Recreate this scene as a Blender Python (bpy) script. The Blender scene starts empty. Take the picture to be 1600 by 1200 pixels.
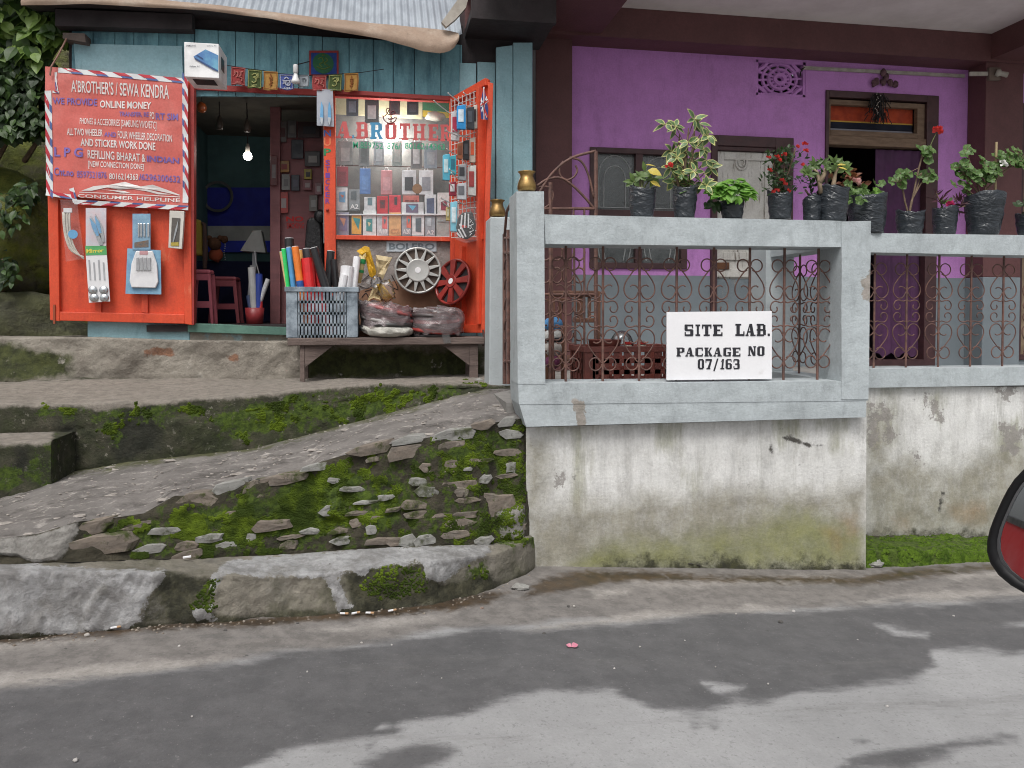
import bpy, math, random
import numpy as np
from mathutils import Vector, Matrix, noise as mnoise

S_ = bpy.context.scene
COL = S_.collection

# ------------------------------------------------------------------ camera
CAMZ, YAW, PITCH, F, CY = 1.4, math.radians(9.7), math.radians(1.5), 1180.0, 521.0
cd = bpy.data.cameras.new("camera")
cam = bpy.data.objects.new("camera", cd); COL.objects.link(cam)
cam.location = (0, 0, CAMZ)
cam.rotation_euler = (math.radians(90) - PITCH, 0, -YAW)
cd.sensor_width = 36; cd.lens = 36 * F / 1600
cd.shift_y = (CY - 600) / 1600
cd.clip_start = 0.02; cd.clip_end = 3000
S_.camera = cam

# ------------------------------------------------------------------ light
SUN_EL, SUN_AZ = math.radians(58), math.radians(205)     # azimuth clockwise from +Y
w = bpy.data.worlds.new("World"); S_.world = w; w.use_nodes = True
nt = w.node_tree; nt.nodes.clear()
sky = nt.nodes.new("ShaderNodeTexSky"); sky.sky_type = 'NISHITA'; sky.sun_disc = False
sky.sun_elevation = SUN_EL; sky.sun_rotation = SUN_AZ
sky.air_density = 1.0; sky.dust_density = 6.0; sky.ozone_density = 1.0
hs = nt.nodes.new("ShaderNodeHueSaturation"); hs.inputs['Saturation'].default_value = 0.22
bg = nt.nodes.new("ShaderNodeBackground"); bg.inputs['Strength'].default_value = 0.12
wo = nt.nodes.new("ShaderNodeOutputWorld")
nt.links.new(sky.outputs[0], hs.inputs['Color']); nt.links.new(hs.outputs[0], bg.inputs['Color'])
nt.links.new(bg.outputs[0], wo.inputs['Surface'])
sd = bpy.data.lights.new("sun", 'SUN'); sd.energy = 1.5; sd.angle = math.radians(24); sd.color = (1, .97, .93)
sun = bpy.data.objects.new("sun", sd); COL.objects.link(sun)
sv = Vector((math.sin(SUN_AZ) * math.cos(SUN_EL), math.cos(SUN_AZ) * math.cos(SUN_EL), math.sin(SUN_EL)))
sun.rotation_euler = sv.to_track_quat('Z', 'Y').to_euler()
sun.location = sv * 30

vs = S_.view_settings
S_.display_settings.display_device = 'sRGB'
vs.view_transform = 'Standard'; vs.look = 'None'; vs.exposure = 0.18; vs.gamma = 1; vs.use_curve_mapping = False
S_.render.engine = 'CYCLES'
S_.cycles.use_denoising = True
S_.cycles.max_bounces = 8; S_.cycles.diffuse_bounces = 4; S_.cycles.transparent_max_bounces = 16
S_.cycles.sample_clamp_indirect = 4
S_.cycles.pixel_filter_type = 'BLACKMAN_HARRIS'; S_.cycles.filter_width = 1.05

# ------------------------------------------------------------------ helpers
RM = cam.rotation_euler.to_matrix()
C0 = Vector((0, 0, CAMZ))
def ray(px, py): return RM @ Vector(((px - 800) / F, (CY - py) / F, -1))
def PY(px, py, Y): r = ray(px, py); return C0 + r * (Y / r.y)
def PX(px, py, X): r = ray(px, py); return C0 + r * (X / r.x)
def PZ(px, py, Z): r = ray(px, py); return C0 + r * ((Z - CAMZ) / r.z)
GA, GB = 0.17, -0.066
def ground_z(x): return GA + GB * max(-7, min(9, x))
def PG(px, py):
    r = ray(px, py); t = (GA - CAMZ) / (r.z - GB * r.x); return C0 + r * t
def UP(p, px, py, k=1.0):
    """the point straight above/below p (horizontal distance times k) seen at row py"""
    r = ray(px, py); t = k * math.hypot(p.x, p.y) / math.hypot(r.x, r.y)
    return C0 + r * t
RMI = np.array(RM.transposed())
def proj(v):
    """numpy (n,3) -> pixel (n,2)"""
    q = (v - np.array(C0)) @ RMI.T
    return np.stack([800 + F * q[:, 0] / -q[:, 2], CY - F * q[:, 1] / -q[:, 2]], 1)
def sdf(pts, poly):
    """signed distance in pixels, positive inside"""
    poly = np.array(poly, float); n = len(poly)
    d = np.full(len(pts), 1e9); inside = np.zeros(len(pts), bool)
    for i in range(n):
        a, b = poly[i], poly[(i + 1) % n]
        e = b - a; wv = pts - a
        h = np.clip((wv @ e) / max(e @ e, 1e-9), 0, 1)
        d = np.minimum(d, np.hypot(*(wv - h[:, None] * e).T))
        c = ((a[1] > pts[:, 1]) != (b[1] > pts[:, 1])) & (pts[:, 0] < (b[0] - a[0]) * (pts[:, 1] - a[1]) / ((b[1] - a[1]) if b[1] != a[1] else 1e-9) + a[0])
        inside ^= c
    return np.where(inside, d, -d)
def mask(pts, polys, unit=20.0):
    m = np.full(len(pts), -3.0)
    for p in polys: m = np.maximum(m, sdf(pts, p) / unit)
    return np.clip(m, -3, .9)
def lerp(a, b, t): return a + (b - a) * t
def rows(tab, x):
    xs = [p[0] for p in tab]; ys = [p[1] for p in tab]
    return float(np.interp(x, xs, ys))
def N(p, s=1.0, seed=0): return mnoise.noise(Vector((p[0] * s + seed * 7.3, p[1] * s - seed * 3.1, p[2] * s + seed)))

def L1(c):
    c /= 255.0
    return c / 12.92 if c <= .04045 else ((c + .055) / 1.055) ** 2.4
def S(r, g, b, k=1.0): return (min(L1(r) * k, .95), min(L1(g) * k, .95), min(L1(b) * k, .95))

# ------------------------------------------------------------------ materials
class NT:
    def __init__(s, name):
        m = bpy.data.materials.new(name); m.use_nodes = True
        s.m = m; s.t = m.node_tree; s.b = s.t.nodes['Principled BSDF']; s.o = s.t.nodes['Material Output']
        s.tc = s.n("ShaderNodeTexCoord").outputs['Object']
    def n(s, k): return s.t.nodes.new(k)
    def l(s, a, b): s.t.links.new(a, b)
    def mapped(s, st=(1, 1, 1), loc=(0, 0, 0)):
        if tuple(st) == (1, 1, 1) and tuple(loc) == (0, 0, 0): return s.tc
        mp = s.n("ShaderNodeMapping"); mp.inputs['Scale'].default_value = st; mp.inputs['Location'].default_value = loc
        s.l(s.tc, mp.inputs['Vector']); return mp.outputs[0]
    def noise(s, sc, det=5, rough=.6, st=(1, 1, 1), dist=0, loc=(0, 0, 0)):
        n = s.n("ShaderNodeTexNoise"); n.inputs['Scale'].default_value = sc; n.inputs['Detail'].default_value = det
        n.inputs['Roughness'].default_value = rough; n.inputs['Distortion'].default_value = dist
        s.l(s.mapped(st, loc), n.inputs['Vector']); return n.outputs['Fac']
    def mth(s, op, a, b=None):
        n = s.n("ShaderNodeMath"); n.operation = op
        for i, v in enumerate((a, b)):
            if v is None: continue
            if isinstance(v, (int, float)): n.inputs[i].default_value = v
            else: s.l(v, n.inputs[i])
        return n.outputs[0]
    def smooth(s, v, a, b, lo=0, hi=1):
        n = s.n("ShaderNodeMapRange"); n.interpolation_type = 'SMOOTHSTEP'
        n.inputs['From Min'].default_value = a; n.inputs['From Max'].default_value = b
        n.inputs['To Min'].default_value = lo; n.inputs['To Max'].default_value = hi
        s.l(v, n.inputs['Value']); return n.outputs[0]
    def mix(s, f, a, b):
        n = s.n("ShaderNodeMix"); n.data_type = 'RGBA'
        for i, v in ((0, f), (6, a), (7, b)):
            if isinstance(v, (int, float)): n.inputs[i].default_value = v
            elif isinstance(v, tuple): n.inputs[i].default_value = (*v[:3], 1)
            else: s.l(v, n.inputs[i])
        return n.outputs[2]
    def attr(s, a):
        n = s.n("ShaderNodeAttribute"); n.attribute_name = a; return n.outputs['Fac']
    def bump(s, h, strength, dist=.01):
        n = s.n("ShaderNodeBump"); n.inputs['Strength'].default_value = strength; n.inputs['Distance'].default_value = dist
        s.l(h, n.inputs['Height']); s.l(n.outputs[0], s.b.inputs['Normal'])
def dk(c, k): return tuple(min(x * k, .95) for x in c)

def mat(name, c, c2=None, sc=6, rough=.7, bump=.0, bsc=40, metal=0, spec=.5, st=(1, 1, 1), lo=.35, hi=.65, emit=0, bdist=.01, coat=0):
    t = NT(name)
    if c2 is None: c2 = dk(c, .78)
    f = t.smooth(t.noise(sc, 6, .65, st), lo, hi)
    t.l(t.mix(f, c2, c), t.b.inputs['Base Color'])
    t.l(t.smooth(t.noise(sc * 1.7, 4), .3, .7, max(rough - .08, .02), min(rough + .08, 1)), t.b.inputs['Roughness'])
    t.b.inputs['Metallic'].default_value = metal
    t.b.inputs['Specular IOR Level'].default_value = spec
    if coat: t.b.inputs['Coat Weight'].default_value = coat; t.b.inputs['Coat Roughness'].default_value = .15
    if bump: t.bump(t.noise(bsc, 6, .65, st), bump, bdist)
    if emit:
        t.b.inputs['Emission Color'].default_value = (*c, 1); t.b.inputs['Emission Strength'].default_value = emit
    return t.m
def layered(name, c1, c2, sc, layers, rough=.85, bump=.4, bsc=45, st=(1, 1, 1), spec=.35, bdist=.012, grain=.16, gsc=70):
    t = NT(name)
    col = t.mix(t.smooth(t.noise(sc, 8, .65, st), .32, .68), c2, c1)
    rg = None
    for i, L in enumerate(layers):
        n = t.noise(L.get('nsc', 8), L.get('det', 7), L.get('nr', .68), L.get('st', (1, 1, 1)), L.get('dist', 0), (i * 3.7, i * 1.9, i * 5.1))
        v = t.mth('MULTIPLY', t.mth('SUBTRACT', n, .5), 2 * L.get('amp', 1))
        if L.get('attr'): v = t.mth('ADD', v, t.attr(L['attr']))
        v = t.mth('ADD', v, L.get('bias', 0))
        so = L.get('soft', .1)
        m = t.mth('MULTIPLY', t.smooth(v, -so, so), L.get('max', 1.0))
        c = t.mix(t.smooth(t.noise(L.get('sc', 20), 6, .7, loc=(i, i, i)), .35, .65), L.get('c2', dk(L['c'], .6)), L['c'])
        col = t.mix(m, col, c)
        if 'rough' in L:
            prev = rg if rg is not None else rough
            mm = t.n("ShaderNodeMix")
            t.l(m, mm.inputs[0])
            if isinstance(prev, float): mm.inputs[2].default_value = prev
            else: t.l(prev, mm.inputs[2])
            mm.inputs[3].default_value = L['rough']; rg = mm.outputs[0]
    if grain:
        h = t.n("ShaderNodeHueSaturation")
        g1 = t.mth('MULTIPLY', t.mth('SUBTRACT', t.noise(gsc, 4, .7, loc=(9, 2, 5)), .5), grain * 3)
        g2 = t.mth('MULTIPLY', t.mth('SUBTRACT', t.noise(gsc * .13, 5, .7, loc=(4, 7, 1)), .5), grain * 2.2)
        t.l(t.mth('ADD', t.mth('ADD', g1, g2), 1.0), h.inputs['Value']); t.l(col, h.inputs['Color']); col = h.outputs[0]
    t.l(col, t.b.inputs['Base Color'])
    if rg is None: t.b.inputs['Roughness'].default_value = rough
    else: t.l(rg, t.b.inputs['Roughness'])
    t.b.inputs['Specular IOR Level'].default_value = spec
    if bump: t.bump(t.noise(bsc, 8, .7), bump, bdist)
    return t.m
def clear_mat(name, tint=(1, 1, 1), dust=.1, gloss=.1, rough=.05, dust_col=(.7, .7, .7), wob=0):
    """see-through film or glass: mostly transparent, a little dust, a little gloss"""
    t = NT(name); t.t.nodes.remove(t.b)
    tr = t.n("ShaderNodeBsdfTransparent"); tr.inputs[0].default_value = (*tint, 1)
    df = t.n("ShaderNodeBsdfDiffuse"); df.inputs[0].default_value = (*dust_col, 1)
    gl = t.n("ShaderNodeBsdfGlossy"); gl.inputs['Roughness'].default_value = rough
    m1 = t.n("ShaderNodeMixShader"); m2 = t.n("ShaderNodeMixShader")
    t.l(t.smooth(t.noise(3, 5, .65), .3, .7, dust * .6, min(dust * 1.4, 1)), m1.inputs[0]); t.l(tr.outputs[0], m1.inputs[1]); t.l(df.outputs[0], m1.inputs[2])
    fr = t.n("ShaderNodeFresnel"); fr.inputs[0].default_value = 1.45
    t.l(t.mth('MINIMUM', t.mth('ADD', fr.outputs[0], gloss), 1.0), m2.inputs[0]); t.l(m1.outputs[0], m2.inputs[1]); t.l(gl.outputs[0], m2.inputs[2])
    t.l(m2.outputs[0], t.o.inputs['Surface'])
    if wob:
        b = t.n("ShaderNodeBump"); b.inputs['Strength'].default_value = wob; b.inputs['Distance'].default_value = .02
        t.l(t.noise(22, 4, .6, dist=1.5), b.inputs['Height']); t.l(b.outputs[0], gl.inputs['Normal']); t.l(b.outputs[0], df.inputs['Normal'])
    return t.m

# ------------------------------------------------------------------ mesh building
class MB:
    def __init__(s): s.v = []; s.f = []; s.a = {}
    def add(s, vs, fs):
        o = len(s.v); s.v += [tuple(v) for v in vs]; s.f += [tuple(i + o for i in f) for f in fs]; return s
    def box(s, x0, x1, y0, y1, z0, z1):
        return s.add([(x, y, z) for x in (x0, x1) for y in (y0, y1) for z in (z0, z1)],
                     [(0, 1, 3, 2), (4, 6, 7, 5), (0, 4, 5, 1), (2, 3, 7, 6), (0, 2, 6, 4), (1, 5, 7, 3)])
    def prism(s, poly, ext):
        """poly: list of 3D points (planar-ish), ext: vector"""
        e = Vector(ext); n = len(poly); vs = [Vector(p) for p in poly]; vs += [p + e for p in vs]
        fs = [tuple(range(n)), tuple(range(2 * n - 1, n - 1, -1))] + [(i, i + n, (i + 1) % n + n, (i + 1) % n) for i in range(n)]
        return s.add(vs, fs)
    def pq(s, pts, Y, dep):
        """polygon given in photo pixels on the plane y = Y, made `dep` deep"""
        if dep <= .002: return s.add([PY(x, y, Y) for x, y in pts], [tuple(range(len(pts)))])   # films and prints: one sheet
        return s.prism([PY(x, y, Y) for x, y in pts], (0, dep, 0))
    def pr(s, x0, y0, x1, y1, Y, dep): return s.pq([(x0, y0), (x1, y0), (x1, y1), (x0, y1)], Y, dep)
    def bar(s, a, b, wd, hd, up=(0, 0, 1)):
        a, b = Vector(a), Vector(b); d = (b - a).normalized(); u = Vector(up)
        if abs(d.dot(u)) > .95: u = Vector((0, 1, 0))
        r = d.cross(u).normalized(); u = r.cross(d)
        c = [r * (wd / 2) + u * (hd / 2), -r * (wd / 2) + u * (hd / 2), -r * (wd / 2) - u * (hd / 2), r * (wd / 2) - u * (hd / 2)]
        return s.prism([a + k for k in c], b - a)
    def tube(s, pts, r, n=6, closed=False, caps=True):
        pts = [Vector(p) for p in pts]; m = len(pts)
        if m < 2: return s
        o = len(s.v); rr = r if isinstance(r, (list, tuple)) else [r] * m
        prev = None
        for i, p in enumerate(pts):
            a = pts[i - 1] if i > 0 else (pts[-1] if closed else p); b = pts[i + 1] if i < m - 1 else (pts[0] if closed else p)
            d = (b - a); d = d.normalized() if d.length > 1e-9 else Vector((0, 0, 1))
            if prev is None:
                u = Vector((0, 0, 1)) if abs(d.z) < .9 else Vector((0, 1, 0))
            else: u = prev
            u = (u - d * u.dot(d)); u = u.normalized() if u.length > 1e-6 else d.orthogonal().normalized()
            prev = u; v = d.cross(u)
            for k in range(n):
                t = 2 * math.pi * k / n
                s.v.append(tuple(p + (u * math.cos(t) + v * math.sin(t)) * rr[i]))
        for i in range(m if closed else m - 1):
            for k in range(n):
                a0 = o + i * n; b0 = o + ((i + 1) % m) * n
                s.f.append((a0 + k, a0 + (k + 1) % n, b0 + (k + 1) % n, b0 + k))
        if caps and not closed:
            s.f.append(tuple(o + k for k in reversed(range(n)))); s.f.append(tuple(o + (m - 1) * n + k for k in range(n)))
        return s
    def lathe(s, prof, c, n=20, axis=None, wob=0, seed=0, ell=1.0, cap=True):
        """profile (r, h) turned about axis through c"""
        c = Vector(c); ax = Vector(axis or (0, 0, 1)).normalized(); u = ax.orthogonal().normalized() if axis else Vector((1, 0, 0)); v = ax.cross(u)
        o = len(s.v)
        for (r, h) in prof:
            for k in range(n):
                t = 2 * math.pi * k / n
                rr = r * (1 + wob * N((math.cos(t) * 1.5, math.sin(t) * 1.5, h * 14), 1, seed)) if wob else r
                s.v.append(tuple(c + ax * h + u * math.cos(t) * rr + v * math.sin(t) * rr * ell))
        for i in range(len(prof) - 1):
            for k in range(n):
                a0 = o + i * n
                s.f.append((a0 + k, a0 + (k + 1) % n, a0 + n + (k + 1) % n, a0 + n + k))
        if cap and prof[0][0] > 1e-5: s.f.append(tuple(o + k for k in reversed(range(n))))
        if cap and prof[-1][0] > 1e-5: s.f.append(tuple(o + (len(prof) - 1) * n + k for k in range(n)))
        return s
    def blob(s, c, r, seed=0, amp=.25, nu=10, nv=7, sq=(1, 1, 1), freq=1.5):
        c = Vector(c); o = len(s.v)
        for j in range(nv + 1):
            ph = math.pi * j / nv
            for i in range(nu):
                th = 2 * math.pi * i / nu
                d = Vector((math.sin(ph) * math.cos(th), math.sin(ph) * math.sin(th), math.cos(ph)))
                k = r * (1 + amp * N(d, freq, seed))
                s.v.append((c.x + d.x * k * sq[0], c.y + d.y * k * sq[1], c.z + d.z * k * sq[2]))
        for j in range(nv):
            for i in range(nu):
                s.f.append((o + j * nu + i, o + (j + 1) * nu + i, o + (j + 1) * nu + (i + 1) % nu, o + j * nu + (i + 1) % nu))
        return s
    def leaf(s, p, d, n, L, W, edge=False, fold=.15, k=6):
        """oval leaf from p along d, normal n"""
        p, d, n = Vector(p), Vector(d).normalized(), Vector(n); sd = d.cross(n)
        if sd.length < 1e-4: sd = d.orthogonal()
        sd.normalize(); n = sd.cross(d)
        o = len(s.v); q = 3 if k <= 6 else 5
        out = [p]
        for i in range(1, q + 1):
            t = i / (q + 1); wv = W * .5 * math.sin(math.pi * t ** .85)
            out.append(p + d * L * t + sd * wv + n * (fold * wv - L * .25 * t * t))
        out.append(p + d * L - n * L * .25)
        for i in range(q, 0, -1):
            t = i / (q + 1); wv = W * .5 * math.sin(math.pi * t ** .85)
            out.append(p + d * L * t - sd * wv + n * (fold * wv - L * .25 * t * t))
        s.v += [tuple(x) for x in out]
        c = p + d * L * .45 - n * L * .05; s.v.append(tuple(c)); m = len(out)
        s.f += [(o + i, o + (i + 1) % m, o + m) for i in range(m)]
        if edge:
            a = s.a.setdefault('edge', {})
            for i in range(m): a[o + i] = 1.0
            a[o + m] = -.6
        return s
    def round_leaf(s, p, n, r, seed=0, k=14, cup=.25):
        p, n = Vector(p), Vector(n).normalized(); u = n.orthogonal().normalized(); v = n.cross(u); o = len(s.v)
        rnd = random.Random(seed); ph = rnd.random() * 6.28
        s.v.append(tuple(p - n * r * cup))
        for i in range(k):
            t = 2 * math.pi * i / k
            rr = r * (1 + .1 * math.cos(5 * t + ph)) * (.55 if i == 0 else 1)
            s.v.append(tuple(p + u * math.cos(t + ph) * rr + v * math.sin(t + ph) * rr + n * r * .12 * math.sin(5 * t)))
        s.f += [(o, o + 1 + i, o + 1 + (i + 1) % k) for i in range(k)]
        return s
    def build(s, name, m, parent=None, smooth=False, bevel=0.0, kind=None, label=None, autosm=None):
        me = bpy.data.meshes.new(name)
        off = parent_world(parent) if parent else Vector((0, 0, 0))
        arr = np.array(s.v, float).reshape(-1, 3) - np.array(off)
        me.from_pydata(arr.tolist(), [], s.f); me.validate(clean_customdata=False)
        me.materials.append(m)
        for k, vals in s.a.items():
            at = me.attributes.new(k, 'FLOAT', 'POINT')
            if isinstance(vals, dict):
                x = np.zeros(len(me.vertices), np.float32)
                for i, q in vals.items(): x[i] = q
            else: x = np.asarray(vals, np.float32)
            at.data.foreach_set('value', x)
        if smooth: me.polygons.foreach_set('use_smooth', [True] * len(me.polygons))
        o = bpy.data.objects.new(name, me); COL.objects.link(o)
        if parent: o.parent = parent
        if bevel:
            b = o.modifiers.new("bevel", 'BEVEL'); b.width = bevel; b.segments = 2; b.limit_method = 'ANGLE'; b.angle_limit = math.radians(40)
        if kind: o['kind'] = kind
        if label: o['label'] = label
        me.update()
        return o
def parent_world(o):
    v = Vector((0, 0, 0))
    while o is not None: v += o.location; o = o.parent
    return v
def tag(o, label, cat, group=None):
    o['label'] = label; o['category'] = cat
    if group: o['group'] = group
    return o
def thing(name, label, cat, loc, group=None):
    o = bpy.data.objects.new(name, None); COL.objects.link(o); o.location = loc; o.empty_display_size = .1
    return tag(o, label, cat, group)
def one(name, mb, m, label, cat, group=None, **kw):
    return tag(mb.build(name, m, **kw), label, cat, group)
def copy_tree(o, parent=None):
    c = o.copy(); COL.objects.link(c)
    if parent: c.parent = parent
    for ch in list(o.children): copy_tree(ch, c)
    return c
def grid(lines, nu, nv, x0, x1, disp=None, masks=None):
    """loft: lines = functions px -> 3D point, from bottom to top. disp(p, u, v) -> Vector offset"""
    mb = MB(); K = len(lines) - 1
    for j in range(nv + 1):
        f = j / nv * K; k = min(int(f), K - 1); t = f - k
        for i in range(nu + 1):
            px = x0 + (x1 - x0) * i / nu
            p = lines[k](px).lerp(lines[k + 1](px), t)
            mb.v.append(p)
    base = np.array([tuple(p) for p in mb.v]); pix = proj(base)
    if masks:
        for k, polys in masks.items(): mb.a[k] = mask(pix, polys)
    if disp:
        for q in range(len(mb.v)):
            j, i = divmod(q, nu + 1)
            mb.v[q] = mb.v[q] + disp(mb.v[q], i / nu, j / nv, q, mb)
    mb.v = [tuple(p) for p in mb.v]
    for j in range(nv):
        for i in range(nu):
            a = j * (nu + 1) + i
            mb.f.append((a, a + 1, a + nu + 2, a + nu + 1))
    mb.pix = pix; mb.base = base
    return mb
def text_mesh(txt, bold=0.0, res=3):
    cu = bpy.data.curves.new("t", 'FONT'); cu.body = txt; cu.resolution_u = res; cu.offset = bold; cu.fill_mode = 'FRONT'
    o = bpy.data.objects.new("t", cu); me = o.to_mesh()
    v = [tuple(x.co) for x in me.vertices]; f = [tuple(p.vertices) for p in me.polygons]
    o.to_mesh_clear(); bpy.data.objects.remove(o); bpy.data.curves.remove(cu)
    return v, f
def text_on(mb, txt, quad, pf, bold=.0, serif=0):
    """quad: TL, TR, BR, BL in pixels (or pf's own units); pf(px, py) -> 3D"""
    v, f = text_mesh(txt, bold)
    if not v: return mb
    xs = [p[0] for p in v]; ys = [p[1] for p in v]; x0, x1, y0, y1 = min(xs), max(xs), min(ys), max(ys)
    TL, TR, BR, BL = [Vector(q) for q in quad]
    out = []
    for p in v:
        a = (p[0] - x0) / max(x1 - x0, 1e-6); b = (p[1] - y0) / max(y1 - y0, 1e-6)
        q = (BL.lerp(BR, a)).lerp(TL.lerp(TR, a), b); out.append(pf(q.x, q.y))
    return mb.add(out, [t[::-1] for t in f] if False else f)
def rq(x0, y0, x1, y1): return [(x0, y0), (x1, y0), (x1, y1), (x0, y1)]
def on(Y): return lambda x, y: PY(x, y, Y)
def wall_holes(x0, x1, z0, z1, Y, dep, holes):
    """upright wall with real openings; holes (xa, xb, za, zb)"""
    mb = MB(); xs = sorted({x0, x1, *[h[0] for h in holes], *[h[1] for h in holes]}); zs = sorted({z0, z1, *[h[2] for h in holes], *[h[3] for h in holes]})
    xs = [x for x in xs if x0 <= x <= x1]; zs = [z for z in zs if z0 <= z <= z1]
    def solid(i, k):
        if not (0 <= i < len(xs) - 1 and 0 <= k < len(zs) - 1): return False
        cx, cz = (xs[i] + xs[i + 1]) / 2, (zs[k] + zs[k + 1]) / 2
        return not any(h[0] < cx < h[1] and h[2] < cz < h[3] for h in holes)
    ix = {}
    def V(i, k, b):
        if (i, k, b) not in ix: ix[(i, k, b)] = len(mb.v); mb.v.append((xs[i], Y + (dep if b else 0), zs[k]))
        return ix[(i, k, b)]
    for i in range(len(xs) - 1):
        for k in range(len(zs) - 1):
            if not solid(i, k): continue
            mb.f.append((V(i, k, 0), V(i + 1, k, 0), V(i + 1, k + 1, 0), V(i, k + 1, 0)))
            mb.f.append((V(i, k, 1), V(i, k + 1, 1), V(i + 1, k + 1, 1), V(i + 1, k, 1)))
            if not solid(i - 1, k): mb.f.append((V(i, k, 0), V(i, k + 1, 0), V(i, k + 1, 1), V(i, k, 1)))
            if not solid(i + 1, k): mb.f.append((V(i + 1, k, 0), V(i + 1, k, 1), V(i + 1, k + 1, 1), V(i + 1, k + 1, 0)))
            if not solid(i, k - 1): mb.f.append((V(i, k, 0), V(i, k, 1), V(i + 1, k, 1), V(i + 1, k, 0)))
            if not solid(i, k + 1): mb.f.append((V(i, k + 1, 0), V(i + 1, k + 1, 0), V(i + 1, k + 1, 1), V(i, k + 1, 1)))
    return mb
# ------------------------------------------------------------------ colours used in several places
GREYP = S(183, 191, 194, .97)
PURPLE = (.56, .25, .61); MAROON = (.135, .058, .058); DADO = S(126, 136, 142)
RED = (.68, .085, .035)

# ------------------------------------------------------------------ road
m_road = layered("asphalt", (.315, .315, .317), (.262, .262, .264), 1.6, [
    dict(attr='shoulder', c=(.205, .19, .178), c2=(.14, .13, .122), nsc=5, amp=1.2, soft=.35, sc=14, st=(.5, 1.2, 1)),
    dict(attr='strip', c=(.33, .31, .29), c2=(.27, .25, .23), nsc=7, amp=2.0, soft=.8, sc=30, nr=.75),
    dict(attr='wet', c=(.112, .110, .113), c2=(.088, .087, .09), nsc=5, amp=1.7, soft=.55, sc=9, rough=.62, nr=.74, st=(.38, 1.1, 1)),
    dict(attr='gut', c=(.085, .058, .036), c2=(.045, .034, .025), nsc=9, amp=1.9, soft=.7, sc=12, rough=.3, nr=.75, dist=1.0),
    dict(c=(.4, .38, .36), nsc=70, amp=1, bias=-.45, soft=.03, det=2, max=.5),
    dict(c=(.05, .05, .05), nsc=22, amp=1, bias=-.50, soft=.05, det=2, max=.6),
    dict(c=(.17, .165, .16), nsc=5, amp=1, bias=-.2, soft=.15, max=.4, st=(.1, 1, 1), nr=.75), dict(c=(.1, .1, .1), nsc=60, amp=1, bias=-.22, soft=.08, max=.3, det=4), dict(c=(.36, .355, .35), nsc=55, amp=1, bias=-.3, soft=.08, max=.22, det=4),
], rough=.86, bump=.35, bsc=140, bdist=.004, grain=.12, gsc=110)
xs = [-600, -150, -40, -14, -7, -4.5] + list(np.arange(-3.4, 5.0, .032)) + [5.6, 7, 12, 40, 150, 600]
ys = [-600, -120, -30, -8, -3, -1, 0, .6] + list(np.arange(1.1, 4.4, .032)) + [5, 7, 12, 40, 150, 600]
mb = MB()
for y in ys:
    for x in xs:
        near = -3.5 < x < 5.2 and .6 < y < 4.5
        z = ground_z(x) + (.007 * N((x, y, 0), 1.3) + .0025 * N((x, y, 0), 9, 3) if near else 0)
        mb.v.append((x, y, z))
nx = len(xs)
mb.f = [(j * nx + i, j * nx + i + 1, (j + 1) * nx + i + 1, (j + 1) * nx + i) for j in range(len(ys) - 1) for i in range(nx - 1)]
pa = np.array(mb.v); front = pa[:, 1] > .9
pix = np.full((len(pa), 2), 9e3); pix[front] = proj(pa[front])
WET = [[(-300, 1110), (0, 1078), (100, 1068), (380, 1030), (600, 1000), (760, 978), (850, 985), (910, 980), (1050, 967), (1225, 955), (1340, 945), (1450, 942), (1550, 935), (1700, 930), (1700, 1010), (1600, 1020), (1580, 1025), (1540, 1013), (1455, 1013), (1462, 1040), (1425, 1060), (1360, 1070), (1300, 1080), (1250, 1078), (1200, 1094), (1150, 1094), (1120, 1105), (1080, 1109), (1015, 1107), (985, 1095), (955, 1080), (850, 1083), (800, 1092), (720, 1113), (625, 1128), (628, 1150), (540, 1157), (440, 1175), (370, 1200), (360, 1300), (-300, 1300)],
       [(530, 1205), (590, 1180), (640, 1165), (700, 1162), (720, 1172), (690, 1190), (620, 1210)],
       [(1310, 1200), (1330, 1180), (1400, 1168), (1480, 1158), (1545, 1150), (1560, 1160), (1490, 1176), (1420, 1198)], [(1555, 1145), (1590, 1148), (1590, 1158), (1560, 1155)], [(1335, 1157), (1360, 1157), (1355, 1163), (1338, 1163)], [(1080, 1131), (1092, 1131), (1090, 1137), (1081, 1137)], [(1108, 1133), (1120, 1133), (1118, 1139), (1109, 1138)], [(570, 1160), (590, 1160), (588, 1166), (573, 1166)]]
DRY = [[(1088, 1064), (1170, 1072), (1160, 1080), (1120, 1083), (1100, 1072)], [(1365, 975), (1450, 990), (1460, 1003), (1400, 995)], [(1560, 975), (1640, 970), (1640, 980), (1570, 980)], [(590, 1130), (612, 1132), (610, 1138), (592, 1137)]]
STRIP = [[(-200, 1095), (0, 1078), (100, 1068), (370, 1030), (380, 1024), (200, 1036), (0, 1053), (-200, 1070)], [(800, 988), (900, 972), (1000, 957), (1180, 946), (1240, 952), (1050, 965), (900, 982)], [(1335, 945), (1420, 925), (1640, 922), (1640, 932), (1480, 940)],
         [(-200, 1025), (0, 1003), (170, 998), (60, 1012), (-200, 1040)], [(480, 985), (620, 968), (720, 955), (700, 964), (560, 985)], [(920, 920), (985, 918), (980, 930), (930, 932)], [(985, 910), (1120, 905), (1270, 902), (1330, 908), (1200, 912), (1050, 918)], [(1470, 897), (1640, 890), (1640, 898), (1490, 904)]]
GUT = [[(810, 935), (850, 905), (900, 893), (1000, 893), (1100, 900), (1340, 903), (1400, 892), (1560, 882), (1560, 890), (1420, 903), (1345, 915), (1200, 909), (1000, 907), (945, 912), (860, 928)], [(-200, 1015), (0, 996), (240, 974), (400, 966), (560, 953), (760, 925), (800, 925), (760, 945), (600, 963), (400, 978), (240, 985), (0, 1007), (-200, 1030)]]
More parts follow.
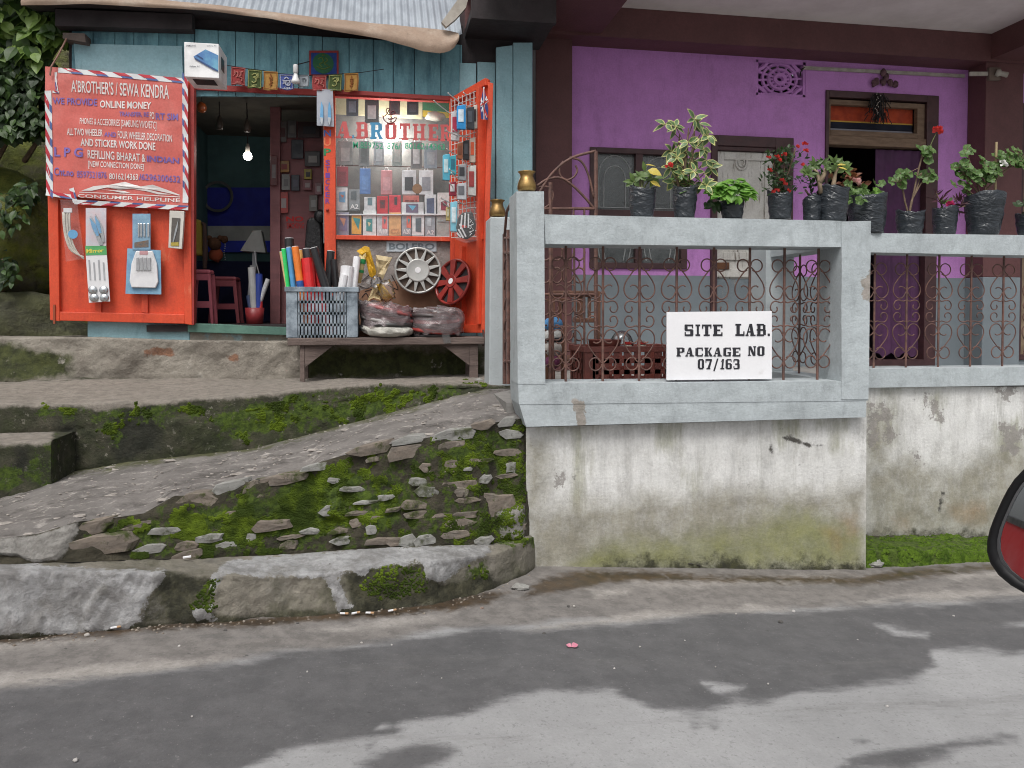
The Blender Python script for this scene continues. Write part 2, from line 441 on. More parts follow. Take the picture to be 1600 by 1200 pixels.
SHO = [[(-300, 1110), (0, 1076), (380, 1030), (600, 1000), (760, 978), (1225, 955), (1450, 940), (1640, 932), (1640, 860), (1340, 860), (800, 860), (560, 900), (0, 960), (-300, 990)]]
wet = mask(pix, WET, 16); wet = np.minimum(wet, -mask(pix, DRY, 9)); mb.a['wet'] = wet
mb.a['strip'] = mask(pix, STRIP, 9); mb.a['gut'] = mask(pix, GUT, 8); mb.a['shoulder'] = mask(pix, SHO, 20)
mb.build("road", m_road, kind="structure", smooth=True)

# ------------------------------------------------------------------ terrace on the left: kerb, mossy stone wall, ramp, steps
MOSS1, MOSS2 = (.075, .115, .014), (.03, .05, .009)
m_kerb = layered("kerb_concrete", (.235, .215, .18), (.15, .14, .112), 5, [
    dict(c=(.085, .085, .05), nsc=4, amp=1, bias=-.12, soft=.25, sc=10, max=.8),
    dict(attr='moss', c=MOSS1, c2=(.03, .045, .008), nsc=12, amp=2.4, soft=.25, sc=40),
    dict(attr='dark', c=(.075, .072, .045), c2=(.03, .03, .02), nsc=8, amp=.9, soft=.3, sc=14),
    dict(attr='cem', c=(.37, .372, .375), c2=(.2, .195, .19), nsc=15, amp=1.0, soft=.08, sc=7, nr=.75),
    dict(c=(.07, .06, .05), nsc=16, amp=1, bias=-.40, soft=.06, det=9, max=.8), dict(c=(.2, .19, .17), nsc=4, amp=1, bias=-.22, soft=.15, max=.6, nr=.75),
], rough=.9, bump=.75, bsc=34, bdist=.02)
K_BASE = [(-400, 1075), (-250, 1050), (0, 1000), (240, 978), (400, 968), (560, 957), (680, 944), (760, 925), (820, 900), (836, 888)]
K_TOP = [(-400, 905), (-250, 900), (0, 894), (130, 893), (262, 897), (380, 902), (490, 900), (536, 893), (580, 886), (677, 878), (767, 868), (811, 850), (836, 838)]
K_BACK = [(-400, 890), (-250, 888), (0, 884), (100, 879), (200, 875), (300, 872), (380, 870), (430, 868), (555, 860), (630, 855), (761, 850), (811, 842), (836, 833)]
W_TOP = [(-400, 850), (-250, 846), (0, 841), (60, 834), (120, 815), (160, 812), (225, 802), (272, 775), (335, 772), (385, 753), (479, 740), (500, 722), (542, 710), (614, 693), (668, 684), (740, 672), (773, 660), (809, 655), (836, 650)]
UB = [(-400, 800), (-250, 790), (0, 768), (80, 742), (200, 722), (400, 700), (500, 674), (600, 647), (700, 622), (760, 608), (836, 606)]
UT = [(-400, 642), (-250, 638), (0, 631), (80, 632), (155, 630), (225, 629), (325, 621), (400, 615), (560, 602), (700, 597), (762, 603), (836, 603)]
PB = [(-400, 605), (0, 597), (125, 590), (400, 592), (600, 590), (760, 585), (836, 585)]
PT = [(-400, 527), (0, 527), (135, 527), (250, 531), (400, 533), (600, 533), (760, 535), (836, 535)]
YU, YP = 4.45, 5.6
f_kb0 = lambda px: PG(px, rows(K_BASE, px)) - Vector((0, 0, .05))
f_kb = lambda px: PG(px, rows(K_BASE, px))
f_kt = lambda px: UP(f_kb(px), px, rows(K_TOP, px), 1.012)
def f_kk(px):
    return PZ(px, rows(K_BACK, px), f_kt(px).z + .004)
f_wt = lambda px: UP(f_kk(px), px, rows(W_TOP, px), 1.022)
def yu(px): return YU + max(0, (px - 740)) * .0035
f_ub = lambda px: PY(px, rows(UB, px), yu(px))
f_ut = lambda px: PY(px, rows(UT, px), yu(px) + .03)
f_pb = lambda px: PY(px, rows(PB, px), YP)
f_pt = lambda px: PY(px, rows(PT, px), YP + .02)

CEM = [[(-400, 880), (0, 878), (60, 880), (150, 888), (262, 893), (262, 910), (235, 935), (222, 970), (200, 985), (100, 990), (0, 996), (-400, 1070)],
       [(340, 900), (350, 880), (430, 868), (560, 860), (650, 853), (765, 850), (767, 866), (720, 885), (690, 912), (667, 900), (660, 882), (640, 878), (590, 885), (570, 898), (545, 893), (530, 900), (540, 925), (550, 950), (530, 958), (520, 930), (505, 902), (420, 901)],
       [(305, 955), (335, 945), (340, 970), (310, 972)], [(335, 895), (345, 895), (340, 930), (330, 925)]]
KMOSS = [[(560, 905), (600, 893), (655, 895), (660, 920), (600, 935), (575, 925)], [(730, 890), (755, 880), (755, 900), (735, 905)], [(300, 925), (335, 910), (332, 950), (305, 950)], [(790, 845), (836, 838), (836, 846), (800, 852)]]
KDARK = [[(262, 895), (335, 900), (335, 965), (222, 975), (240, 930)], [(545, 900), (600, 885), (660, 885), (690, 915), (770, 890), (780, 930), (600, 957), (550, 955)], [(-400, 1075), (0, 992), (240, 972), (560, 948), (680, 938), (760, 920), (836, 885), (836, 900), (560, 970), (0, 1010), (-400, 1090)]]
def d_kerb(p, u, v, q, mb):
    n = Vector((-.25, -.85, .45))
    c = max(0, min(1, mb.a['cem'][q] * 2 + .5))
    a = .020 * N(p, 4) + .016 * N(p, 10, 1) + .010 * N(p, 26, 2) + .006 * N(p, 55, 3) - .035 * max(0, N(p, 7, 8) - .18) * (1 if .3 < v < .8 else .3)
    return n * (a + c * (.016 + .010 * N(p, 26, 5) + .006 * N(p, 60, 6))) * (0 if v == 0 else 1)
kerb = grid([f_kb0, f_kb, f_kt, f_kk], 420, 42, -400, 836, d_kerb, dict(cem=CEM, moss=KMOSS, dark=KDARK))
kerb_o = one("kerb", kerb, m_kerb, "low concrete kerb with pale fresh cement patches at the foot of the mossy wall", "kerb", smooth=True)

# mossy stone wall
m_mosswall = layered("mossy_rubble", (.075, .066, .046), (.032, .03, .02), 9, [
    dict(attr='grey', c=(.30, .29, .27), c2=(.2, .19, .175), nsc=14, amp=.6, soft=.12, sc=26),
    dict(attr='moss', c=MOSS1, c2=MOSS2, nsc=14, amp=3.4, bias=-.35, soft=.35, sc=34, nr=.74),
    dict(c=(.02, .018, .013), nsc=13, amp=1, bias=-.36, soft=.1),
], rough=.95, bump=.9, bsc=50, bdist=.02)
MM = [[(130, 840), (280, 796), (480, 744), (620, 700), (760, 670), (815, 660), (818, 846), (640, 852), (430, 866), (200, 872)], [(175, 825), (230, 810), (300, 790), (380, 780), (460, 745), (560, 730), (640, 745), (660, 800), (610, 835), (530, 830), (480, 855), (400, 850), (300, 850), (240, 855), (190, 860)],
      [(680, 700), (740, 680), (800, 668), (815, 690), (800, 760), (760, 740), (700, 740)], [(690, 780), (750, 795), (790, 800), (770, 850), (730, 850), (735, 810)], [(640, 690), (700, 700), (690, 740), (660, 730)]]
MG = [[(-400, 850), (0, 842), (60, 836), (122, 816), (122, 835), (105, 860), (92, 874), (55, 878), (30, 868), (-400, 868)], [(775, 800), (820, 790), (820, 845), (785, 840)], [(505, 785), (530, 780), (535, 810), (500, 805)]]
def d_moss(p, u, v, q, mb):
    n = Vector((-.3, -.95, .1)); g = max(0, min(1, mb.a['grey'][q] * 2 + .4)); e = math.sin(math.pi * min(1, max(0, v))) ** .4 if 0 < v < 1 else 0
    st = N((p.x * 5, p.y * 5, p.z * 16), 1, 4)
    return n * (e * (.03 * N(p, 3) + .022 * max(0, st) + .012 * N(p, 14, 2) + .007 * N(p, 40, 3)) + g * .03)
mossw = grid([f_kk, f_wt], 400, 56, -400, 836, d_moss, dict(moss=MM, grey=MG))
mossw.a['moss'] = np.maximum(np.minimum(mask(mossw.pix, MM[:1]), .12), mask(mossw.pix, MM[1:]) * .9)
wall_o = thing("stone_wall", "low dry stone retaining wall thick with bright green moss, rising to the right", "stone wall", f_kk(400))
mossw.build("rubble_face", m_mosswall, wall_o, smooth=True)
m_stone = layered("slate", (.235, .195, .16), (.15, .13, .11), 9, [
    dict(c=(.33, .30, .26), nsc=12, amp=1, bias=-.25, soft=.2), dict(c=(.07, .085, .025), nsc=9, amp=1, bias=-.12, soft=.12), dict(c=(.04, .036, .03), nsc=14, amp=1, bias=-.3, soft=.1)], rough=.85, bump=.6, bsc=30, st=(1, 1, 3))
m_stone2 = layered("grey_slate", (.33, .33, .31), (.24, .235, .22), 8, [
    dict(c=(.10, .11, .06), nsc=9, amp=1, bias=-.15, soft=.15), dict(c=(.05, .05, .045), nsc=14, amp=1, bias=-.3, soft=.1)], rough=.85, bump=.6, bsc=30, st=(1, 1, 3))
STONES = [(112, 838, 194, 864, 0), (122, 815, 160, 838, 0), (275, 770, 336, 795, 0), (338, 752, 386, 776, 1), (345, 795, 400, 815, 0), (383, 748, 428, 770, 0), (425, 740, 480, 756, 0), (472, 722, 542, 735, 1), (540, 692, 615, 712, 0),
          (615, 682, 668, 694, 1), (605, 694, 672, 718, 0), (676, 670, 742, 690, 1), (680, 690, 728, 704, 0), (735, 658, 772, 672, 0), (775, 652, 806, 668, 1),
          (625, 782, 676, 796, 0), (632, 796, 675, 812, 0), (676, 800, 748, 811, 0), (686, 808, 748, 826, 0), (755, 768, 806, 806, 0), (692, 750, 745, 766, 0), (600, 838, 650, 852, 0), (520, 838, 566, 850, 1), (570, 838, 612, 852, 0),
          (690, 828, 736, 842, 0), (625, 832, 652, 856, 1), (648, 834, 688, 852, 1), (400, 812, 452, 830, 0), (500, 786, 534, 806, 1), (548, 810, 570, 822, 0), (650, 758, 690, 776, 1), (386, 834, 400, 848, 1), (218, 850, 258, 862, 1), (310, 836, 345, 846, 1), (790, 720, 808, 740, 1), (705, 764, 735, 776, 0), (340, 846, 372, 858, 1), (280, 846, 305, 860, 0), (640, 745, 668, 760, 1), (655, 725, 690, 738, 0), (740, 838, 772, 852, 1)]
rs = random.Random(77)
for k in range(110):
    cx = rs.uniform(185, 812) if k % 2 else rs.uniform(560, 815); a_, b_ = rows(K_BACK, cx), rows(W_TOP, cx); cy = lerp(a_, b_, rs.uniform(.04, .96)); hw, hh = rs.uniform(8, 24), rs.uniform(2.4, 6.5)
    if all(abs(cx - (q[0] + q[2]) / 2) > hw + (q[2] - q[0]) / 2 - 1 or abs(cy - (q[1] + q[3]) / 2) > hh + (q[3] - q[1]) / 2 + .3 for q in STONES): STONES.append((cx - hw, cy - hh, cx + hw, cy + hh, int(rs.random() < .4)))
for i, (x0, y0, x1, y1, kd) in enumerate(STONES):
    cx, cy = (x0 + x1) / 2, (y0 + y1) / 2
    a = f_kk(cx); b = f_wt(cx); ra, rb = rows(K_BACK, cx), rows(W_TOP, cx); t = max(0, min(1, (cy - ra) / (rb - ra)))
    c = a.lerp(b, t); r = ray(cx, cy); c = C0 + r * ((c - C0).length / r.length)
    sc_ = (c - C0).length / math.hypot(1, 0) / F
    hw, hh = (x1 - x0) / 2 * sc_ * 1.12, (y1 - y0) / 2 * sc_ * (1.3 if y1 - y0 < 14 else 1.08)
    m2 = MB(); rnd = random.Random(i); n = rnd.choice((6, 7, 8)); ring = []
    for k in range(n):
        th = 2 * math.pi * (k + rnd.uniform(-.25, .25)) / n
        cc, ss = math.cos(th), math.sin(th); q = max(abs(cc), abs(ss)) ** -.75
        ring.append((cc * q * rnd.uniform(.78, 1.1), ss * q * rnd.uniform(.6, 1.05)))
    tl = rnd.uniform(-.05, .05) + (.07 if cy > rows(W_TOP, cx) + 22 else -.08)
    dirx = Vector((.93, .36, 0)); nrm = Vector((-.36, -.93, 0)); dep = rnd.uniform(.004, .02)
    o0 = len(m2.v)
    for (rr, dd) in ((1.0, -.07), (1.0, dep * .4), (.95, dep), (.5, dep * 1.1)):
        for (x, y) in ring:
            m2.v.append(tuple(c + dirx * x * hw * rr + Vector((0, 0, 1)) * (y * hh * rr - tl * x * hw * .8) + nrm * (dd + .006 * N((x * 2, y * 2, i), 2))))
    for j in range(3):
        for k in range(n): m2.f.append((j * n + k, j * n + (k + 1) % n, (j + 1) * n + (k + 1) % n, (j + 1) * n + k))
    m2.f.append(tuple(3 * n + k for k in range(n)))
    m2.build("stone", m_stone2 if kd else m_stone, wall_o)

# moss tufts
m_moss = mat("moss_tufts", (.10, .145, .014), (.032, .05, .009), 7, rough=.95, spec=.1, lo=.4, hi=.62)
def tufts(mbsrc, key, nu, count, thr, seed, r0=.005, r1=.013, nrm=Vector((-.3, -.9, .3))):
    """little moss cushions scattered where the moss mask is high"""
    rnd = random.Random(seed); out = MB(); V = mbsrc.v; A = mbsrc.a[key]; nn = len(V); done = tries = 0
    while done < count and tries < count * 30:
        tries += 1; q = rnd.randrange(nn - nu - 2); p = Vector(V[q])
        if A[q] < -.35: continue
        if max(-1, min(.55, A[q])) + 1.5 * N(p, 7, 9) + 1.5 * N(p, 17, 2) + .7 * N(p, 45, 6) < thr: continue
        p = p + (Vector(V[q + 1]) - p) * rnd.random() + (Vector(V[q + nu + 1]) - p) * rnd.random() * .9
        r = rnd.uniform(r0, r1); u = nrm.orthogonal().normalized(); v = nrm.cross(u).normalized(); o = len(out.v); k = 5
        ph = rnd.random() * 6
        out.v.append(tuple(p + nrm * r * rnd.uniform(.5, 1.0)))
        for i in range(k):
            t = ph + 6.283 * i / k; out.v.append(tuple(p + (u * math.cos(t) + v * math.sin(t)) * r * rnd.uniform(.7, 1.3) - nrm * r * .2))
        out.f += [(o, o + 1 + i, o + 1 + (i + 1) % k) for i in range(k)]; done += 1
    return out
tufts(mossw, 'moss', 400, 20000, .42, 1, .0025, .0075).build("moss", m_moss, wall_o, kind="stuff")
tufts(kerb, 'moss', 420, 900, .1, 2, .003, .009).build("moss", m_moss, kerb_o, kind="stuff")

# ramp
m_path = layered("worn_path", (.215, .2, .188), (.14, .13, .122), 3.2, [
    dict(c=(.42, .39, .36), c2=(.3, .28, .26), nsc=12, amp=1, bias=-.2, soft=.12, st=(.9, 1.3, 1), det=9),
    dict(c=(.085, .077, .07), nsc=6, amp=1, bias=-.22, soft=.25, st=(.9, 1.2, 1)),
    dict(attr='edge', c=(.1, .1, .05), c2=(.055, .06, .02), nsc=9, amp=.9, soft=.3),
    dict(c=(.5, .48, .45), nsc=38, amp=1, bias=-.42, soft=.04, det=3, max=.7)], rough=.9, bump=.8, bsc=38, bdist=.015)
f_in = lambda px: f_wt(px).lerp(f_ub(px), .12) + Vector((0, 0, .0))
def d_path(p, u, v, q, mb): return Vector((0, 0, (.012 * N(p, 5) + .008 * N(p, 16, 2) + .004 * N(p, 40, 5)) * (1 if 0 < v < 1 else .2)))
ramp = grid([f_wt, f_in, f_ub], 300, 40, -400, 836, d_path, dict(edge=[[(-400, 800), (80, 745), (400, 702), (760, 610), (760, 604), (400, 690), (80, 730), (-400, 780)]]))
ramp.build("path", m_path, kind="structure", smooth=True)

# upper mossy step wall and ledge
m_upper = layered("old_rubble_concrete", (.085, .079, .056), (.038, .038, .025), 6, [
    dict(c=(.27, .25, .215), nsc=22, amp=1, bias=-.27, soft=.05, det=3),
    dict(c=(.035, .045, .016), c2=(.02, .026, .012), nsc=5, amp=1, bias=.02, soft=.25, max=.8, nr=.75),
    dict(attr='black', c=(.018, .02, .014), c2=(.03, .03, .022), nsc=9, amp=1.6, soft=.5),
    dict(attr='moss', c=MOSS1, c2=MOSS2, nsc=14, amp=3.4, bias=-.35, soft=.35, sc=34, nr=.74),
    dict(attr='top', c=(.29, .26, .225), c2=(.2, .18, .155), nsc=10, amp=.6, soft=.2, sc=18)], rough=.93, bump=.9, bsc=42, bdist=.02)
UMOSS = [[(320, 640), (400, 622), (560, 610), (700, 602), (760, 600), (740, 612), (640, 632), (560, 655), (470, 672), (380, 690), (340, 680)], [(330, 640), (390, 628), (470, 625), (520, 640), (500, 660), (440, 655), (400, 690), (360, 680)], [(560, 625), (640, 605), (760, 598), (740, 612), (650, 630), (600, 640)], [(120, 640), (320, 632), (330, 650), (150, 665)], [(50, 640), (110, 630), (150, 632), (100, 650), (60, 655)], [(150, 660), (180, 650), (190, 680), (160, 700)], [(510, 620), (560, 612), (600, 640), (560, 660), (520, 640)]]
UBLACK = [[(175, 640), (240, 630), (260, 700), (200, 722), (180, 715)], [(85, 650), (120, 660), (120, 720), (90, 735)]]
UTOP = [[(-400, 600), (836, 580), (836, 602), (700, 600), (560, 606), (400, 618), (325, 626), (225, 636), (155, 640), (110, 634), (0, 634), (-400, 640)]]
f_lt = lambda px: f_pb(px) + Vector((0, .02, 0))
def d_up(p, u, v, q, mb):
    n = Vector((0, -.9, .4)) if v < .55 else Vector((0, 0, .5))
    return n * (.028 * N(p, 3.5) + .016 * N(p, 10, 1) + .008 * N(p, 30, 2)) * (0 if v == 0 or v == 1 else 1)
up = grid([lambda x: f_ub(x) - Vector((0, 0, .04)), f_ub, f_ut, f_lt], 330, 66, -400, 800, d_up, dict(moss=UMOSS, black=UBLACK, top=UTOP))
up_o = one("terrace_step", up, m_upper, "long dark concrete terrace step with moss on its face below the shop bench", "terrace", smooth=True)
tufts(up, 'moss', 330, 3600, .85, 3, .004, .011, nrm=Vector((0, -.95, .25))).build("moss", m_moss, up_o, kind="stuff")

# plinth under the shop
m_plinth = layered("crumbling_plinth", (.29, .265, .225), (.18, .16, .135), 4, [
    dict(attr='brick', c=(.23, .12, .075), c2=(.17, .1, .07), nsc=14, amp=.6, soft=.1, sc=20),
    dict(attr='moss', c=(.075, .085, .03), c2=(.035, .04, .018), nsc=6, amp=1.2, soft=.4, sc=14),
    dict(c=(.42, .39, .34), nsc=9, amp=1, bias=-.28, soft=.1, det=8),
    dict(c=(.06, .05, .04), nsc=16, amp=1, bias=-.42, soft=.06)], rough=.92, bump=.9, bsc=30, bdist=.02)
PMOSS = [[(-400, 530), (0, 532), (60, 545), (110, 555), (110, 590), (0, 597), (-400, 605)], [(480, 545), (760, 545), (760, 590), (480, 592)]]
PBR = [[(223, 545), (270, 545), (270, 556), (225, 556)], [(355, 556), (370, 553), (372, 563), (358, 563)]]
def d_pl(p, u, v, q, mb): return Vector((0, -1, .2)) * (.035 * N(p, 3) + .02 * N(p, 9, 1) + .01 * N(p, 28, 2)) * (1 if 0 < v < 1 else 0)
pl = grid([lambda x: f_pb(x) - Vector((0, 0, .03)), f_pb, f_pt, lambda x: f_pt(x) + Vector((0, 1.2, .0))], 260, 54, -400, 790, d_pl, dict(moss=PMOSS, brick=PBR))
one("plinth", pl, m_plinth, "crumbling concrete plinth with a bare brick showing, under the phone shop", "plinth", smooth=True)

# end block (step) at the far left
m2 = MB(); nseg = 16
bx0, bx1 = PY(-300, 700, 4.15).x, PY(79, 700, 4.15).x; zt, zb = PY(40, 694, 4.15).z, PY(40, 775, 4.15).z - .05
vs_ = []; blk = MB()
def blk_pt(a, b):      # a along x, b round the profile (front face, top)
    x = lerp(bx0, bx1, a)
    if b < .6: return Vector((x, 4.15 + .012 * b, lerp(zb, zt, b / .6)))
    return Vector((x, lerp(4.15, 4.5, (b - .6) / .4), zt + .01))
for j in range(25):
    for i in range(61):
        p = blk_pt(i / 60, j / 24); n_ = Vector((0, -.8, .4)); blk.v.append(tuple(p + n_ * (.015 * N(p, 5) + .008 * N(p, 18))))
for j in range(24):
    for i in range(60): a = j * 61 + i; blk.f.append((a, a + 1, a + 62, a + 61))
o = len(blk.v)
for j in range(25):
    for i in range(13):
        b = blk.v[j * 61 + 60]; t = i / 12
        y = lerp(b[1], 4.5, t); p = Vector((b[0], y, b[2])); blk.v.append((b[0] + (.012 * N(p, 8) if i else 0), y, b[2]))
for j in range(24):
    for i in range(12): a = o + j * 13 + i; blk.f.append((a, a + 1, a + 14, a + 13))
pxb = proj(np.array(blk.v))
blk.a['moss'] = mask(pxb, [[(-300, 715), (0, 715), (30, 735), (60, 705), (70, 760), (0, 765), (-300, 770)], [(72, 695), (84, 680), (84, 770), (72, 770)]])
blk.a['black'] = mask(pxb, [[(25, 700), (45, 700), (40, 740), (20, 740)]]); blk.a['top'] = mask(pxb, [[(-300, 660), (90, 660), (78, 694), (-300, 704)]])
one("concrete_step", blk, m_upper, "square mossy concrete step block at the left edge beside the path", "step", smooth=True)
# ------------------------------------------------------------------ porch walls
m_white = layered("limewashed_wall", (.74, .74, .725), (.66, .66, .64), 3, [
    dict(c=(.42, .415, .40), nsc=3.5, amp=1, bias=-.18, soft=.3, st=(2.2, 1, .3), max=.6, nr=.75), dict(c=(.34, .335, .29), nsc=7, amp=1, bias=-.28, soft=.2, st=(2.6, 1, .16), max=.55, nr=.75),
    dict(attr='streak', c=(.34, .34, .24), c2=(.24, .24, .17), nsc=9, amp=2.2, soft=.9, st=(2.2, 1, .35), max=.75, nr=.75),
    dict(attr='grime', c=(.305, .288, .228), c2=(.215, .202, .155), nsc=5, amp=2.2, soft=1.5, sc=9, max=.95, nr=.78),
    dict(c=(.26, .255, .24), nsc=14, amp=1, bias=-.33, soft=.03, det=10, max=.6, nr=.75), dict(c=(.52, .51, .48), nsc=6, amp=1, bias=-.12, soft=.2, det=9, max=.5, st=(1.6, 1, .8), nr=.75), dict(attr='flake', c=(.3, .28, .265), c2=(.24, .225, .21), nsc=13, amp=2.4, soft=.12, nr=.75, max=.85),
    dict(attr='green', c=(.24, .25, .085), c2=(.17, .18, .07), nsc=5, amp=1.8, soft=1.4, sc=10, max=.78, nr=.75),
    dict(attr='orange', c=(.36, .19, .06), c2=(.28, .18, .08), nsc=6, amp=1.1, soft=.6, sc=14, max=.3),
    dict(attr='black', c=(.035, .035, .025), c2=(.06, .06, .03), nsc=9, amp=2.4, soft=.7, nr=.75),
    dict(attr='crack', c=(.1, .095, .085), nsc=25, amp=.5, soft=.12)], rough=.9, bump=.5, bsc=60, bdist=.008)
YW, YF, YW2 = 3.72, 3.655, 4.28
GR = [[(822, 800), (900, 790), (960, 790), (1000, 775), (1100, 772), (1200, 765), (1280, 772), (1353, 758), (1353, 900), (822, 900)], [(822, 690), (850, 690), (850, 800), (822, 800)]]
ST = [[(895, 662), (915, 662), (912, 720), (905, 790), (896, 790)], [(850, 662), (930, 664), (905, 672), (870, 676)], [(1025, 660), (1060, 660), (1055, 705), (1030, 700)], [(1210, 655), (1245, 655), (1250, 680), (1225, 690)], [(1300, 655), (1320, 655), (1315, 705), (1300, 700)], [(1275, 655), (1295, 655), (1290, 668), (1278, 668)], [(1080, 740), (1090, 738), (1092, 770), (1084, 770)]]
GN = [[(900, 885), (960, 850), (1100, 838), (1353, 830), (1353, 890), (900, 890)], [(1000, 880), (1040, 845), (1150, 835), (1230, 800), (1300, 815), (1350, 840), (1350, 880), (1200, 892)], [(1050, 850), (1080, 830), (1085, 850)], [(1180, 850), (1230, 835), (1310, 845), (1290, 870)]]
ORG = [[(1315, 810), (1340, 800), (1345, 830), (1320, 845)], [(1290, 830), (1320, 825), (1310, 860)]]
BLK = [[(940, 880), (1000, 876), (1060, 882), (1115, 878), (1125, 872), (1160, 875), (1200, 886), (1260, 878), (1353, 886), (1353, 905), (945, 905)], [(1115, 888), (1120, 878), (1145, 876), (1170, 882), (1170, 895), (1115, 895)]]
CRK = [[(1222, 684), (1235, 680), (1262, 694), (1285, 696), (1262, 697), (1235, 690)], [(1203, 694), (1205, 694), (1206, 708), (1203, 706)], [(1127, 766), (1131, 762), (1128, 768)], [(1170, 757), (1175, 756), (1172, 763)], [(895, 742), (900, 745), (897, 750)]]
fa = lambda y: (lambda px: PY(px, y(px), YW))
fw = grid([fa(lambda px: 902), fa(lambda px: 700), fa(lambda px: lerp(668, 652, (px - 822) / 531))], 260, 100, 822, 1353,
          lambda p, u, v, q, mb: Vector((0, -1, 0)) * (.006 * N(p, 2) + .003 * N(p, 9, 2) + (.012 * max(0, N(p, 12, 4)) if v < .06 else 0)),
          dict(flake=[[(868, 745), (880, 744), (880, 758), (870, 760)]], grime=GR, streak=ST, green=GN, orange=ORG, black=BLK, crack=CRK))
porch = thing("porch_wall", "pale grey porch parapet frame over a stained white base wall, front bay", "porch wall", PY(1080, 880, YW))
fw.build("base_wall", m_white, porch, smooth=True)
core = MB(); xa, xb = PY(822, 700, YW).x + .004, PY(1353, 700, YW).x - .004
core.box(xa, xb, YW + .012, 4.6, -.2, PY(1080, 662, YW).z - .02)
core.build("base_core", m_white, porch)
m_grey = layered("grey_paint", GREYP, dk(GREYP, .86), 2.2, [
    dict(c=dk(GREYP, .66), nsc=3.5, amp=1, bias=-.2, soft=.25, max=.6, st=(1.6, 1, .6), nr=.75),
    dict(c=(.2, .205, .2), nsc=17, amp=1, bias=-.5, soft=.04, det=8, max=.6),
    dict(attr='chip', c=(.36, .33, .3), c2=(.25, .23, .2), nsc=14, amp=2.0, soft=.12, nr=.75)], rough=.75, bump=.55, bsc=75, bdist=.006)
def grid_face(pxq, Y, dep, nx, ny, masks):
    pass
fr = MB()
CH = [[(1345, 440), (1362, 420), (1362, 470), (1348, 470)], [(895, 625), (915, 625), (915, 660), (905, 680), (898, 650)]]
def face(mb_, quad, Y, n1, n2, dep):
    """front face as a fine grid with mask, plus the sides behind"""
    o = len(mb_.v); TL, TR, BR, BL = [Vector(q) for q in quad]
    for j in range(n2 + 1):
        for i in range(n1 + 1):
            q = BL.lerp(BR, i / n1).lerp(TL.lerp(TR, i / n1), j / n2); p = PY(q.x, q.y, Y)
            mb_.v.append((p.x, p.y - .003 * N(p, 7) - .002 * N(p, 22), p.z))
    for j in range(n2):
        for i in range(n1): a = o + j * (n1 + 1) + i; mb_.f.append((a, a + 1, a + n1 + 2, a + n1 + 1))
    ring = [o + i for i in range(n1 + 1)] + [o + j * (n1 + 1) + n1 for j in range(1, n2 + 1)] + [o + n2 * (n1 + 1) + i for i in range(n1 - 1, -1, -1)] + [o + j * (n1 + 1) for j in range(n2 - 1, 0, -1)]
    b0 = len(mb_.v); mb_.v += [(mb_.v[k][0], Y + dep, mb_.v[k][2]) for k in ring]; m = len(ring)
    for k in range(m): mb_.f.append((ring[k], b0 + k, b0 + (k + 1) % m, ring[(k + 1) % m]))
    mb_.f.append(tuple(b0 + k for k in range(m)))
def finish(mb_):
    mb_.a['chip'] = mask(proj(np.array(mb_.v)), CH, 8); return mb_
pp = MB(); face(pp, [(807, 299), (850, 299), (852, 600), (809, 600)], YF - .004, 12, 70, .21); finish(pp).build("corner_post", m_grey, porch)
pp = MB(); face(pp, [(1315, 346), (1361, 345), (1357, 624), (1315, 624)], YF - .006, 12, 60, .22); finish(pp).build("corner_post", m_grey, porch)
pp = MB(); face(pp, [(850.3, 335), (1315, 345), (1315, 386), (852.3, 381)], YF, 70, 9, .22); finish(pp).build("top_beam", m_grey, porch)
pp = MB(); face(pp, [(809.5, 599.6), (1357, 595.5), (1356, 626), (811, 632)], YF - .002, 90, 8, .24); finish(pp).build("lower_beam", m_grey, porch)
pp = MB(); face(pp, [(811.5, 632), (1353.5, 626), (1353, 652), (822, 667)], YF + .0005, 90, 8, .24); finish(pp).build("lower_beam", m_grey, porch)
# side return of the bay (right) and rear post
zt1, zt0, zl1, zl0 = PY(1338, 346, YF).z, PY(1338, 386, YF).z, PY(1338, 596, YF).z, PY(1338, 650, YF).z
xr1 = PY(1358, 420, YF).x
pp = MB().box(xr1 - .17, xr1 - .005, YF + .23, YW2 + .1, zt0, zt1 - .004); pp.build("top_beam", mat("grey_plain", GREYP, dk(GREYP, .85), 3, bump=.4, bsc=70), porch)
m_gplain = bpy.data.materials["grey_plain"]
MB().box(xr1 - .17, xr1 - .008, YF + .24, YW2 + .1, zl0 - .05, zl1 + .002).build("lower_beam", m_gplain, porch)
MB().box(xr1 - .17, xr1 - .012, YF + .236, YW2 + .1, -.1, zl0 - .06).build("base_wall", m_gplain, porch)
MB().box(xr1 - .2, xr1 - .01, YW2 + .105, YW2 + .3, zl0 - .3, zt1 - .006).build("corner_post", m_gplain, porch)

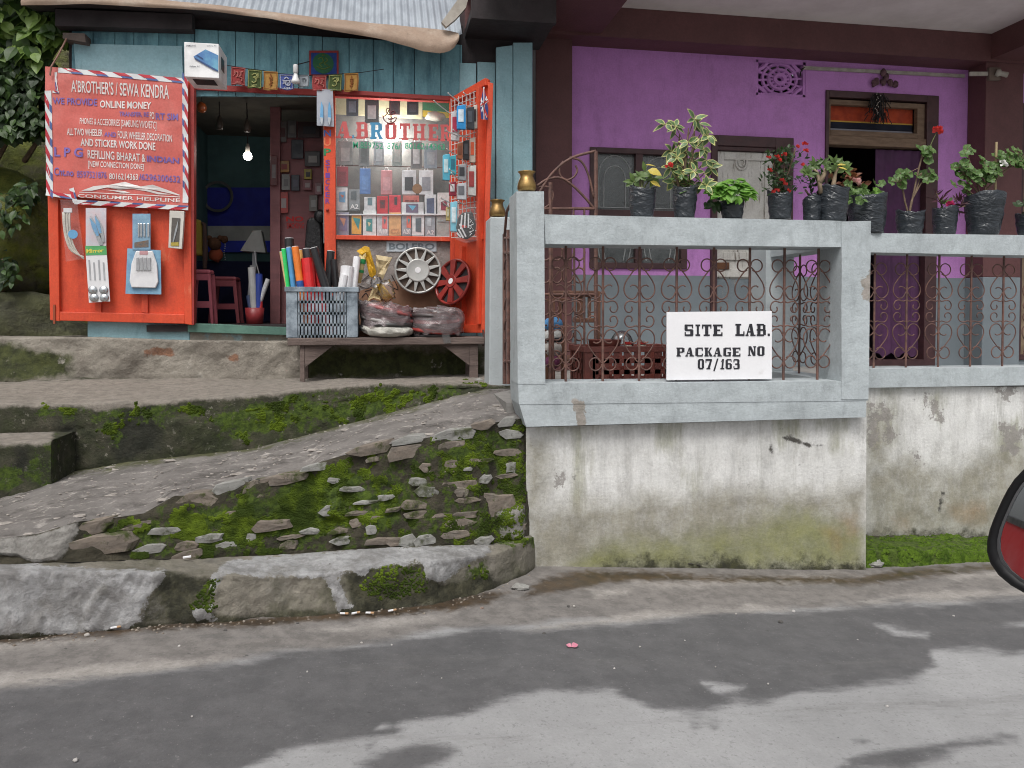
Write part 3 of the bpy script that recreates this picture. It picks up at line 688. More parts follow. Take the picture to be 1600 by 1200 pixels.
# second bay, set back on the right
rear = thing("porch_wall", "set-back grey parapet over a peeling white wall, right of the front bay", "porch wall", PY(1480, 840, YW2))
fb = lambda y: (lambda px: PY(px, y(px), YW2))
GR2 = [[(1353, 735), (1420, 720), (1500, 735), (1560, 700), (1700, 720), (1700, 850), (1353, 850)], [(1353, 640), (1380, 640), (1390, 720), (1353, 740)]]
ST2 = [[(1360, 640), (1372, 630), (1375, 700), (1362, 700)], [(1378, 640), (1395, 636), (1398, 690), (1382, 690)], [(1450, 620), (1470, 620), (1465, 650)], [(1375, 608), (1400, 608), (1390, 625)], [(1560, 670), (1590, 660), (1600, 700), (1570, 710)]]
fw2 = grid([fb(lambda px: 900), fb(lambda px: 845), fb(lambda px: 604)], 190, 90, 1340, 1760, lambda p, u, v, q, mb: Vector((0, -1, 0)) * (.006 * N(p, 2) + .004 * N(p, 9, 2)),
           dict(flake=[[(1358, 632), (1372, 640), (1372, 700), (1358, 690)], [(1378, 635), (1396, 640), (1392, 690), (1380, 690)], [(1448, 622), (1462, 622), (1468, 655), (1452, 650)], [(1570, 665), (1600, 670), (1590, 705), (1568, 700)], [(1555, 608), (1580, 608), (1570, 625)], [(1428, 708), (1434, 708), (1434, 716)]], grime=GR2, streak=ST2, green=[], orange=[[(1480, 790), (1540, 785), (1545, 815), (1490, 815)], [(1395, 810), (1420, 805), (1420, 830)]], black=[[(1340, 836), (1760, 836), (1760, 850), (1340, 850)]], crack=[[(1470, 770), (1474, 770), (1468, 800), (1465, 800)]]))
fw2.build("base_wall", m_white, rear, smooth=True)
pp = MB(); face(pp, [(1350, 364), (1800, 370), (1800, 403), (1350, 394)], YW2 - .03, 70, 8, .2); finish(pp).build("top_beam", m_grey, rear)
pp = MB(); face(pp, [(1345, 577), (1800, 571), (1800, 599), (1345, 606)], YW2 - .035, 70, 8, .22); finish(pp).build("lower_beam", m_grey, rear)
xq = PY(1345, 600, YW2).x
MB().box(xq, xq + 2.6, YW2 + .02, YW2 + .3, -.2, PY(1480, 606, YW2).z - .01).build("base_core", m_gplain, rear)
# porch floor
m_floor = mat("cement_floor", (.26, .25, .235), (.18, .175, .165), 3, rough=.8, bump=.4)
zfl = .93
one("porch_floor", MB().prism([(.64, 3.92, zfl - .12), (xr1 - .02, 3.92, zfl - .12), (xr1 - .02, 4.33, zfl - .12), (4.6, 4.33, zfl - .12), (4.6, 6.19, zfl - .12), (.64, 6.19, zfl - .12)], (0, 0, .12)), m_floor, "grey cement floor of the porch behind the railings", "porch floor", kind="structure")
# moss strip at the foot of the set-back wall
m_strip = layered("moss_bank", (.085, .08, .05), (.04, .04, .025), 8, [dict(attr='moss', c=(.095, .15, .02), c2=(.04, .06, .012), nsc=11, amp=2.2, soft=.25, sc=30), dict(c=(.4, .39, .36), nsc=6, amp=1, bias=-.42, soft=.06)], rough=.95, bump=.9, bsc=45, bdist=.02)
f0 = lambda px: PG(px, lerp(888, 880, (px - 1350) / 200)) - Vector((0, 0, .03))
f1 = lambda px: UP(PG(px, lerp(888, 880, (px - 1350) / 200)), px, 862, 1.01)
f2 = lambda px: PY(px, 838, YW2 + .02) + Vector((0, 0, .01))
bank = grid([f0, f1, f2], 200, 30, 1350, 1760, lambda p, u, v, q, mb: Vector((0, -.5, .8)) * (.03 * N(p, 5) + .015 * N(p, 14, 1) + .008 * N(p, 40, 3)) * (0 if v == 0 else 1),
            dict(moss=[[(1340, 835), (1780, 832), (1780, 890), (1340, 890)]]))
bank_o = one("moss_bank", bank, m_strip, "strip of bright green moss along the foot of the set-back white wall", "moss", kind="stuff", smooth=True)
tufts(bank, 'moss', 200, 4200, .35, 5, nrm=Vector((0, -.6, .8))).build("moss", mat("moss_tufts_lush", (.10, .165, .02), (.035, .065, .01), 14, rough=.95, spec=.1), bank_o, kind="stuff")

# ------------------------------------------------------------------ wrought iron
m_iron = mat("rusty_iron", (.17, .085, .065), (.085, .045, .038), 18, rough=.65, bump=.3, bsc=120)
def spiral(cx, cz, r, a0, turns, sgn=1, shrink=.6, n=14):
    """points of a curl in the (x, z) plane"""
    return [(cx + r * (1 - (1 - shrink) * i / n) * math.cos(a0 + sgn * turns * 2 * math.pi * i / n), cz + r * (1 - (1 - shrink) * i / n) * math.sin(a0 + sgn * turns * 2 * math.pi * i / n)) for i in range(n + 1)]
def half_scrolls(sx, zc, hh):
    """curls on one side of a bar: sx half-spacing, centre height zc, half height hh. Returns polylines (dx, z), mirrored up and down"""
    out = []
    for s in (1, -1):
        Z = lambda k: zc + s * hh * k
        r = sx * .2
        out.append([(sx * .40 * .5 + sx * .17 * math.cos(a), Z(.72) + s * sx * .17 * math.sin(a)) for a in np.linspace(math.pi, -math.pi * .75, 14)])
        t = [(.0, .71), (.14, .66), (.34, .56), (.5, .46), (.56, .37), (.52, .29), (.40, .235), (.26, .22), (.13, .25), (.03, .33)]
        out.append([(sx * .78 * a, Z(b)) for a, b in t] )
        t = [(.0, .2), (.12, .17), (.3, .19), (.45, .17), (.52, .1), (.45, .035), (.32, .03), (.25, .07), (.28, .11)]
        out.append([(sx * .8 * a, Z(b)) for a, b in t])
        t = [(.0, .34), (.1, .40), (.24, .42), (.32, .40)]
        out.append([(sx * .8 * a, Z(b)) for a, b in t])
    return out
def smoothline(pts, n=3):
    """Catmull-Rom through 2D points"""
    P = [pts[0]] + list(pts) + [pts[-1]]; out = []
    for i in range(1, len(P) - 2):
        for k in range(n):
            t = k / n; a, b, c, d = P[i - 1], P[i], P[i + 1], P[i + 2]
            out.append(tuple(.5 * (2 * b[q] + (c[q] - a[q]) * t + (2 * a[q] - 5 * b[q] + 4 * c[q] - d[q]) * t * t + (-a[q] + 3 * b[q] - 3 * c[q] + d[q]) * t ** 3) for q in (0, 1)))
    out.append(pts[-1]); return out
def railing(root, xs_, Y, z0, z1, along=None):
    sx = (xs_[1] - xs_[0]) * .5 if len(xs_) > 1 else .1
    put = along or (lambda a, z: (a, Y, z))
    for x in xs_:
        b = MB().tube([put(x, z0 - .02), put(x, z1 + .02)], .0068, 6).build("bar", m_iron, root)
        sc = MB()
        for sgn in (-1, 1):
            for ln in half_scrolls(sx * 1.95, (z0 + z1) / 2, (z1 - z0) / 2):
                ln = smoothline([(sgn * a, z) for a, z in ln], 3)
                sc.tube([put(x + a, z) for a, z in ln], .0038, 5)
        sc.build("scroll_pattern", m_iron, b, smooth=True)
YR = YF + .10
zr0, zr1 = PY(1080, 597, YR).z, PY(1080, 384, YR).z
rl = thing("iron_railing", "wrought iron scroll railing inside the front grey frame behind the white board", "railing", PY(1080, 597, YR), "wrought iron railing panels")
railing(rl, [PY(x, 490, YR).x for x in (884, 942, 999, 1057, 1115, 1171, 1225, 1278)], YR, zr0, zr1)
rl2 = thing("iron_railing", "wrought iron scroll railing in the set-back bay before the dark doorway", "railing", PY(1480, 575, YW2 + .06), "wrought iron railing panels")
railing(rl2, [PY(1366 + 50.3 * i, 490, YW2 + .06).x for i in range(8)], YW2 + .06, PY(1480, 576, YW2 + .06).z, PY(1480, 396, YW2 + .06).z)
rl3 = thing("iron_railing", "short wrought iron scroll panel turned sideways by the right grey post", "railing", (xr1 - .1, 4.05, zr0), "wrought iron railing panels")
railing(rl3, [3.98, 4.18], 0, zr0, zr1, along=lambda a, z: (xr1 - .09, a, z))
# gate leaf seen flat through the front frame
YG = 4.36
gt = thing("iron_gate", "open wrought iron gate leaf with an arched top, inside the porch behind the left post", "gate", PY(890, 600, YG), "arched iron gate leaves")
def gpt(x, y): return PY(x, y, YG)
for x, yt in ((931, 236), (860, 285)): MB().tube([gpt(x, 604), gpt(x, yt)], .012, 6).build("stile", m_iron, gt)
g = MB()
g.tube([gpt(*q) for q in smoothline([(838, 312), (848, 292), (862, 272), (880, 255), (900, 244), (931, 236)], 4)], .009, 6)
g.tube([gpt(*q) for q in smoothline([(840, 290), (856, 280), (876, 278), (895, 290), (915, 310), (930, 328)], 4)], .008, 6)
g.tube([gpt(*q) for q in smoothline([(880, 252), (874, 262), (876, 275), (886, 281), (897, 276), (902, 266), (899, 258)], 4)], .006, 5)
g.tube([gpt(*q) for q in smoothline([(890, 246), (908, 252), (920, 275), (928, 310)], 4)], .007, 6)
g.tube([gpt(*q) for q in smoothline([(842, 292), (856, 292), (864, 302), (862, 315), (852, 324), (844, 325)], 4)], .006, 5)
g.build("arch", m_iron, gt, smooth=True)
for y in (326, 460, 598): MB().tube([gpt(842, y), gpt(931, y)], .0085, 6).build("cross_bar", m_iron, gt)
for x in (861, 896, 913): MB().tube([gpt(x, 326), gpt(x + (x < 900) * 4, 604)], .007, 6).build("bar", m_iron, gt)
g = MB()
for cx in (861, 896):
    for s in (-1, 1):
        for y in (395, 430, 480, 520, 560):
            g.tube([gpt(cx + s * (9 + 9 * math.cos(a)), y + 10 * math.sin(a) * 1.2) for a in np.linspace(math.pi, -math.pi * .6, 12)], .0055, 5)
g.build("scroll_pattern", m_iron, gt, smooth=True)
gt2 = thing("iron_gate", "arched iron gate leaf seen nearly edge-on left of the front grey post", "gate", PX(795, 600, .72), "arched iron gate leaves")
pg = lambda y, dy: Vector((.70 + .072 * dy, 4.02 + dy, 0)) + Vector((0, 0, UP(Vector((.70, 4.02 + dy, 0)), 795, y).z))
for dy in (0.0, .36, .62): MB().tube([pg(600, dy), pg(335 if dy < .1 else 350 + 25 * dy, dy)], .012, 6).build("stile", m_iron, gt2)
g = MB()
g.tube([pg(335, 0), pg(318, .2), pg(330, .45), pg(372, .62)], .009, 6)
g.build("arch", m_iron, gt2)
for y in (372, 395, 565): MB().tube([pg(y, 0), pg(y, .62)], .008, 6).build("cross_bar", m_iron, gt2)
g = MB()
for k in range(5):
    for dy in (.1, .48):
        g.tube([pg(420 + 32 * k, dy) + Vector((0, .07 * math.cos(a), .06 * math.sin(a))) for a in np.linspace(0, 5, 12)], .0055, 5)
g.build("scroll_pattern", m_iron, gt2, smooth=True)
# rear gate post and the low wall beyond
post = one("gate_post", MB().pq([(766, 339), (800, 339), (800, 604), (764, 604)], 4.72, .22), m_gplain, "pale grey gate post standing behind, left of the front corner post", "post", bevel=.008)
m_brass = mat("tarnished_brass", (.46, .30, .11), (.24, .15, .06), 9, rough=.38, metal=.85, bump=.15, bsc=60)
def vase(px, pyb, Y, wpx, label):
    p = PY(px, pyb, Y); s = (p - C0).length / F * wpx
    prof = [(.30, 0), (.44, .02), (.5, .12), (.5, .3), (.46, .48), (.38, .66), (.345, .78), (.36, .9), (.46, 1.0), (.47, 1.03), (.43, 1.03), (.33, .9), (.3, .8), (.001, .78)]
    one("brass_pot", MB().lathe([(r * s, h * s) for r, h in prof], p, 24), m_brass, label, "pot", "brass pots on the gate posts", smooth=True)
vase(823, 299, YF + .1, 29, "rounded brass pot standing on the front grey corner post")
vase(777, 339, 4.83, 25, "smaller brass pot on the rear gate post by the blue boards")
# ------------------------------------------------------------------ the purple house
YH = 6.2
m_purple = layered("purple_paint", PURPLE, dk(PURPLE, .9), 1.5, [dict(c=dk(PURPLE, .78), nsc=4, amp=1, bias=-.2, soft=.25, st=(2, 1, .45), max=.5, nr=.75), dict(c=(.55, .27, .57), nsc=2, amp=1, bias=-.15, soft=.3, max=.4), dict(c=dk(PURPLE, .5), nsc=17, amp=1, bias=-.5, soft=.05, max=.6)], rough=.72, bump=.2, bsc=60, bdist=.006)
m_maroon = layered("maroon_paint", MAROON, dk(MAROON, .8), 3, [dict(c=(.17, .09, .085), nsc=9, amp=1, bias=-.36, soft=.12, st=(2.5, 1, .6), max=.6)], rough=.6, bump=.25, bsc=50)
m_dado = mat("grey_dado", DADO, dk(DADO, .85), 2.5, rough=.7, bump=.25, bsc=60)
hx = lambda px, py=300: PY(px, py, YH).x
hz = lambda py, px=1200: PY(px, py, YH).z
house = thing("house", "purple house with maroon columns and beams behind the porch", "house", (hx(1200), YH, zfl))
zd = hz(430, 1000); ztop = hz(72, 900)
X0, X1 = hx(832), hx(1850)
H_WIN = (hx(922), hx(1072), hz(420, 1000), hz(233, 1000)); H_D1 = (hx(1110), hx(1237), zfl - .01, hz(214, 1170)); H_D2 = (hx(1288), hx(1463), zfl - .01, hz(146, 1380))
H_GR = (hx(1180), hx(1257), hz(150, 1220), hz(95, 1220)); H_RW = (hx(1588), hx(1700), hz(562, 1600), hz(162, 1600))
holes = [H_WIN, H_D1, H_D2, H_GR, H_RW]
wall_holes(X0, X1, zd, ztop + .05, YH, .16, holes).build("wall", m_purple, house)
wall_holes(X0, X1, zfl - .05, zd, YH - .004, .16, holes).build("dado", m_dado, house)
zs = PY(1510, 50, YH - .25).z
MB().box(hx(832), hx(888), YH - .13, YH - .005, zfl, ztop + .02).build("column", m_maroon, house, bevel=.006)
MB().box(hx(1509), hx(1566), YH - .22, YH - .005, zd, ztop + .02).build("column", m_maroon, house, bevel=.006)
MB().box(hx(1509), hx(1566), YH - .222, YH - .006, zfl - .02, zd - .001).build("column", m_dado, house, bevel=.006)
MB().box(hx(722), X1, YH - .25, YH + .16, ztop, zs + .3).build("beam", m_maroon, house)
m_soff = mat("soffit_plaster", (.80, .74, .72), (.68, .62, .60), 2, rough=.9, bump=.2)
yb = YH - .251
MB().box(hx(722), X1, 4.85, yb, zs, zs + .14).build("soffit", m_soff, house)
for a, b in ((835, 925), (1512, 1600)): MB().box(hx(a), hx(b), 4.8, yb, ztop + .02, zs + .003).build("cross_beam", m_maroon, house)
m_dark = mat("dark_timber", (.03, .022, .024), (.018, .014, .015), 4, rough=.8, bump=.3)
MB().box(hx(718), hx(832), 5.38, YH - .26, hz(92, 780) , hz(92, 780) + .06).build("eave_soffit", m_dark, house)
MB().box(hx(718), hx(832), 5.33, 5.38, hz(92, 780) - .02 , zs).build("eave_board", m_dark, house)
# dim rooms behind the openings
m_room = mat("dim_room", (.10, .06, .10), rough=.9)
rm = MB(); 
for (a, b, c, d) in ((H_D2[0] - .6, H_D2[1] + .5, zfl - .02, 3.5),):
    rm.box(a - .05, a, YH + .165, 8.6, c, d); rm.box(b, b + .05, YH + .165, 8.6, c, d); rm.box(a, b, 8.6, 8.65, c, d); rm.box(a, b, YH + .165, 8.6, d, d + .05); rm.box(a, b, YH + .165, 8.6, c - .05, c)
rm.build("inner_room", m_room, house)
MB().box(H_GR[0] - .1, H_GR[1] + .1, YH + .4, YH + .42, H_GR[2] - .1, H_GR[3] + .1).build("vent_shaft", m_dark, house)
# jali vent
gv = MB(); gcx, gcz = (H_GR[0] + H_GR[1]) / 2, (H_GR[2] + H_GR[3]) / 2; gw, gh = (H_GR[1] - H_GR[0]) / 2, (H_GR[3] - H_GR[2]) / 2
def gp(a, b, y=YH + .03): return (gcx + a * gw, y, gcz + b * gh)
for ring, r in ((.55, .018), (.86, .016)):
    gv.tube([gp(ring * math.cos(t) * .8, ring * math.sin(t)) for t in np.linspace(0, 2 * math.pi, 28)[:-1]], r, 5, closed=True)
for k in range(12):
    t = 2 * math.pi * k / 12
    gv.tube([gp(.2 * math.cos(t) * .8, .2 * math.sin(t)), gp(1.0 * math.cos(t + .12), 1.0 * math.sin(t + .12))], .012, 5)
gv.tube([gp(.25 * math.cos(t) * .8, .25 * math.sin(t)) for t in np.linspace(0, 2 * math.pi, 20)[:-1]], .026, 5, closed=True)
for s in (-1, 1):
    for q in (-1, 1): gv.tube([gp(s, q * .35), gp(s * .7, q * .62), gp(s * .45, q)], .022, 5)
    gv.bar(gp(s * .97, -1), gp(s * .97, 1), .03, .05); gv.bar(gp(-1, s * .96), gp(1, s * .96), .05, .03)
gv.build("vent_grille", mat("purple_grille", PURPLE, dk(PURPLE, .8), 6, rough=.8), house, smooth=False)

# window
m_frame = mat("maroon_frame", (.075, .032, .034), (.05, .022, .024), 8, rough=.5, bump=.15)
m_oldglass = clear_mat("ribbed_glass", (.42, .46, .47), .35, .06, .12, (.19, .21, .21), wob=.3)
m_lead = mat("pale_lead_lines", (.42, .44, .44), rough=.6)
win = MB(); yq = YH + .03
fx = lambda px, py: PY(px, py, yq)
w_o = bpy.data.objects.new("window", None); COL.objects.link(w_o); w_o.parent = house; w_o.location = Vector((H_WIN[0], yq, H_WIN[2])) - house.location
wp = lambda x0, y0, x1, y1, d=.05, yy=yq: MB().pq(rq(x0, y0, x1, y1), yy, d)
f = MB()
f.box(H_WIN[0] - .005, H_WIN[0] + .05, yq - .05, yq + .03, H_WIN[2], H_WIN[3]); f.box(H_WIN[1] - .05, H_WIN[1] + .005, yq - .05, yq + .03, H_WIN[2], H_WIN[3])
f.box(H_WIN[0] + .05, H_WIN[1] - .05, yq - .05, yq + .03, H_WIN[3] - .045, H_WIN[3]); f.box(H_WIN[0] + .05, H_WIN[1] - .05, yq - .05, yq + .03, H_WIN[2], H_WIN[2] + .05)
cxm = (H_WIN[0] + H_WIN[1]) / 2; zmid = hz(335, 1000)
f.box(cxm - .032, cxm + .032, yq - .045, yq + .025, H_WIN[2] + .05, H_WIN[3] - .045)
f.box(H_WIN[0] + .05, cxm - .032, yq - .04, yq + .02, zmid - .035, zmid + .035); f.box(cxm + .032, H_WIN[1] - .05, yq - .04, yq + .02, zmid - .035, zmid + .035)
f.build("frame", m_frame, w_o, bevel=.004)
for (a, b) in ((H_WIN[0] + .05, cxm - .032), (cxm + .032, H_WIN[1] - .05)):
    for (c, d, up_) in ((zmid + .035, H_WIN[3] - .045, 1), (H_WIN[2] + .05, zmid - .035, 0)):
        pn = MB().box(a, b, yq, yq + .006, c, d).build("pane", m_oldglass, w_o)
        g = MB(); xm = (a + b) / 2; hwid = (b - a) / 2
        for k in (.82, .55):
            zt_ = c + (d - c) * (.62 if k > .7 else .55) if up_ else d
            if up_:
                pts = [(xm - hwid * k, yq - .004, c + .02)] + [(xm + hwid * k * math.cos(t), yq - .004, zt_ + hwid * k * 1.2 * math.sin(t)) for t in np.linspace(math.pi, 0, 14)] + [(xm + hwid * k, yq - .004, c + .02)]
                g.tube(pts, .005, 4)
            else:
                for s in (-1, 1): g.tube([(xm + s * hwid * k, yq - .004, d), (xm + s * hwid * k, yq - .004, c + .1), (xm + s * hwid * (k - .1), yq - .004, c + .02)], .005, 4)
        if up_: g.tube([(a + .01, yq - .004, c + .02), (b - .01, yq - .004, c + .02)], .005, 4)
        g.build("lead_line", m_lead, w_o)
MB().box(H_WIN[0] - .1, H_WIN[1] + .1, YH + .17, YH + .19, H_WIN[2] - .1, H_WIN[3] + .1).build("curtain", mat("dim_curtain", (.12, .13, .13), rough=.9), w_o)

# weathered door
m_oldpaint = layered("weathered_white_paint", (.66, .645, .61), (.54, .52, .48), 5, [
    dict(c=(.25, .215, .18), c2=(.16, .135, .11), nsc=6, amp=1, bias=-.2, soft=.12, st=(4, 1, .6), det=9), dict(c=(.12, .1, .085), nsc=22, amp=1, bias=-.45, soft=.05, st=(3, 1, .5))], rough=.85, bump=.5, bsc=40)
m_oldgrey = layered("weathered_grey_paint", DADO, dk(DADO, .85), 5, [dict(c=(.3, .3, .29), nsc=9, amp=1, bias=-.2, soft=.1, st=(3, 1, .5))], rough=.85, bump=.4)
d1 = bpy.data.objects.new("weathered_door", None); COL.objects.link(d1); d1.parent = house; d1.location = Vector((H_D1[0], YH, zfl)) - house.location
d1['label'] = "white door with flaking paint and a brown hasp"
f = MB(); xa, xb, zb, zt_ = H_D1
f.box(xa, xa + .055, YH - .03, YH + .12, zb + .01, zt_); f.box(xb - .17, xb, YH - .03, YH + .12, zb + .01, zt_); f.box(xa + .055, xb - .17, YH - .03, YH + .12, zt_ - .09, zt_)
f.box(xa + .055, xb - .17, YH - .015, YH + .10, zt_ - .125, zt_ - .09)
f.build("frame", m_frame, d1, bevel=.005)
la, lb = xa + .056, xb - .171; yl = YH + .03
lz = zd - .02
MB().box(la, lb, yl, yl + .04, lz, zt_ - .126).build("panel", m_oldpaint, d1)
MB().box(la, lb, yl, yl + .04, zb, lz - .002).build("panel", m_oldgrey, d1)
f = MB(); st = .075
f.box(la, la + st, yl - .018, yl - .001, lz + .01, zt_ - .13); f.box(lb - st, lb, yl - .018, yl - .001, lz + .01, zt_ - .13)
for z in (zt_ - .2, lz + .16, lz + .01): f.box(la + st, lb - st, yl - .0175, yl - .001, z, z + .07)
f.build("rail", m_oldpaint, d1, bevel=.006)
em = MB(); ecx, ecz = PY(1158, 254, yl).x, PY(1158, 254, yl).z
for r, tr in ((.05, .012), (.027, .010)):
    em.tube([(ecx + r * math.sin(t), yl - .006, ecz - r * 1.25 * math.cos(t)) for t in np.linspace(-2.5, 2.5, 20)], tr, 5)
em.build("carved_emblem", m_oldpaint, d1, smooth=True)
m_brown = mat("brown_hasp", (.15, .065, .03), (.09, .04, .02), 14, rough=.5, metal=.3)
MB().pr(1112, 410, 1140, 421, yl - .03, .025).build("hasp", m_brown, d1, bevel=.004)

# main door with transom
d2 = bpy.data.objects.new("front_door", None); COL.objects.link(d2); d2.parent = house; d2.location = Vector((H_D2[0], YH, zfl)) - house.location
xa, xb, zb, zt_ = H_D2
m_tan = mat("raw_timber", (.22, .145, .095), (.15, .095, .06), 7, rough=.7, bump=.3, st=(1, 1, 5))
f = MB(); f.box(xa, xa + .03, YH - .02, YH + .14, zb, zt_); f.box(xb - .12, xb, YH - .02, YH + .14, zb, zt_); f.box(xa + .03, xb - .12, YH - .02, YH + .14, zt_ - .06, zt_)
f.build("frame", m_frame, d2, bevel=.005)
zr_ = hz(214, 1370)
f = MB(); ta, tb = xa + .031, xb - .121; tz0, tz1 = zr_, hz(158, 1370)
f.box(ta, ta + .03, YH + .01, YH + .06, tz0, tz1); f.box(tb - .075, tb, YH + .01, YH + .06, tz0, tz1); f.box(ta + .03, tb - .075, YH + .01, YH + .06, tz1 - .045, tz1); f.box(ta + .03, tb - .075, YH + .01, YH + .06, tz0, tz0 + .05)
f.box(xa + .031, xb - .1, YH - .01, YH + .1, tz0 - .085, tz0 - .004)
f.build("transom", m_tan, d2, bevel=.004)
zo = lerp(tz0 + .05, tz1 - .045, .45)
MB().box(ta + .03, tb - .075, YH + .075, YH + .085, zo, tz1 - .04).build("cloth_band", mat("orange_cloth", S(178, 72, 40), S(150, 55, 32), 12, rough=.9), d2)
MB().box(ta + .03, tb - .075, YH + .075, YH + .085, tz0 + .085, zo - .012).build("cloth_band", mat("navy_cloth", (.012, .014, .03), rough=.9), d2)
MB().box(ta + .03, tb - .075, YH + .074, YH + .085, zo - .012, zo).build("cloth_band", mat("yellow_cloth", S(200, 160, 70), rough=.9), d2)
MB().box(ta + .03, tb - .075, YH + .075, YH + .085, tz0 + .05, tz0 + .08).build("cloth_band", mat("pale_cloth", S(150, 150, 160), rough=.9), d2)
lf = MB(); lf.prism([(xa + .035, YH + .15, zb + .02), (xa + .26, YH + .62, zb + .02), (xa + .26, YH + .62, zr_ - .1), (xa + .035, YH + .15, zr_ - .1)], (-.03, .015, 0))
lf.build("door_leaf", mat("varnished_door", (.22, .095, .035), (.13, .055, .02), 5, rough=.45, bump=.2, st=(3, 3, .4)), d2)
cu = MB(); nx_, nz_ = 40, 6; cxa, cxb = PY(1366, 400, YH + .05).x, xb - .122
for j in range(nz_ + 1):
    for i in range(nx_ + 1): cu.v.append((lerp(cxa, cxb, i / nx_), YH + .05 + .007 * math.sin(i * .8) + .01 * N((i * .3, j, 0)), lerp(zb + .1 + .02 * math.sin(i * .5), zr_ - .1, j / nz_)))
cu.f = [(j * (nx_ + 1) + i, j * (nx_ + 1) + i + 1, (j + 1) * (nx_ + 1) + i + 1, (j + 1) * (nx_ + 1) + i) for j in range(nz_) for i in range(nx_)]
cu.build("curtain", mat("purple_curtain", (.085, .028, .085), (.06, .02, .06), 5, rough=.85), d2, smooth=True)
MB().box(xa + .03, xb - .12, YH - .04, YH + .13, zfl - .005, zfl + .05).build("threshold", m_frame, d2)
# right-hand window edge
d3 = bpy.data.objects.new("window", None); COL.objects.link(d3); d3.parent = house; d3.location = Vector((H_RW[0], YH, H_RW[2])) - house.location
xa, xb, zb, zt_ = H_RW
f = MB(); f.box(xa, xa + .06, YH - .02, YH + .1, zb, zt_); f.box(xa + .06, xb, YH - .02, YH + .1, zt_ - .05, zt_); f.box(xa + .06, xb, YH - .02, YH + .1, zb, zb + .05); f.build("frame", m_frame, d3, bevel=.004)
MB().box(xa + .061, xb, YH + .03, YH + .07, zb + .05, zt_ - .05).build("panel", mat("tan_board", S(150, 132, 108), S(120, 102, 82), 4, rough=.8, bump=.3), d3)

# fittings on the house wall
m_cond = mat("dusty_conduit", S(176, 170, 160), S(150, 142, 132), 10, rough=.7)
cdt = thing("conduit", "long white cable conduit running along the purple wall above the dark door", "conduit", PY(1380, 108, YH - .02))
MB().pq([(1256, 103), (1508, 116), (1508, 121), (1256, 108)], YH - .025, .02).build("pipe", m_cond, cdt)
p = PY(1257, 106, YH - .02); MB().tube([p, p + Vector((-.02, 0, -.01)), p + Vector((-.035, 0, -.04)), p + Vector((-.036, 0.0, -.07))], .007, 6).build("wire", m_dark, cdt)
lh = thing("bulb_holder", "dusty bulb holder on a small square block beside the right maroon column", "lamp holder", PY(1556, 115, YH - .25))
MB().pr(1546, 105, 1564, 125, YH - .25, .03).build("block", mat("holder_block", S(110, 95, 85), rough=.8), lh, bevel=.005)
p = PY(1556, 113, YH - .255); MB().lathe([(.03, 0), (.032, .03), (.02, .04), (.024, .09), (.02, .1), (.0, .1)], p, 14, axis=(.75, -.5, -.35)).build("socket", m_cond, lh, smooth=True)
MB().pr(1516, 112, 1544, 118, YH - .24, .018).build("pipe", m_cond, lh)
lt = thing("dried_garland", "cluster of dusty dried bells hanging over the dark front door", "garland", PY(1385, 124, YH - .03))
g = MB()
for i, (x, y) in enumerate([(1370, 127), (1380, 128), (1391, 129), (1399, 132), (1385, 120), (1380, 113), (1366, 130)]): g.blob(PY(x, y, YH - .03), .028, i, .4, 9, 6, (1, .6, 1.2))
g.build("bell", mat("dusty_bell", S(115, 85, 92), S(80, 55, 62), 30, rough=.95, bump=.6), lt, smooth=True)
MB().tube([PY(1382, 108, YH - .02), PY(1381, 122, YH - .03)], .006, 5).build("string", m_dark, lt)
tg = thing("dark_charm", "shaggy dark charm with glinting beads hanging before the striped transom cloth", "charm", PY(1371, 165, YH - .06))
g = MB(); rnd = random.Random(4)
for i in range(140):
    a = rnd.gauss(0, 6); y0 = rnd.uniform(145, 182); g.tube([PY(1371 + a, y0, YH - .06 + rnd.uniform(-.03, .03)), PY(1371 + a * 1.3 + rnd.gauss(0, 3), y0 + rnd.uniform(6, 16), YH - .06 + rnd.uniform(-.03, .03))], .004, 3)
g.build("tassel", mat("black_fibre", (.015, .012, .012), rough=.8), tg)
g = MB()
for i in range(16): g.blob(PY(1371 + rnd.gauss(0, 2), 145 + i * 2.2, YH - .1), .005, i, 0, 6, 4)
g.build("bead", mat("glint_bead", (.5, .45, .4), rough=.2), tg)

# things standing on the porch
m_wood = mat("brown_chair_wood", (.16, .075, .045), (.1, .045, .028), 8, rough=.5, bump=.15, st=(4, 4, 1))
YC = 4.75
ch = thing("wooden_chair", "brown wooden chair with a slatted back behind the railing and gate", "chair", PY(895, 600, YC))
c4 = lambda x, y, d=0: PY(x, y, YC + d)
for x, d in ((863, 0), (934, 0)): MB().bar(c4(x, 604, d), c4(x, 455, d), .032, .03).build("back_post", m_wood, ch, bevel=.004)
MB().pr(861, 454, 936, 464, YC - .018, .036).build("top_rail", m_wood, ch, bevel=.006)
MB().pr(896, 497, 936, 504, YC - .014, .03).build("cross_rail", m_wood, ch, bevel=.004)
for x0, x1 in ((902, 911), (919, 924)): MB().pr(x0, 464, x1, 498, YC - .01, .02).build("slat", m_wood, ch, bevel=.003)
sz = c4(900, 560).z
MB().box(c4(863, 560).x, c4(934, 560).x, YC, YC + .4, sz - .03, sz).build("seat", m_wood, ch, bevel=.006)
for x in (864, 933): MB().bar((c4(x, 560).x, YC + .37, zfl), (c4(x, 560).x, YC + .37, sz - .03), .03, .03).build("leg", m_wood, ch)
ch2 = thing("wooden_stool", "small brown wooden frame stand left of the slatted chair, behind a hanging bag", "stand", PY(866, 600, 4.62))
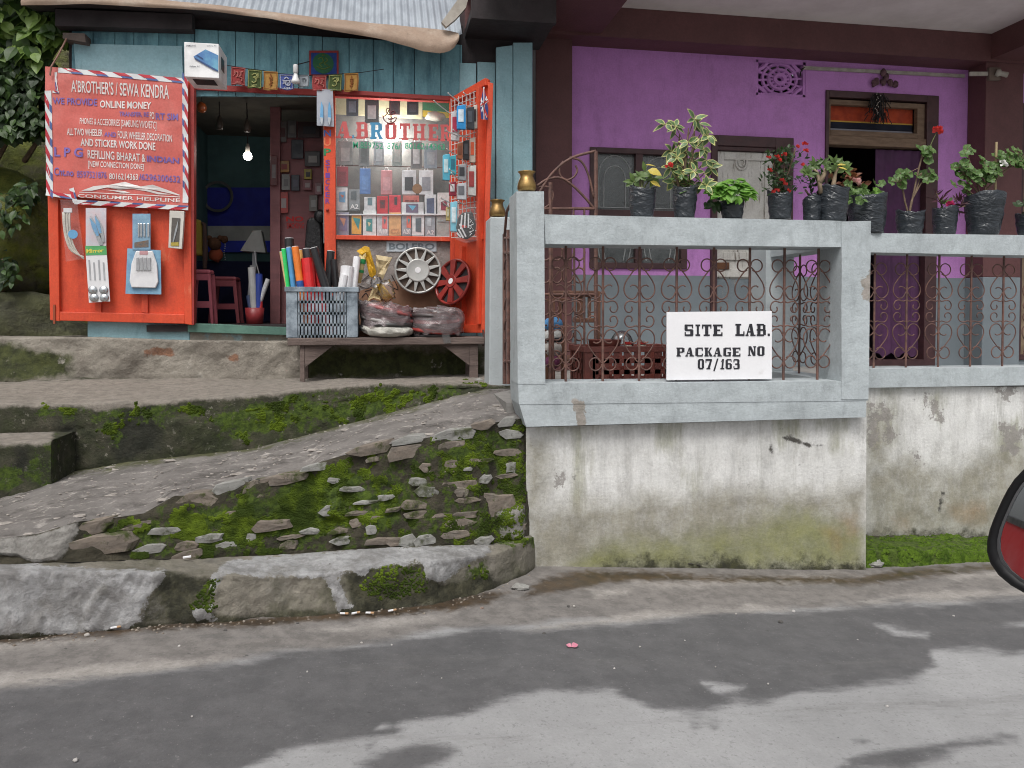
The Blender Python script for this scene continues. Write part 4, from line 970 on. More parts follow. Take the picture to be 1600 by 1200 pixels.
for x0, y0, x1, y1 in ((853, 467, 882, 471), (853, 503, 882, 508), (857, 471, 862, 503), (874, 471, 878, 503)): MB().pr(x0, y0, x1, y1, 4.6, .025).build("rail", m_wood, ch2)
for x in (855, 880): MB().bar(PY(x, 508, 4.62), Vector((PY(x, 508, 4.62).x, 4.62, zfl)), .025, .025).build("leg", m_wood, ch2)
MB().tube([PY(852, 469, 4.61), PY(884, 468, 4.61)], .008, 6).build("top_rail", m_wood, ch2)
bg_ = thing("cloth_bag", "blue, white and black shoulder bag with a pink pouch hanging behind the left post", "bag", PY(866, 575, 4.5))
for nm, (x0, y0, x1, y1), c, sd_ in (("top_panel", (850, 497, 878, 516), S(90, 150, 205), 1), ("middle_panel", (850, 514, 879, 536), S(215, 215, 212), 2), ("dark_panel", (851, 524, 877, 535), (.012, .013, .02), 3), ("front_panel", (851, 533, 876, 556), S(190, 185, 180), 4), ("pouch", (852, 555, 873, 575), S(120, 60, 95), 5)):
    a, b = PY(x0, y0, 4.5), PY(x1, y1, 4.5); cc = (a + b) / 2; r = 1
    MB().blob((cc.x, 4.5 - .004 * sd_, cc.z), 1, sd_, .1, 14, 9, (abs(a.x - b.x) / 2 * 1.1, .05, abs(a.z - b.z) / 2 * 1.15), 2).build(nm, mat("bag_" + nm, c, rough=.8, bump=.3), bg_, smooth=True)
m_crate = mat("maroon_plastic", (.21, .062, .048), (.15, .045, .036), 10, rough=.5, bump=.1)
YK = 4.12
def crate(root, m, x0, x1, y0, y1, z0, z1, rowsn, lip=.035, gaps=6, vert=False, rail=.02):
    """plastic crate: corners, slatted walls, rim, floor"""
    for (cx_, sx_) in ((x0, 1), (x1, -1)):
        for (cy_, sy_) in ((y0, 1), (y1, -1)):
            q = MB(); a, b = sorted((cx_, cx_ + sx_ * lip * 1.8)); c, d = sorted((cy_, cy_ + sy_ * .012)); q.box(a, b, c, d, z0, z1)
            c, d = sorted((cy_ + sy_ * .0125, cy_ + sy_ * lip * 1.8)); a, b = sorted((cx_, cx_ + sx_ * .012)); q.box(a, b, c, d, z0, z1); q.build("corner", m, root, bevel=.003)
    rim = MB(); t = .03
    rim.box(x0 - .008, x1 + .008, y0 - .008, y0 + .014, z1 - t, z1 + .003); rim.box(x0 - .008, x1 + .008, y1 - .014, y1 + .008, z1 - t, z1 + .003); rim.box(x0 - .008, x0 + .014, y0 + .0145, y1 - .0145, z1 - t, z1 + .003); rim.box(x1 - .014, x1 + .008, y0 + .0145, y1 - .0145, z1 - t, z1 + .003)
    rim.build("rim", m, root, bevel=.003)
    MB().box(x0 + .014, x1 - .014, y0 + .014, y1 - .014, z0, z0 + .01).build("base", m, root)
    for wname, fixed in (("f", y0), ("b", y1), ("l", x0), ("r", x1)):
        q = MB(); fb_ = wname in "fb"; A, B = (x0 + lip * 1.8, x1 - lip * 1.8) if fb_ else (y0 + lip * 1.8, y1 - lip * 1.8)
        def bx(a0, a1, zz0, zz1, th):
            if fb_: q.box(a0, a1, min(fixed, fixed + (th if wname == 'f' else -th)), max(fixed, fixed + (th if wname == 'f' else -th)), zz0, zz1)
            else: q.box(min(fixed, fixed + (th if wname == 'l' else -th)), max(fixed, fixed + (th if wname == 'l' else -th)), a0, a1, zz0, zz1)
        hgt = z1 - t - z0
        for k in range(rowsn + 1): zc = z0 + hgt * k / rowsn; bx(A, B, zc, zc + rail * .5, .01)
        n_ = int((B - A) / gaps)
        for k in range(n_ + 1):
            xx = lerp(A, B, k / max(n_, 1)); bx(xx - gaps * .31, xx + gaps * .31, z0, z1 - t, .007)
        q.build("slatted_side", m, root)
kx0, kx1, kz1 = PY(914, 560, YK).x, PY(1060, 560, YK).x, PY(980, 542, YK).z
zk0 = zfl
kr = thing("plastic_crate", "maroon plastic crate on the porch floor behind the railing, left of the white board", "crate", ((kx0 + kx1) / 2, YK, zk0))
crate(kr, m_crate, kx0, kx1, YK, YK + .34, zk0, kz1, 4, gaps=.055, rail=.05)
bw = one("bowl", MB().lathe([(.06, 0), (.085, .01), (.095, .055), (.1, .06), (.085, .055), (.07, .02), (.0, .02)], (PY(953, 545, YK).x, YK + .1, kz1 - .02), 20), m_crate, "dark brown bowl sitting on the maroon crate", "bowl", smooth=True)
MB_lids = [("jar", "small jar with a red lid at the left of the crate top", 965), ("jar", "jar with a red lid in the middle of the crate top", 988), ("jar", "jar with a red lid at the right of the crate top", 1010)]
m_redlid = mat("red_lid", (.5, .03, .025), rough=.4); m_jar = mat("pale_jar", S(190, 190, 175), rough=.3)
for nm, lb_, px in MB_lids:
    b = PY(px, 545, YK); t = thing(nm, lb_, "jar", (b.x, YK + .08, kz1), "small jars on the crate")
    MB().lathe([(.024, -.03), (.026, 0), (.02, .012)], t.location, 14).build("body", m_jar, t, smooth=True); MB().lathe([(.026, .012), (.026, .026), (0, .027)], t.location, 14).build("lid", m_redlid, t)
dm = MB().lathe([(.07 * math.cos(t), .09 * math.sin(t)) for t in np.linspace(0, math.pi / 2, 8)], (PY(985, 545, YK).x, YK + .16, kz1), 18)
one("cake_cover", dm, clear_mat("clear_plastic", (.97, .97, .97), .06, .06, .1), "clear plastic dome cover standing on the maroon crate", "cover", smooth=True)
m_rust = None

# white sign board
sg = thing("sign_board", "white board reading SITE LAB. PACKAGE NO 07/163 standing against the railing", "sign", PY(1124, 594, YF + .04))
MB().pq([(1042, 487.5), (1206, 486), (1206, 592), (1042, 594)], YF + .03, .012).build("board", layered("white_board", (.86, .86, .88), (.82, .82, .84), 3, [dict(attr=None, c=(.55, .5, .45), nsc=7, amp=1, bias=-.45, soft=.2, max=.35)], rough=.55, bump=.08, grain=.03), sg)
tx = MB()
P_ = on(YF + .028)
GL = {'I': [(.3, 0, .7, 1), (.05, 0, .95, .15), (.05, .85, .95, 1)], 'T': [(.33, 0, .67, 1), (0, .84, 1, 1), (0, .64, .13, .84), (.87, .64, 1, .84), (.18, 0, .82, .13)],
      'E': [(.08, 0, .44, 1), (0, 0, 1, .16), (0, .84, 1, 1), (.42, .43, .76, .57), (.86, .16, 1, .32), (.86, .68, 1, .84)], 'L': [(.12, 0, .48, 1), (0, .86, .64, 1), (0, 0, 1, .16), (.86, .16, 1, .38)],
      'A': [[(0, 0), (.16, 0), (.5, 1), (.38, 1)], [(.52, 0), (.9, 0), (.66, 1), (.38, 1)], (.2, .28, .6, .4), (-.06, 0, .28, .12), (.46, 0, 1.04, .12)], 'B': [(.08, 0, .42, 1), (0, .86, .8, 1), (0, .43, .8, .57), (0, 0, .8, .14), (.68, .5, .96, .92), (.7, .08, 1, .5)],
      'S': [(.04, .5, .36, .95), (.06, .85, .95, 1), (.82, .66, .95, .85), (.1, .43, .9, .59), (.64, .06, .97, .5), (.05, 0, .92, .15), (.05, .15, .18, .34)], 'P': [(.08, 0, .42, 1), (0, .86, .85, 1), (.68, .5, 1, .93), (.4, .42, .85, .56), (0, 0, .56, .13)],
      'C': [(.03, .08, .38, .92), (.2, .85, .95, 1), (.2, 0, .95, .15), (.82, .64, .97, .86), (.82, .14, .97, .32)], 'K': [(.08, 0, .42, 1), (0, .87, .52, 1), (0, 0, .52, .13), [(.4, .45), (.55, .45), (.95, 1), (.72, 1)], [(.45, .55), (.62, .62), (1.02, 0), (.66, 0)]],
      'G': [(.03, .08, .38, .92), (.2, .85, .95, 1), (.2, 0, .95, .15), (.82, .66, .97, .86), (.55, .36, 1, .5), (.68, .1, .97, .42)], 'N': [(.05, 0, .24, 1), (.76, 0, .95, 1), [(.05, 1), (.4, 1), (.95, 0), (.62, 0)], (-.04, 0, .34, .11), (.66, .89, 1.04, 1)],
      'O': [(.03, .1, .37, .9), (.63, .1, .97, .9), (.16, .86, .84, 1), (.16, 0, .84, .14)], '7': [(.02, .83, .98, 1), (.02, .64, .15, .83), [(.25, 0), (.62, 0), (.98, .84), (.7, .84)], (.15, 0, .75, .12)], '/': [[(0, -.18), (.3, -.18), (1, 1.05), (.72, 1.05)]], '1': [[(.35, 0), (.75, 0), (.95, 1), (.6, 1)], (.15, 0, 1, .12), [(.3, .72), (.42, .7), (.68, 1), (.58, 1)]],
      '6': [(.04, .1, .38, .9), (.18, .86, .9, 1), (.16, 0, .84, .14), (.64, .08, .97, .52), (.3, .47, .84, .6), (.8, .72, .93, .87)], '3': [(.1, .86, .84, 1), (.3, .44, .8, .57), (.1, 0, .84, .14), (.62, .5, .94, .92), (.64, .08, .98, .5), (.05, .68, .2, .9), (.05, .1, .2, .3)], '.': [(.1, 0, .8, .2)]}
GL['0'] = GL['O']
GL['R'] = [(.08, 0, .42, 1), (0, .86, .82, 1), (.66, .5, .96, .93), (.4, .42, .84, .56), (0, 0, .52, .13), [(.5, .45), (.74, .45), (1.04, 0), (.74, 0)]]; GL['H'] = [(.06, 0, .34, 1), (.66, 0, .94, 1), (.34, .42, .66, .56), (-.04, 0, .44, .12), (.56, 0, 1.04, .12), (-.04, .88, .44, 1), (.56, .88, 1.04, 1)]
def slab_text(mb_, s, x0, x1, yt, yb, narrow={'I': .55, '.': .35, '1': .7, '/': .8}, YT=None):
    ws = [narrow.get(c, 1) for c in s]; gap = .16; tot = sum(ws) + gap * (len(s) - 1); u = (x1 - x0) / tot; x = x0; k = 0
    for c, w_ in zip(s, ws):
        for r in GL[c]:
            poly = r if isinstance(r, list) else [(r[0], r[1]), (r[2], r[1]), (r[2], r[3]), (r[0], r[3])]
            k += 1; mb_.add([PY(x + a * w_ * u, yb + (yt - yb) * b, (YF + .0285 if YT is None else YT) - .0002 * (k % 7)) for a, b in poly], [tuple(range(len(poly)))])
        x += (w_ + gap) * u
for s_, a in (("SITE", (1069, 1129, 507, 525)), ("LAB.", (1149, 1204, 506, 525)), ("PACKAGE", (1057, 1157, 543, 557)), ("NO", (1169, 1195, 541, 556)), ("07/163", (1090, 1156, 561, 577))): slab_text(tx, s_, *a)
for t, q in () and (("SITE", [(1069, 507), (1129, 507), (1129, 525), (1069, 524)]), ("LAB.", [(1148, 507), (1203, 506), (1203, 524), (1148, 524)]), ("PACKAGE", [(1057, 543), (1157, 542), (1157, 557), (1057, 558)]), ("NO", [(1169, 541), (1195, 541), (1195, 555), (1169, 556)]), ("07/163", [(1090, 561), (1156, 561), (1156, 577), (1090, 578)])):
    text_on(tx, t, q, P_, .05)
for x0, x1, y in ((1069, 1080, 524), (1148, 1166, 524.5), (1174, 1190, 524)): pass
tx.build("lettering", mat("black_sign_paint", (.022, .022, .03), rough=.6), sg)
# ------------------------------------------------------------------ potted plants on the parapet
tb = NT("black_polythene"); tb.l(tb.mix(tb.smooth(tb.noise(7, 4), .35, .65), (.022, .027, .033), (.036, .042, .050)), tb.b.inputs['Base Color']); tb.b.inputs['Roughness'].default_value = .3; tb.b.inputs['Specular IOR Level'].default_value = .55
tb.bump(tb.mth('ADD', tb.noise(8, 2, .5, (1, 1, 1.9), 2.4), tb.mth('MULTIPLY', tb.noise(22, 2, .5, (1, 1, 1.6), 2.0), .3)), .5, .035); m_bag = tb.m
m_soil = mat("soil", (.035, .025, .018), rough=.95, bump=.6)
def leafmat(name, c, c2, rough=.5, sc=9):
    t = NT(name); t.l(t.mix(t.smooth(t.noise(sc, 4), .35, .65), c2, c), t.b.inputs['Base Color']); t.b.inputs['Roughness'].default_value = rough
    t.b.inputs['Subsurface Weight'].default_value = 0
    tl = t.n("ShaderNodeBsdfTranslucent"); tl.inputs[0].default_value = (c[0] * 1.3, min(c[1] * 1.5, 1), c[2], 1); mx = t.n("ShaderNodeMixShader"); mx.inputs[0].default_value = .25
    t.l(t.b.outputs[0], mx.inputs[1]); t.l(tl.outputs[0], mx.inputs[2]); t.l(mx.outputs[0], t.o.inputs['Surface'])
    return t.m
def varimat(name, ci, ce):
    t = NT(name); f = t.smooth(t.mth('ADD', t.attr('edge'), t.mth('MULTIPLY', t.mth('SUBTRACT', t.noise(30, 3), .5), 1.2)), .5, .85)
    t.l(t.mix(f, ci, ce), t.b.inputs['Base Color']); t.b.inputs['Roughness'].default_value = .45; return t.m
m_ger = leafmat("geranium_leaf", (.13, .215, .065), (.06, .125, .03), sc=25); m_geryellow = leafmat("yellow_leaf", (.62, .5, .1), (.5, .38, .08))
m_var = varimat("variegated_leaf", (.085, .15, .055), (.46, .46, .17)); m_lime = leafmat("lime_leaf", (.18, .36, .055), (.10, .23, .035))
m_dkl = leafmat("dark_leaf", (.035, .07, .022), (.022, .045, .015)); m_aden = leafmat("adenium_leaf", (.12, .19, .05), (.07, .12, .035))
m_purl = leafmat("purple_leaf", (.07, .02, .035), (.04, .015, .02)); m_brl = leafmat("brown_leaf", (.20, .075, .04), (.12, .045, .025))
m_stem = mat("plant_stem", (.19, .13, .085), (.12, .08, .05), 20, rough=.8); m_gstem = mat("green_stem", (.14, .16, .06), rough=.7)
m_redf = mat("red_petal", (.72, .05, .045), rough=.6); m_pinkf = mat("pink_petal", (.75, .06, .22), rough=.6); m_palef = mat("pale_pink_petal", (.75, .42, .4), rough=.6); m_whitef = mat("white_petal", (.8, .8, .75), rough=.6)
PG_ = "plants in black bags on the porch rail"
def plant(label, x0, x1, yt, yb_, Y, seed, flare=0.0):
    b = PY((x0 + x1) / 2, yb_, Y); s = (b - C0).length / F; r = (x1 - x0) / 2 * s * .93; h = (yb_ - yt) * s
    t = thing("potted_plant", label, "potted plant", b, PG_)
    n = 30; k = 14; m = MB(); rnd = random.Random(seed); ph = rnd.random() * 9; lean = rnd.uniform(-.06, .06); o = 0
    for j in range(k + 1):
        f_ = j / k; rr = r * (.82 - .08 * flare + (.14 + .16 * flare) * f_ + .05 * math.sin(f_ * 2.6) + .02 * math.sin(f_ * 19 + ph))
        for i in range(n):
            a = 2 * math.pi * i / n; q = Vector((math.cos(a) * 2.2, math.sin(a) * 2.2, f_ * 3.4))
            w_ = 1 + .05 * N(q, 1, seed) + .035 * N(q, 2.6, seed + 3) * (1 if j > 1 else .3)
            zz = h * f_ + (.012 * math.sin(a * 2 + ph) + .01 * N(q, 1.2, seed + 5)) * f_ ** 3
            m.v.append((b.x + rr * w_ * math.cos(a) + lean * h * f_ * .4, b.y + rr * w_ * math.sin(a), b.z + zz))
    for i in range(n):
        x, y, z = m.v[k * n + i]; m.v.append((b.x + (x - b.x) * .93, b.y + (y - b.y) * .93, z - .004))
    for i in range(n):
        x, y, z = m.v[k * n + i]; m.v.append((b.x + (x - b.x) * .9, b.y + (y - b.y) * .9, b.z + h * .9))
    for j in range(k + 2):
        for i in range(n): m.f.append((j * n + i, j * n + (i + 1) % n, (j + 1) * n + (i + 1) % n, (j + 1) * n + i))
    m.f.append(tuple(reversed(range(n))))
    m.build("grow_bag", m_bag, t, smooth=True)
    MB().lathe([(r * .9, h * .86), (r * .5, h * .91), (0, h * .92)], b, 16).build("soil", m_soil, t, smooth=True)
    t_s = s
    return t, s, b, rnd
def rdir(rnd, up=.3, fr=-.3):
    d = Vector((rnd.uniform(-1, 1), rnd.uniform(-1, .6) + fr, rnd.uniform(-.5, 1) + up)); return d.normalized()
def flower(root, m, p, r, seed, n=9):
    f_ = MB(); rnd = random.Random(seed)
    for i in range(n):
        d = rdir(rnd, .2, -.5); f_.leaf(Vector(p) + d * r * .35, d + rdir(rnd) * .5, d.orthogonal(), r, r * .9, fold=.2)
    f_.build("flower", m, root)
def cluster(mb_, p, rnd, n, L, W, up=.2, edge=False, spread=1.0):
    for i in range(n):
        a = 2 * math.pi * (i + rnd.random() * .6) / n; d = Vector((math.cos(a) * spread, rnd.uniform(-.9, .4), math.sin(a) * .75 * spread - .1 + up + rnd.uniform(-.3, .3)))
        mb_.leaf(p, d, Vector((rnd.uniform(-.45, .45), -1, rnd.uniform(0, .9))), L * rnd.uniform(.75, 1.2), W * rnd.uniform(.8, 1.15), edge)
Yp = YF + .1
pq_ = lambda Y, x, y, d=0: PY(x, y, Y + d)
# 1 small coleus
t, s, b, rnd = plant("small plant with one big yellow leaf, leftmost black bag on the front rail", 981, 1025, 296, 340.5, Yp, 1)
st = MB(); lv = MB(); yl_ = MB()
for x, y in ((1008, 268), (990, 284), (1022, 278), (1000, 275)): st.tube([pq_(Yp, 1003, 298), pq_(Yp, (x + 1003) / 2, (y + 290) / 2, rnd.uniform(-.02, .02)), pq_(Yp, x, y)], .004, 5); cluster(lv, pq_(Yp, x, y), rnd, 5, 15 * s, 8 * s, .1)
yl_.leaf(pq_(Yp, 1012, 266, -.03), (1, -.5, -.25), (0, -.8, .6), 22 * s, 17 * s); yl_.leaf(pq_(Yp, 1016, 284, -.03), (1, -.3, -.3), (0, -.7, .6), 17 * s, 11 * s); yl_.leaf(pq_(Yp, 1008, 258), (1, 0, .15), (0, -.5, .8), 18 * s, 6 * s)
st.build("stem", m_gstem, t); lv.build("foliage", m_aden, t); yl_.build("yellow_leaf", m_geryellow, t)
# 2 variegated shrub
t, s, b, rnd = plant("tall shrub with cream-edged leaves in a black bag on the front rail", 1050, 1089, 294, 341, Yp, 2)
st = MB(); lv = MB(); dl = MB()
CL = [(1040, 194), (1056, 198), (1085, 186), (1092, 193), (1098, 205), (1106, 212), (1063, 232), (1050, 236), (1075, 222), (1090, 222), (1099, 232), (1104, 250), (1110, 262), (1082, 246), (1070, 250), (1058, 246), (1048, 262), (1085, 268), (1066, 270), (1096, 285), (1052, 284), (1104, 290), (1076, 284)]
for (a0, mid) in (((1068, 296), (1070, 262)), ((1076, 296), (1080, 258)), ((1062, 297), (1056, 272))):
    st.tube([pq_(Yp, *a0), pq_(Yp, *mid), pq_(Yp, mid[0] + 3, mid[1] - 30), pq_(Yp, mid[0] + 6, mid[1] - 62)], [.008, .007, .006, .003], 6)
for x, y in CL:
    p = pq_(Yp, x, y, rnd.uniform(-.07, .06)); st.tube([pq_(Yp, 1073 + (x - 1073) * .25, min(y + 26, 292)), p], .003, 4); cluster(lv, p, rnd, rnd.choice((4, 5, 6)), 18 * s, 8.5 * s, rnd.uniform(-.3, .2), True)
for i in range(26): dl.leaf(pq_(Yp, 1070 + rnd.gauss(0, 14), 284 + rnd.gauss(0, 8), rnd.uniform(-.05, .05)), rdir(rnd, 0), (0, -.5, 1), 15 * s, 8 * s)
st.build("stem", m_stem, t); lv.build("foliage", m_var, t); dl.build("lower_foliage", m_ger, t); flower(t, m_redf, pq_(Yp, 1046, 261, -.05), 6 * s, 3)
# 3 lime dome
t, s, b, rnd = plant("dome of bright lime-green perforated leaves in a short black bag", 1125, 1163, 312, 342, Yp, 3)
lv = MB(); dl = MB()
for i in range(120):
    a, q = rnd.uniform(0, math.pi), rnd.uniform(0, 1) ** .5; x = 1143 + 31 * math.cos(a) * q * rnd.uniform(.8, 1.1); y = 306 - 27 * math.sin(a) * q; d_ = -(1 - q * q) ** .5 * .1 + rnd.uniform(-.01, .02)
    nrm = Vector(((x - 1143) / 40, -.7, (306 - y) / 30 + .2)); lv.leaf(pq_(Yp, x, y, d_), Vector(((x - 1143) / 30 + rnd.uniform(-.6, .6), -.5, rnd.uniform(-.9, .2))), nrm, 15 * s, 11 * s, k=8)
for i in range(24): dl.leaf(pq_(Yp, 1120 + rnd.gauss(0, 9), 316 + rnd.gauss(0, 5), rnd.uniform(-.04, .04)), rdir(rnd, -.6), (0, -1, .4), 13 * s, 8 * s)
lv.build("foliage", m_lime, t); dl.build("lower_foliage", m_dkl, t)
# 4 red flowering
t, s, b, rnd = plant("upright dark-leaved plant dotted with small red flowers, in a black bag", 1200, 1238, 303, 342, Yp, 4)
st = MB(); lv = MB()
for (x, y) in ((1206, 250), (1215, 240), (1226, 255), (1243, 232)):
    st.tube([pq_(Yp, 1217, 306), pq_(Yp, (x + 1217) / 2 + 3, (y + 300) / 2), pq_(Yp, x, y)], .004, 5)
for i in range(330):
    f_ = rnd.random(); x = 1216 + rnd.gauss(0, 9 + 4 * math.sin(f_ * 3)) + (18 * max(0, f_ - .55) * 2 if rnd.random() < .5 else 0); y = 306 - f_ * 72 + rnd.gauss(0, 3)
    lv.leaf(pq_(Yp, x, y, rnd.gauss(0, .035)), rdir(rnd, .2), rdir(rnd, .8), 8.5 * s, 4.2 * s)
st.build("stem", m_stem, t); lv.build("foliage", m_dkl, t)
for i, (x, y) in enumerate([(1200, 248), (1213, 246), (1217, 252), (1225, 243), (1252, 259), (1222, 284), (1226, 290), (1207, 301), (1213, 299), (1231, 300), (1244, 231), (1259, 237), (1258, 226), (1202, 268)]): flower(t, m_redf, pq_(Yp, x, y, -.05), 4.2 * s, i, 7)
# 5 bag with bonsai trunks (two bags)
t, s, b, rnd = plant("bare curly stemmed plant in a sagging dark bag, half behind the desert rose bag", 1254, 1284, 311, 345, Yp + .04, 5)
st = MB(); lv = MB()
for pts in (((1275, 312), (1280, 295), (1284, 278)), ((1282, 300), (1290, 296), (1287, 303)), ((1268, 312), (1262, 302), (1258, 296))): st.tube([pq_(Yp + .04, *q) for q in pts], .006, 6)
for i in range(90): lv.leaf(pq_(Yp + .04, 1272 + rnd.gauss(0, 12), 283 + rnd.gauss(0, 11), rnd.gauss(0, .03)), rdir(rnd), rdir(rnd, .8), 9 * s, 5 * s)
st.build("stem", m_stem, t); lv.build("foliage", m_dkl, t)
t, s, b, rnd = plant("desert rose with two pale swollen trunks and glossy leaf rosettes, black bag", 1279, 1324, 298, 346, Yp, 6)
st = MB(); lv = MB(); yl_ = MB()
for pts in (((1284, 302), (1280, 285), (1276, 268), (1268, 262)), ((1301, 300), (1303, 284), (1306, 268), (1312, 260)), ((1280, 285), (1288, 272), (1290, 262))): st.tube([pq_(Yp, *q) for q in pts], [.017, .012, .008, .006][:len(pts)], 8)
for x, y in ((1262, 266), (1272, 258), (1284, 256), (1293, 262), (1303, 254), (1312, 256), (1320, 266), (1308, 264), (1264, 272), (1318, 258)): cluster(lv, pq_(Yp, x, y, rnd.uniform(-.05, .05)), rnd, 8, 12 * s, 6 * s, .35)
yl_.leaf(pq_(Yp, 1308, 258, -.04), (1, -.3, .2), (0, -.6, .8), 13 * s, 6 * s); yl_.leaf(pq_(Yp, 1310, 262, -.05), (.9, -.5, -.1), (0, -.6, .8), 12 * s, 6 * s)
st.build("trunk", mat("pale_trunk", (.33, .25, .17), (.24, .18, .12), 14, rough=.7), t, smooth=True); lv.build("foliage", m_aden, t); yl_.build("yellow_leaf", m_geryellow, t)
# 7 on the set-back rail
Yq = YW2 + .07
t, s, b, rnd = plant("low leafy plant with red-brown begonia leaves behind, widest black bag on the set-back rail", 1327, 1383, 312, 366, Yq - .02, 7)
lv = MB(); br = MB()
for i in range(46): lv.round_leaf(pq_(Yq, 1352 + rnd.gauss(0, 14), 304 + rnd.gauss(0, 7), rnd.gauss(-.03, .05)), rdir(rnd, .5, -.6), 6.5 * s * rnd.uniform(.7, 1.2), i)
for i in range(40): br.leaf(pq_(Yq, 1326 + rnd.gauss(0, 10), 283 + rnd.gauss(0, 9), .05 + rnd.gauss(0, .03)), rdir(rnd), rdir(rnd, .5), 13 * s, 8 * s)
lv.build("foliage", m_ger, t); br.build("brown_foliage", m_brl, t); flower(t, m_palef, pq_(Yq, 1337, 287, -.02), 7 * s, 2)
MB().round_leaf(pq_(Yq, 1371, 299, -.06), (.2, -.9, .4), 7 * s, 3).build("bright_leaf", m_lime, t)
def geranium(t, Y, s, rnd, base, stems, leaves, r):
    st = MB(); lv = MB()
    for pts in stems: st.tube([pq_(Y, *q) for q in [base] + list(pts)], [.0065] + [.0055] * (len(pts) - 1) + [.003], 6)
    for i, (x, y) in enumerate(leaves):
        p = pq_(Y, x, y, rnd.uniform(-.05, .04)); lv.round_leaf(p, Vector((rnd.uniform(-.4, .4), -.75, rnd.uniform(.2, .7))), r * s * rnd.uniform(.8, 1.15), i + int(x))
        q = min((pp_ for ss in stems for pp_ in ss), key=lambda c: (c[0] - x) ** 2 + (c[1] - y) ** 2); st.tube([pq_(Y, *q), p], .0022, 4)
    st.build("stem", m_stem, t); lv.build("foliage", m_ger, t)
t, s, b, rnd = plant("leggy geranium with sparse leaves and one red bloom held high, black bag", 1401, 1441, 335, 366, Yq, 8)
geranium(t, Yq, s, rnd, (1420, 338), [[(1414, 315), (1411, 298), (1404, 285)], [(1430, 290), (1436, 262), (1442, 240), (1452, 232)], [(1426, 310), (1438, 288), (1448, 278)], [(1424, 315), (1432, 296), (1440, 270)]],
         [(1393, 283), (1400, 279), (1409, 288), (1407, 270), (1417, 275), (1413, 280), (1420, 270), (1436, 274), (1450, 282), (1457, 268), (1446, 272), (1460, 276), (1437, 231), (1448, 240), (1457, 234), (1451, 250), (1446, 234)], 7.4)
MB().tube([pq_(Yq, 1452, 232), pq_(Yq, 1457, 220), pq_(Yq, 1463, 208)], .0025, 5).build("flower_stalk", m_gstem, t)
for i, (x, y) in enumerate(((1460, 204), (1466, 203), (1463, 208), (1468, 208))): flower(t, m_redf, pq_(Yq, x, y, -.01), 5 * s, 20 + i, 8)
t, s, b, rnd = plant("small plant with dark purple strap leaves and a magenta flower, black bag", 1459, 1493, 331, 367, Yq, 9)
lv = MB()
for i in range(26):
    c = (1498, 322) if i % 2 else (1470, 312); lv.leaf(pq_(Yq, c[0] + rnd.gauss(0, 5), c[1] + rnd.gauss(0, 7), rnd.gauss(0, .02)), rdir(rnd), rdir(rnd), 15 * s, 3.4 * s)
st = MB(); st.tube([pq_(Yq, 1476, 334), pq_(Yq, 1470, 318), pq_(Yq, 1462, 300)], .004, 5); st.tube([pq_(Yq, 1478, 334), pq_(Yq, 1490, 326), pq_(Yq, 1508, 322)], .004, 5)
gl_ = MB(); 
for i in range(6): gl_.leaf(pq_(Yq, 1478 + rnd.gauss(0, 3), 322 + rnd.gauss(0, 5)), rdir(rnd, .4), rdir(rnd), 9 * s, 5 * s)
st.build("stem", m_stem, t); lv.build("foliage", m_purl, t); gl_.build("green_leaf", m_ger, t); flower(t, m_pinkf, pq_(Yq, 1484, 322, -.03), 6 * s, 5)
t, s, b, rnd = plant("big sprawling geranium tied to a bamboo stake, flared black bag at the right", 1512, 1562, 314, 367, Yq, 10, 1.0)
LV = [(1500 + rnd.gauss(0, 10), 262 + rnd.gauss(0, 5)) for i in range(8)] + [(1512, 231), (1516, 237), (1508, 240), (1520, 234)] + [(1520 + rnd.gauss(0, 12), 272 + rnd.gauss(0, 9)) for i in range(22)] + [(1548 + rnd.gauss(0, 9), 268 + rnd.gauss(0, 9)) for i in range(16)] + [(1582 + rnd.gauss(0, 13), 252 + rnd.gauss(0, 7)) for i in range(26)] + [(1610 + rnd.gauss(0, 8), 255 + rnd.gauss(0, 6)) for i in range(10)] + [(1535, 247), (1490, 287), (1510, 300), (1512, 292), (1556, 262)]
geranium(t, Yq, s, rnd, (1538, 316), [[(1530, 298), (1520, 270), (1512, 240)], [(1524, 296), (1508, 272), (1498, 262)], [(1542, 295), (1552, 285), (1576, 262), (1605, 252)], [(1540, 290), (1545, 268)], [(1515, 300), (1510, 296)]], LV, 6.4)
MB().tube([pq_(Yq, 1554, 330, .03), pq_(Yq, 1557, 222, .03)], .008, 6).build("stake", mat("bamboo", (.42, .32, .18), rough=.6), t)
for i, (x, y) in enumerate(((1566, 255), (1569, 259))): flower(t, m_whitef, pq_(Yq, x, y, -.06), 4 * s, 40 + i, 7)
t, s, b, rnd = plant("black plant bag cut by the right edge of the picture", 1592, 1630, 340, 368, Yq, 11)
lv = MB()
for i in range(30): lv.round_leaf(pq_(Yq, 1612 + rnd.gauss(0, 9), 325 + rnd.gauss(0, 8), rnd.gauss(0, .04)), rdir(rnd, .5, -.6), 6 * s, i)
lv.build("foliage", m_dkl, t)
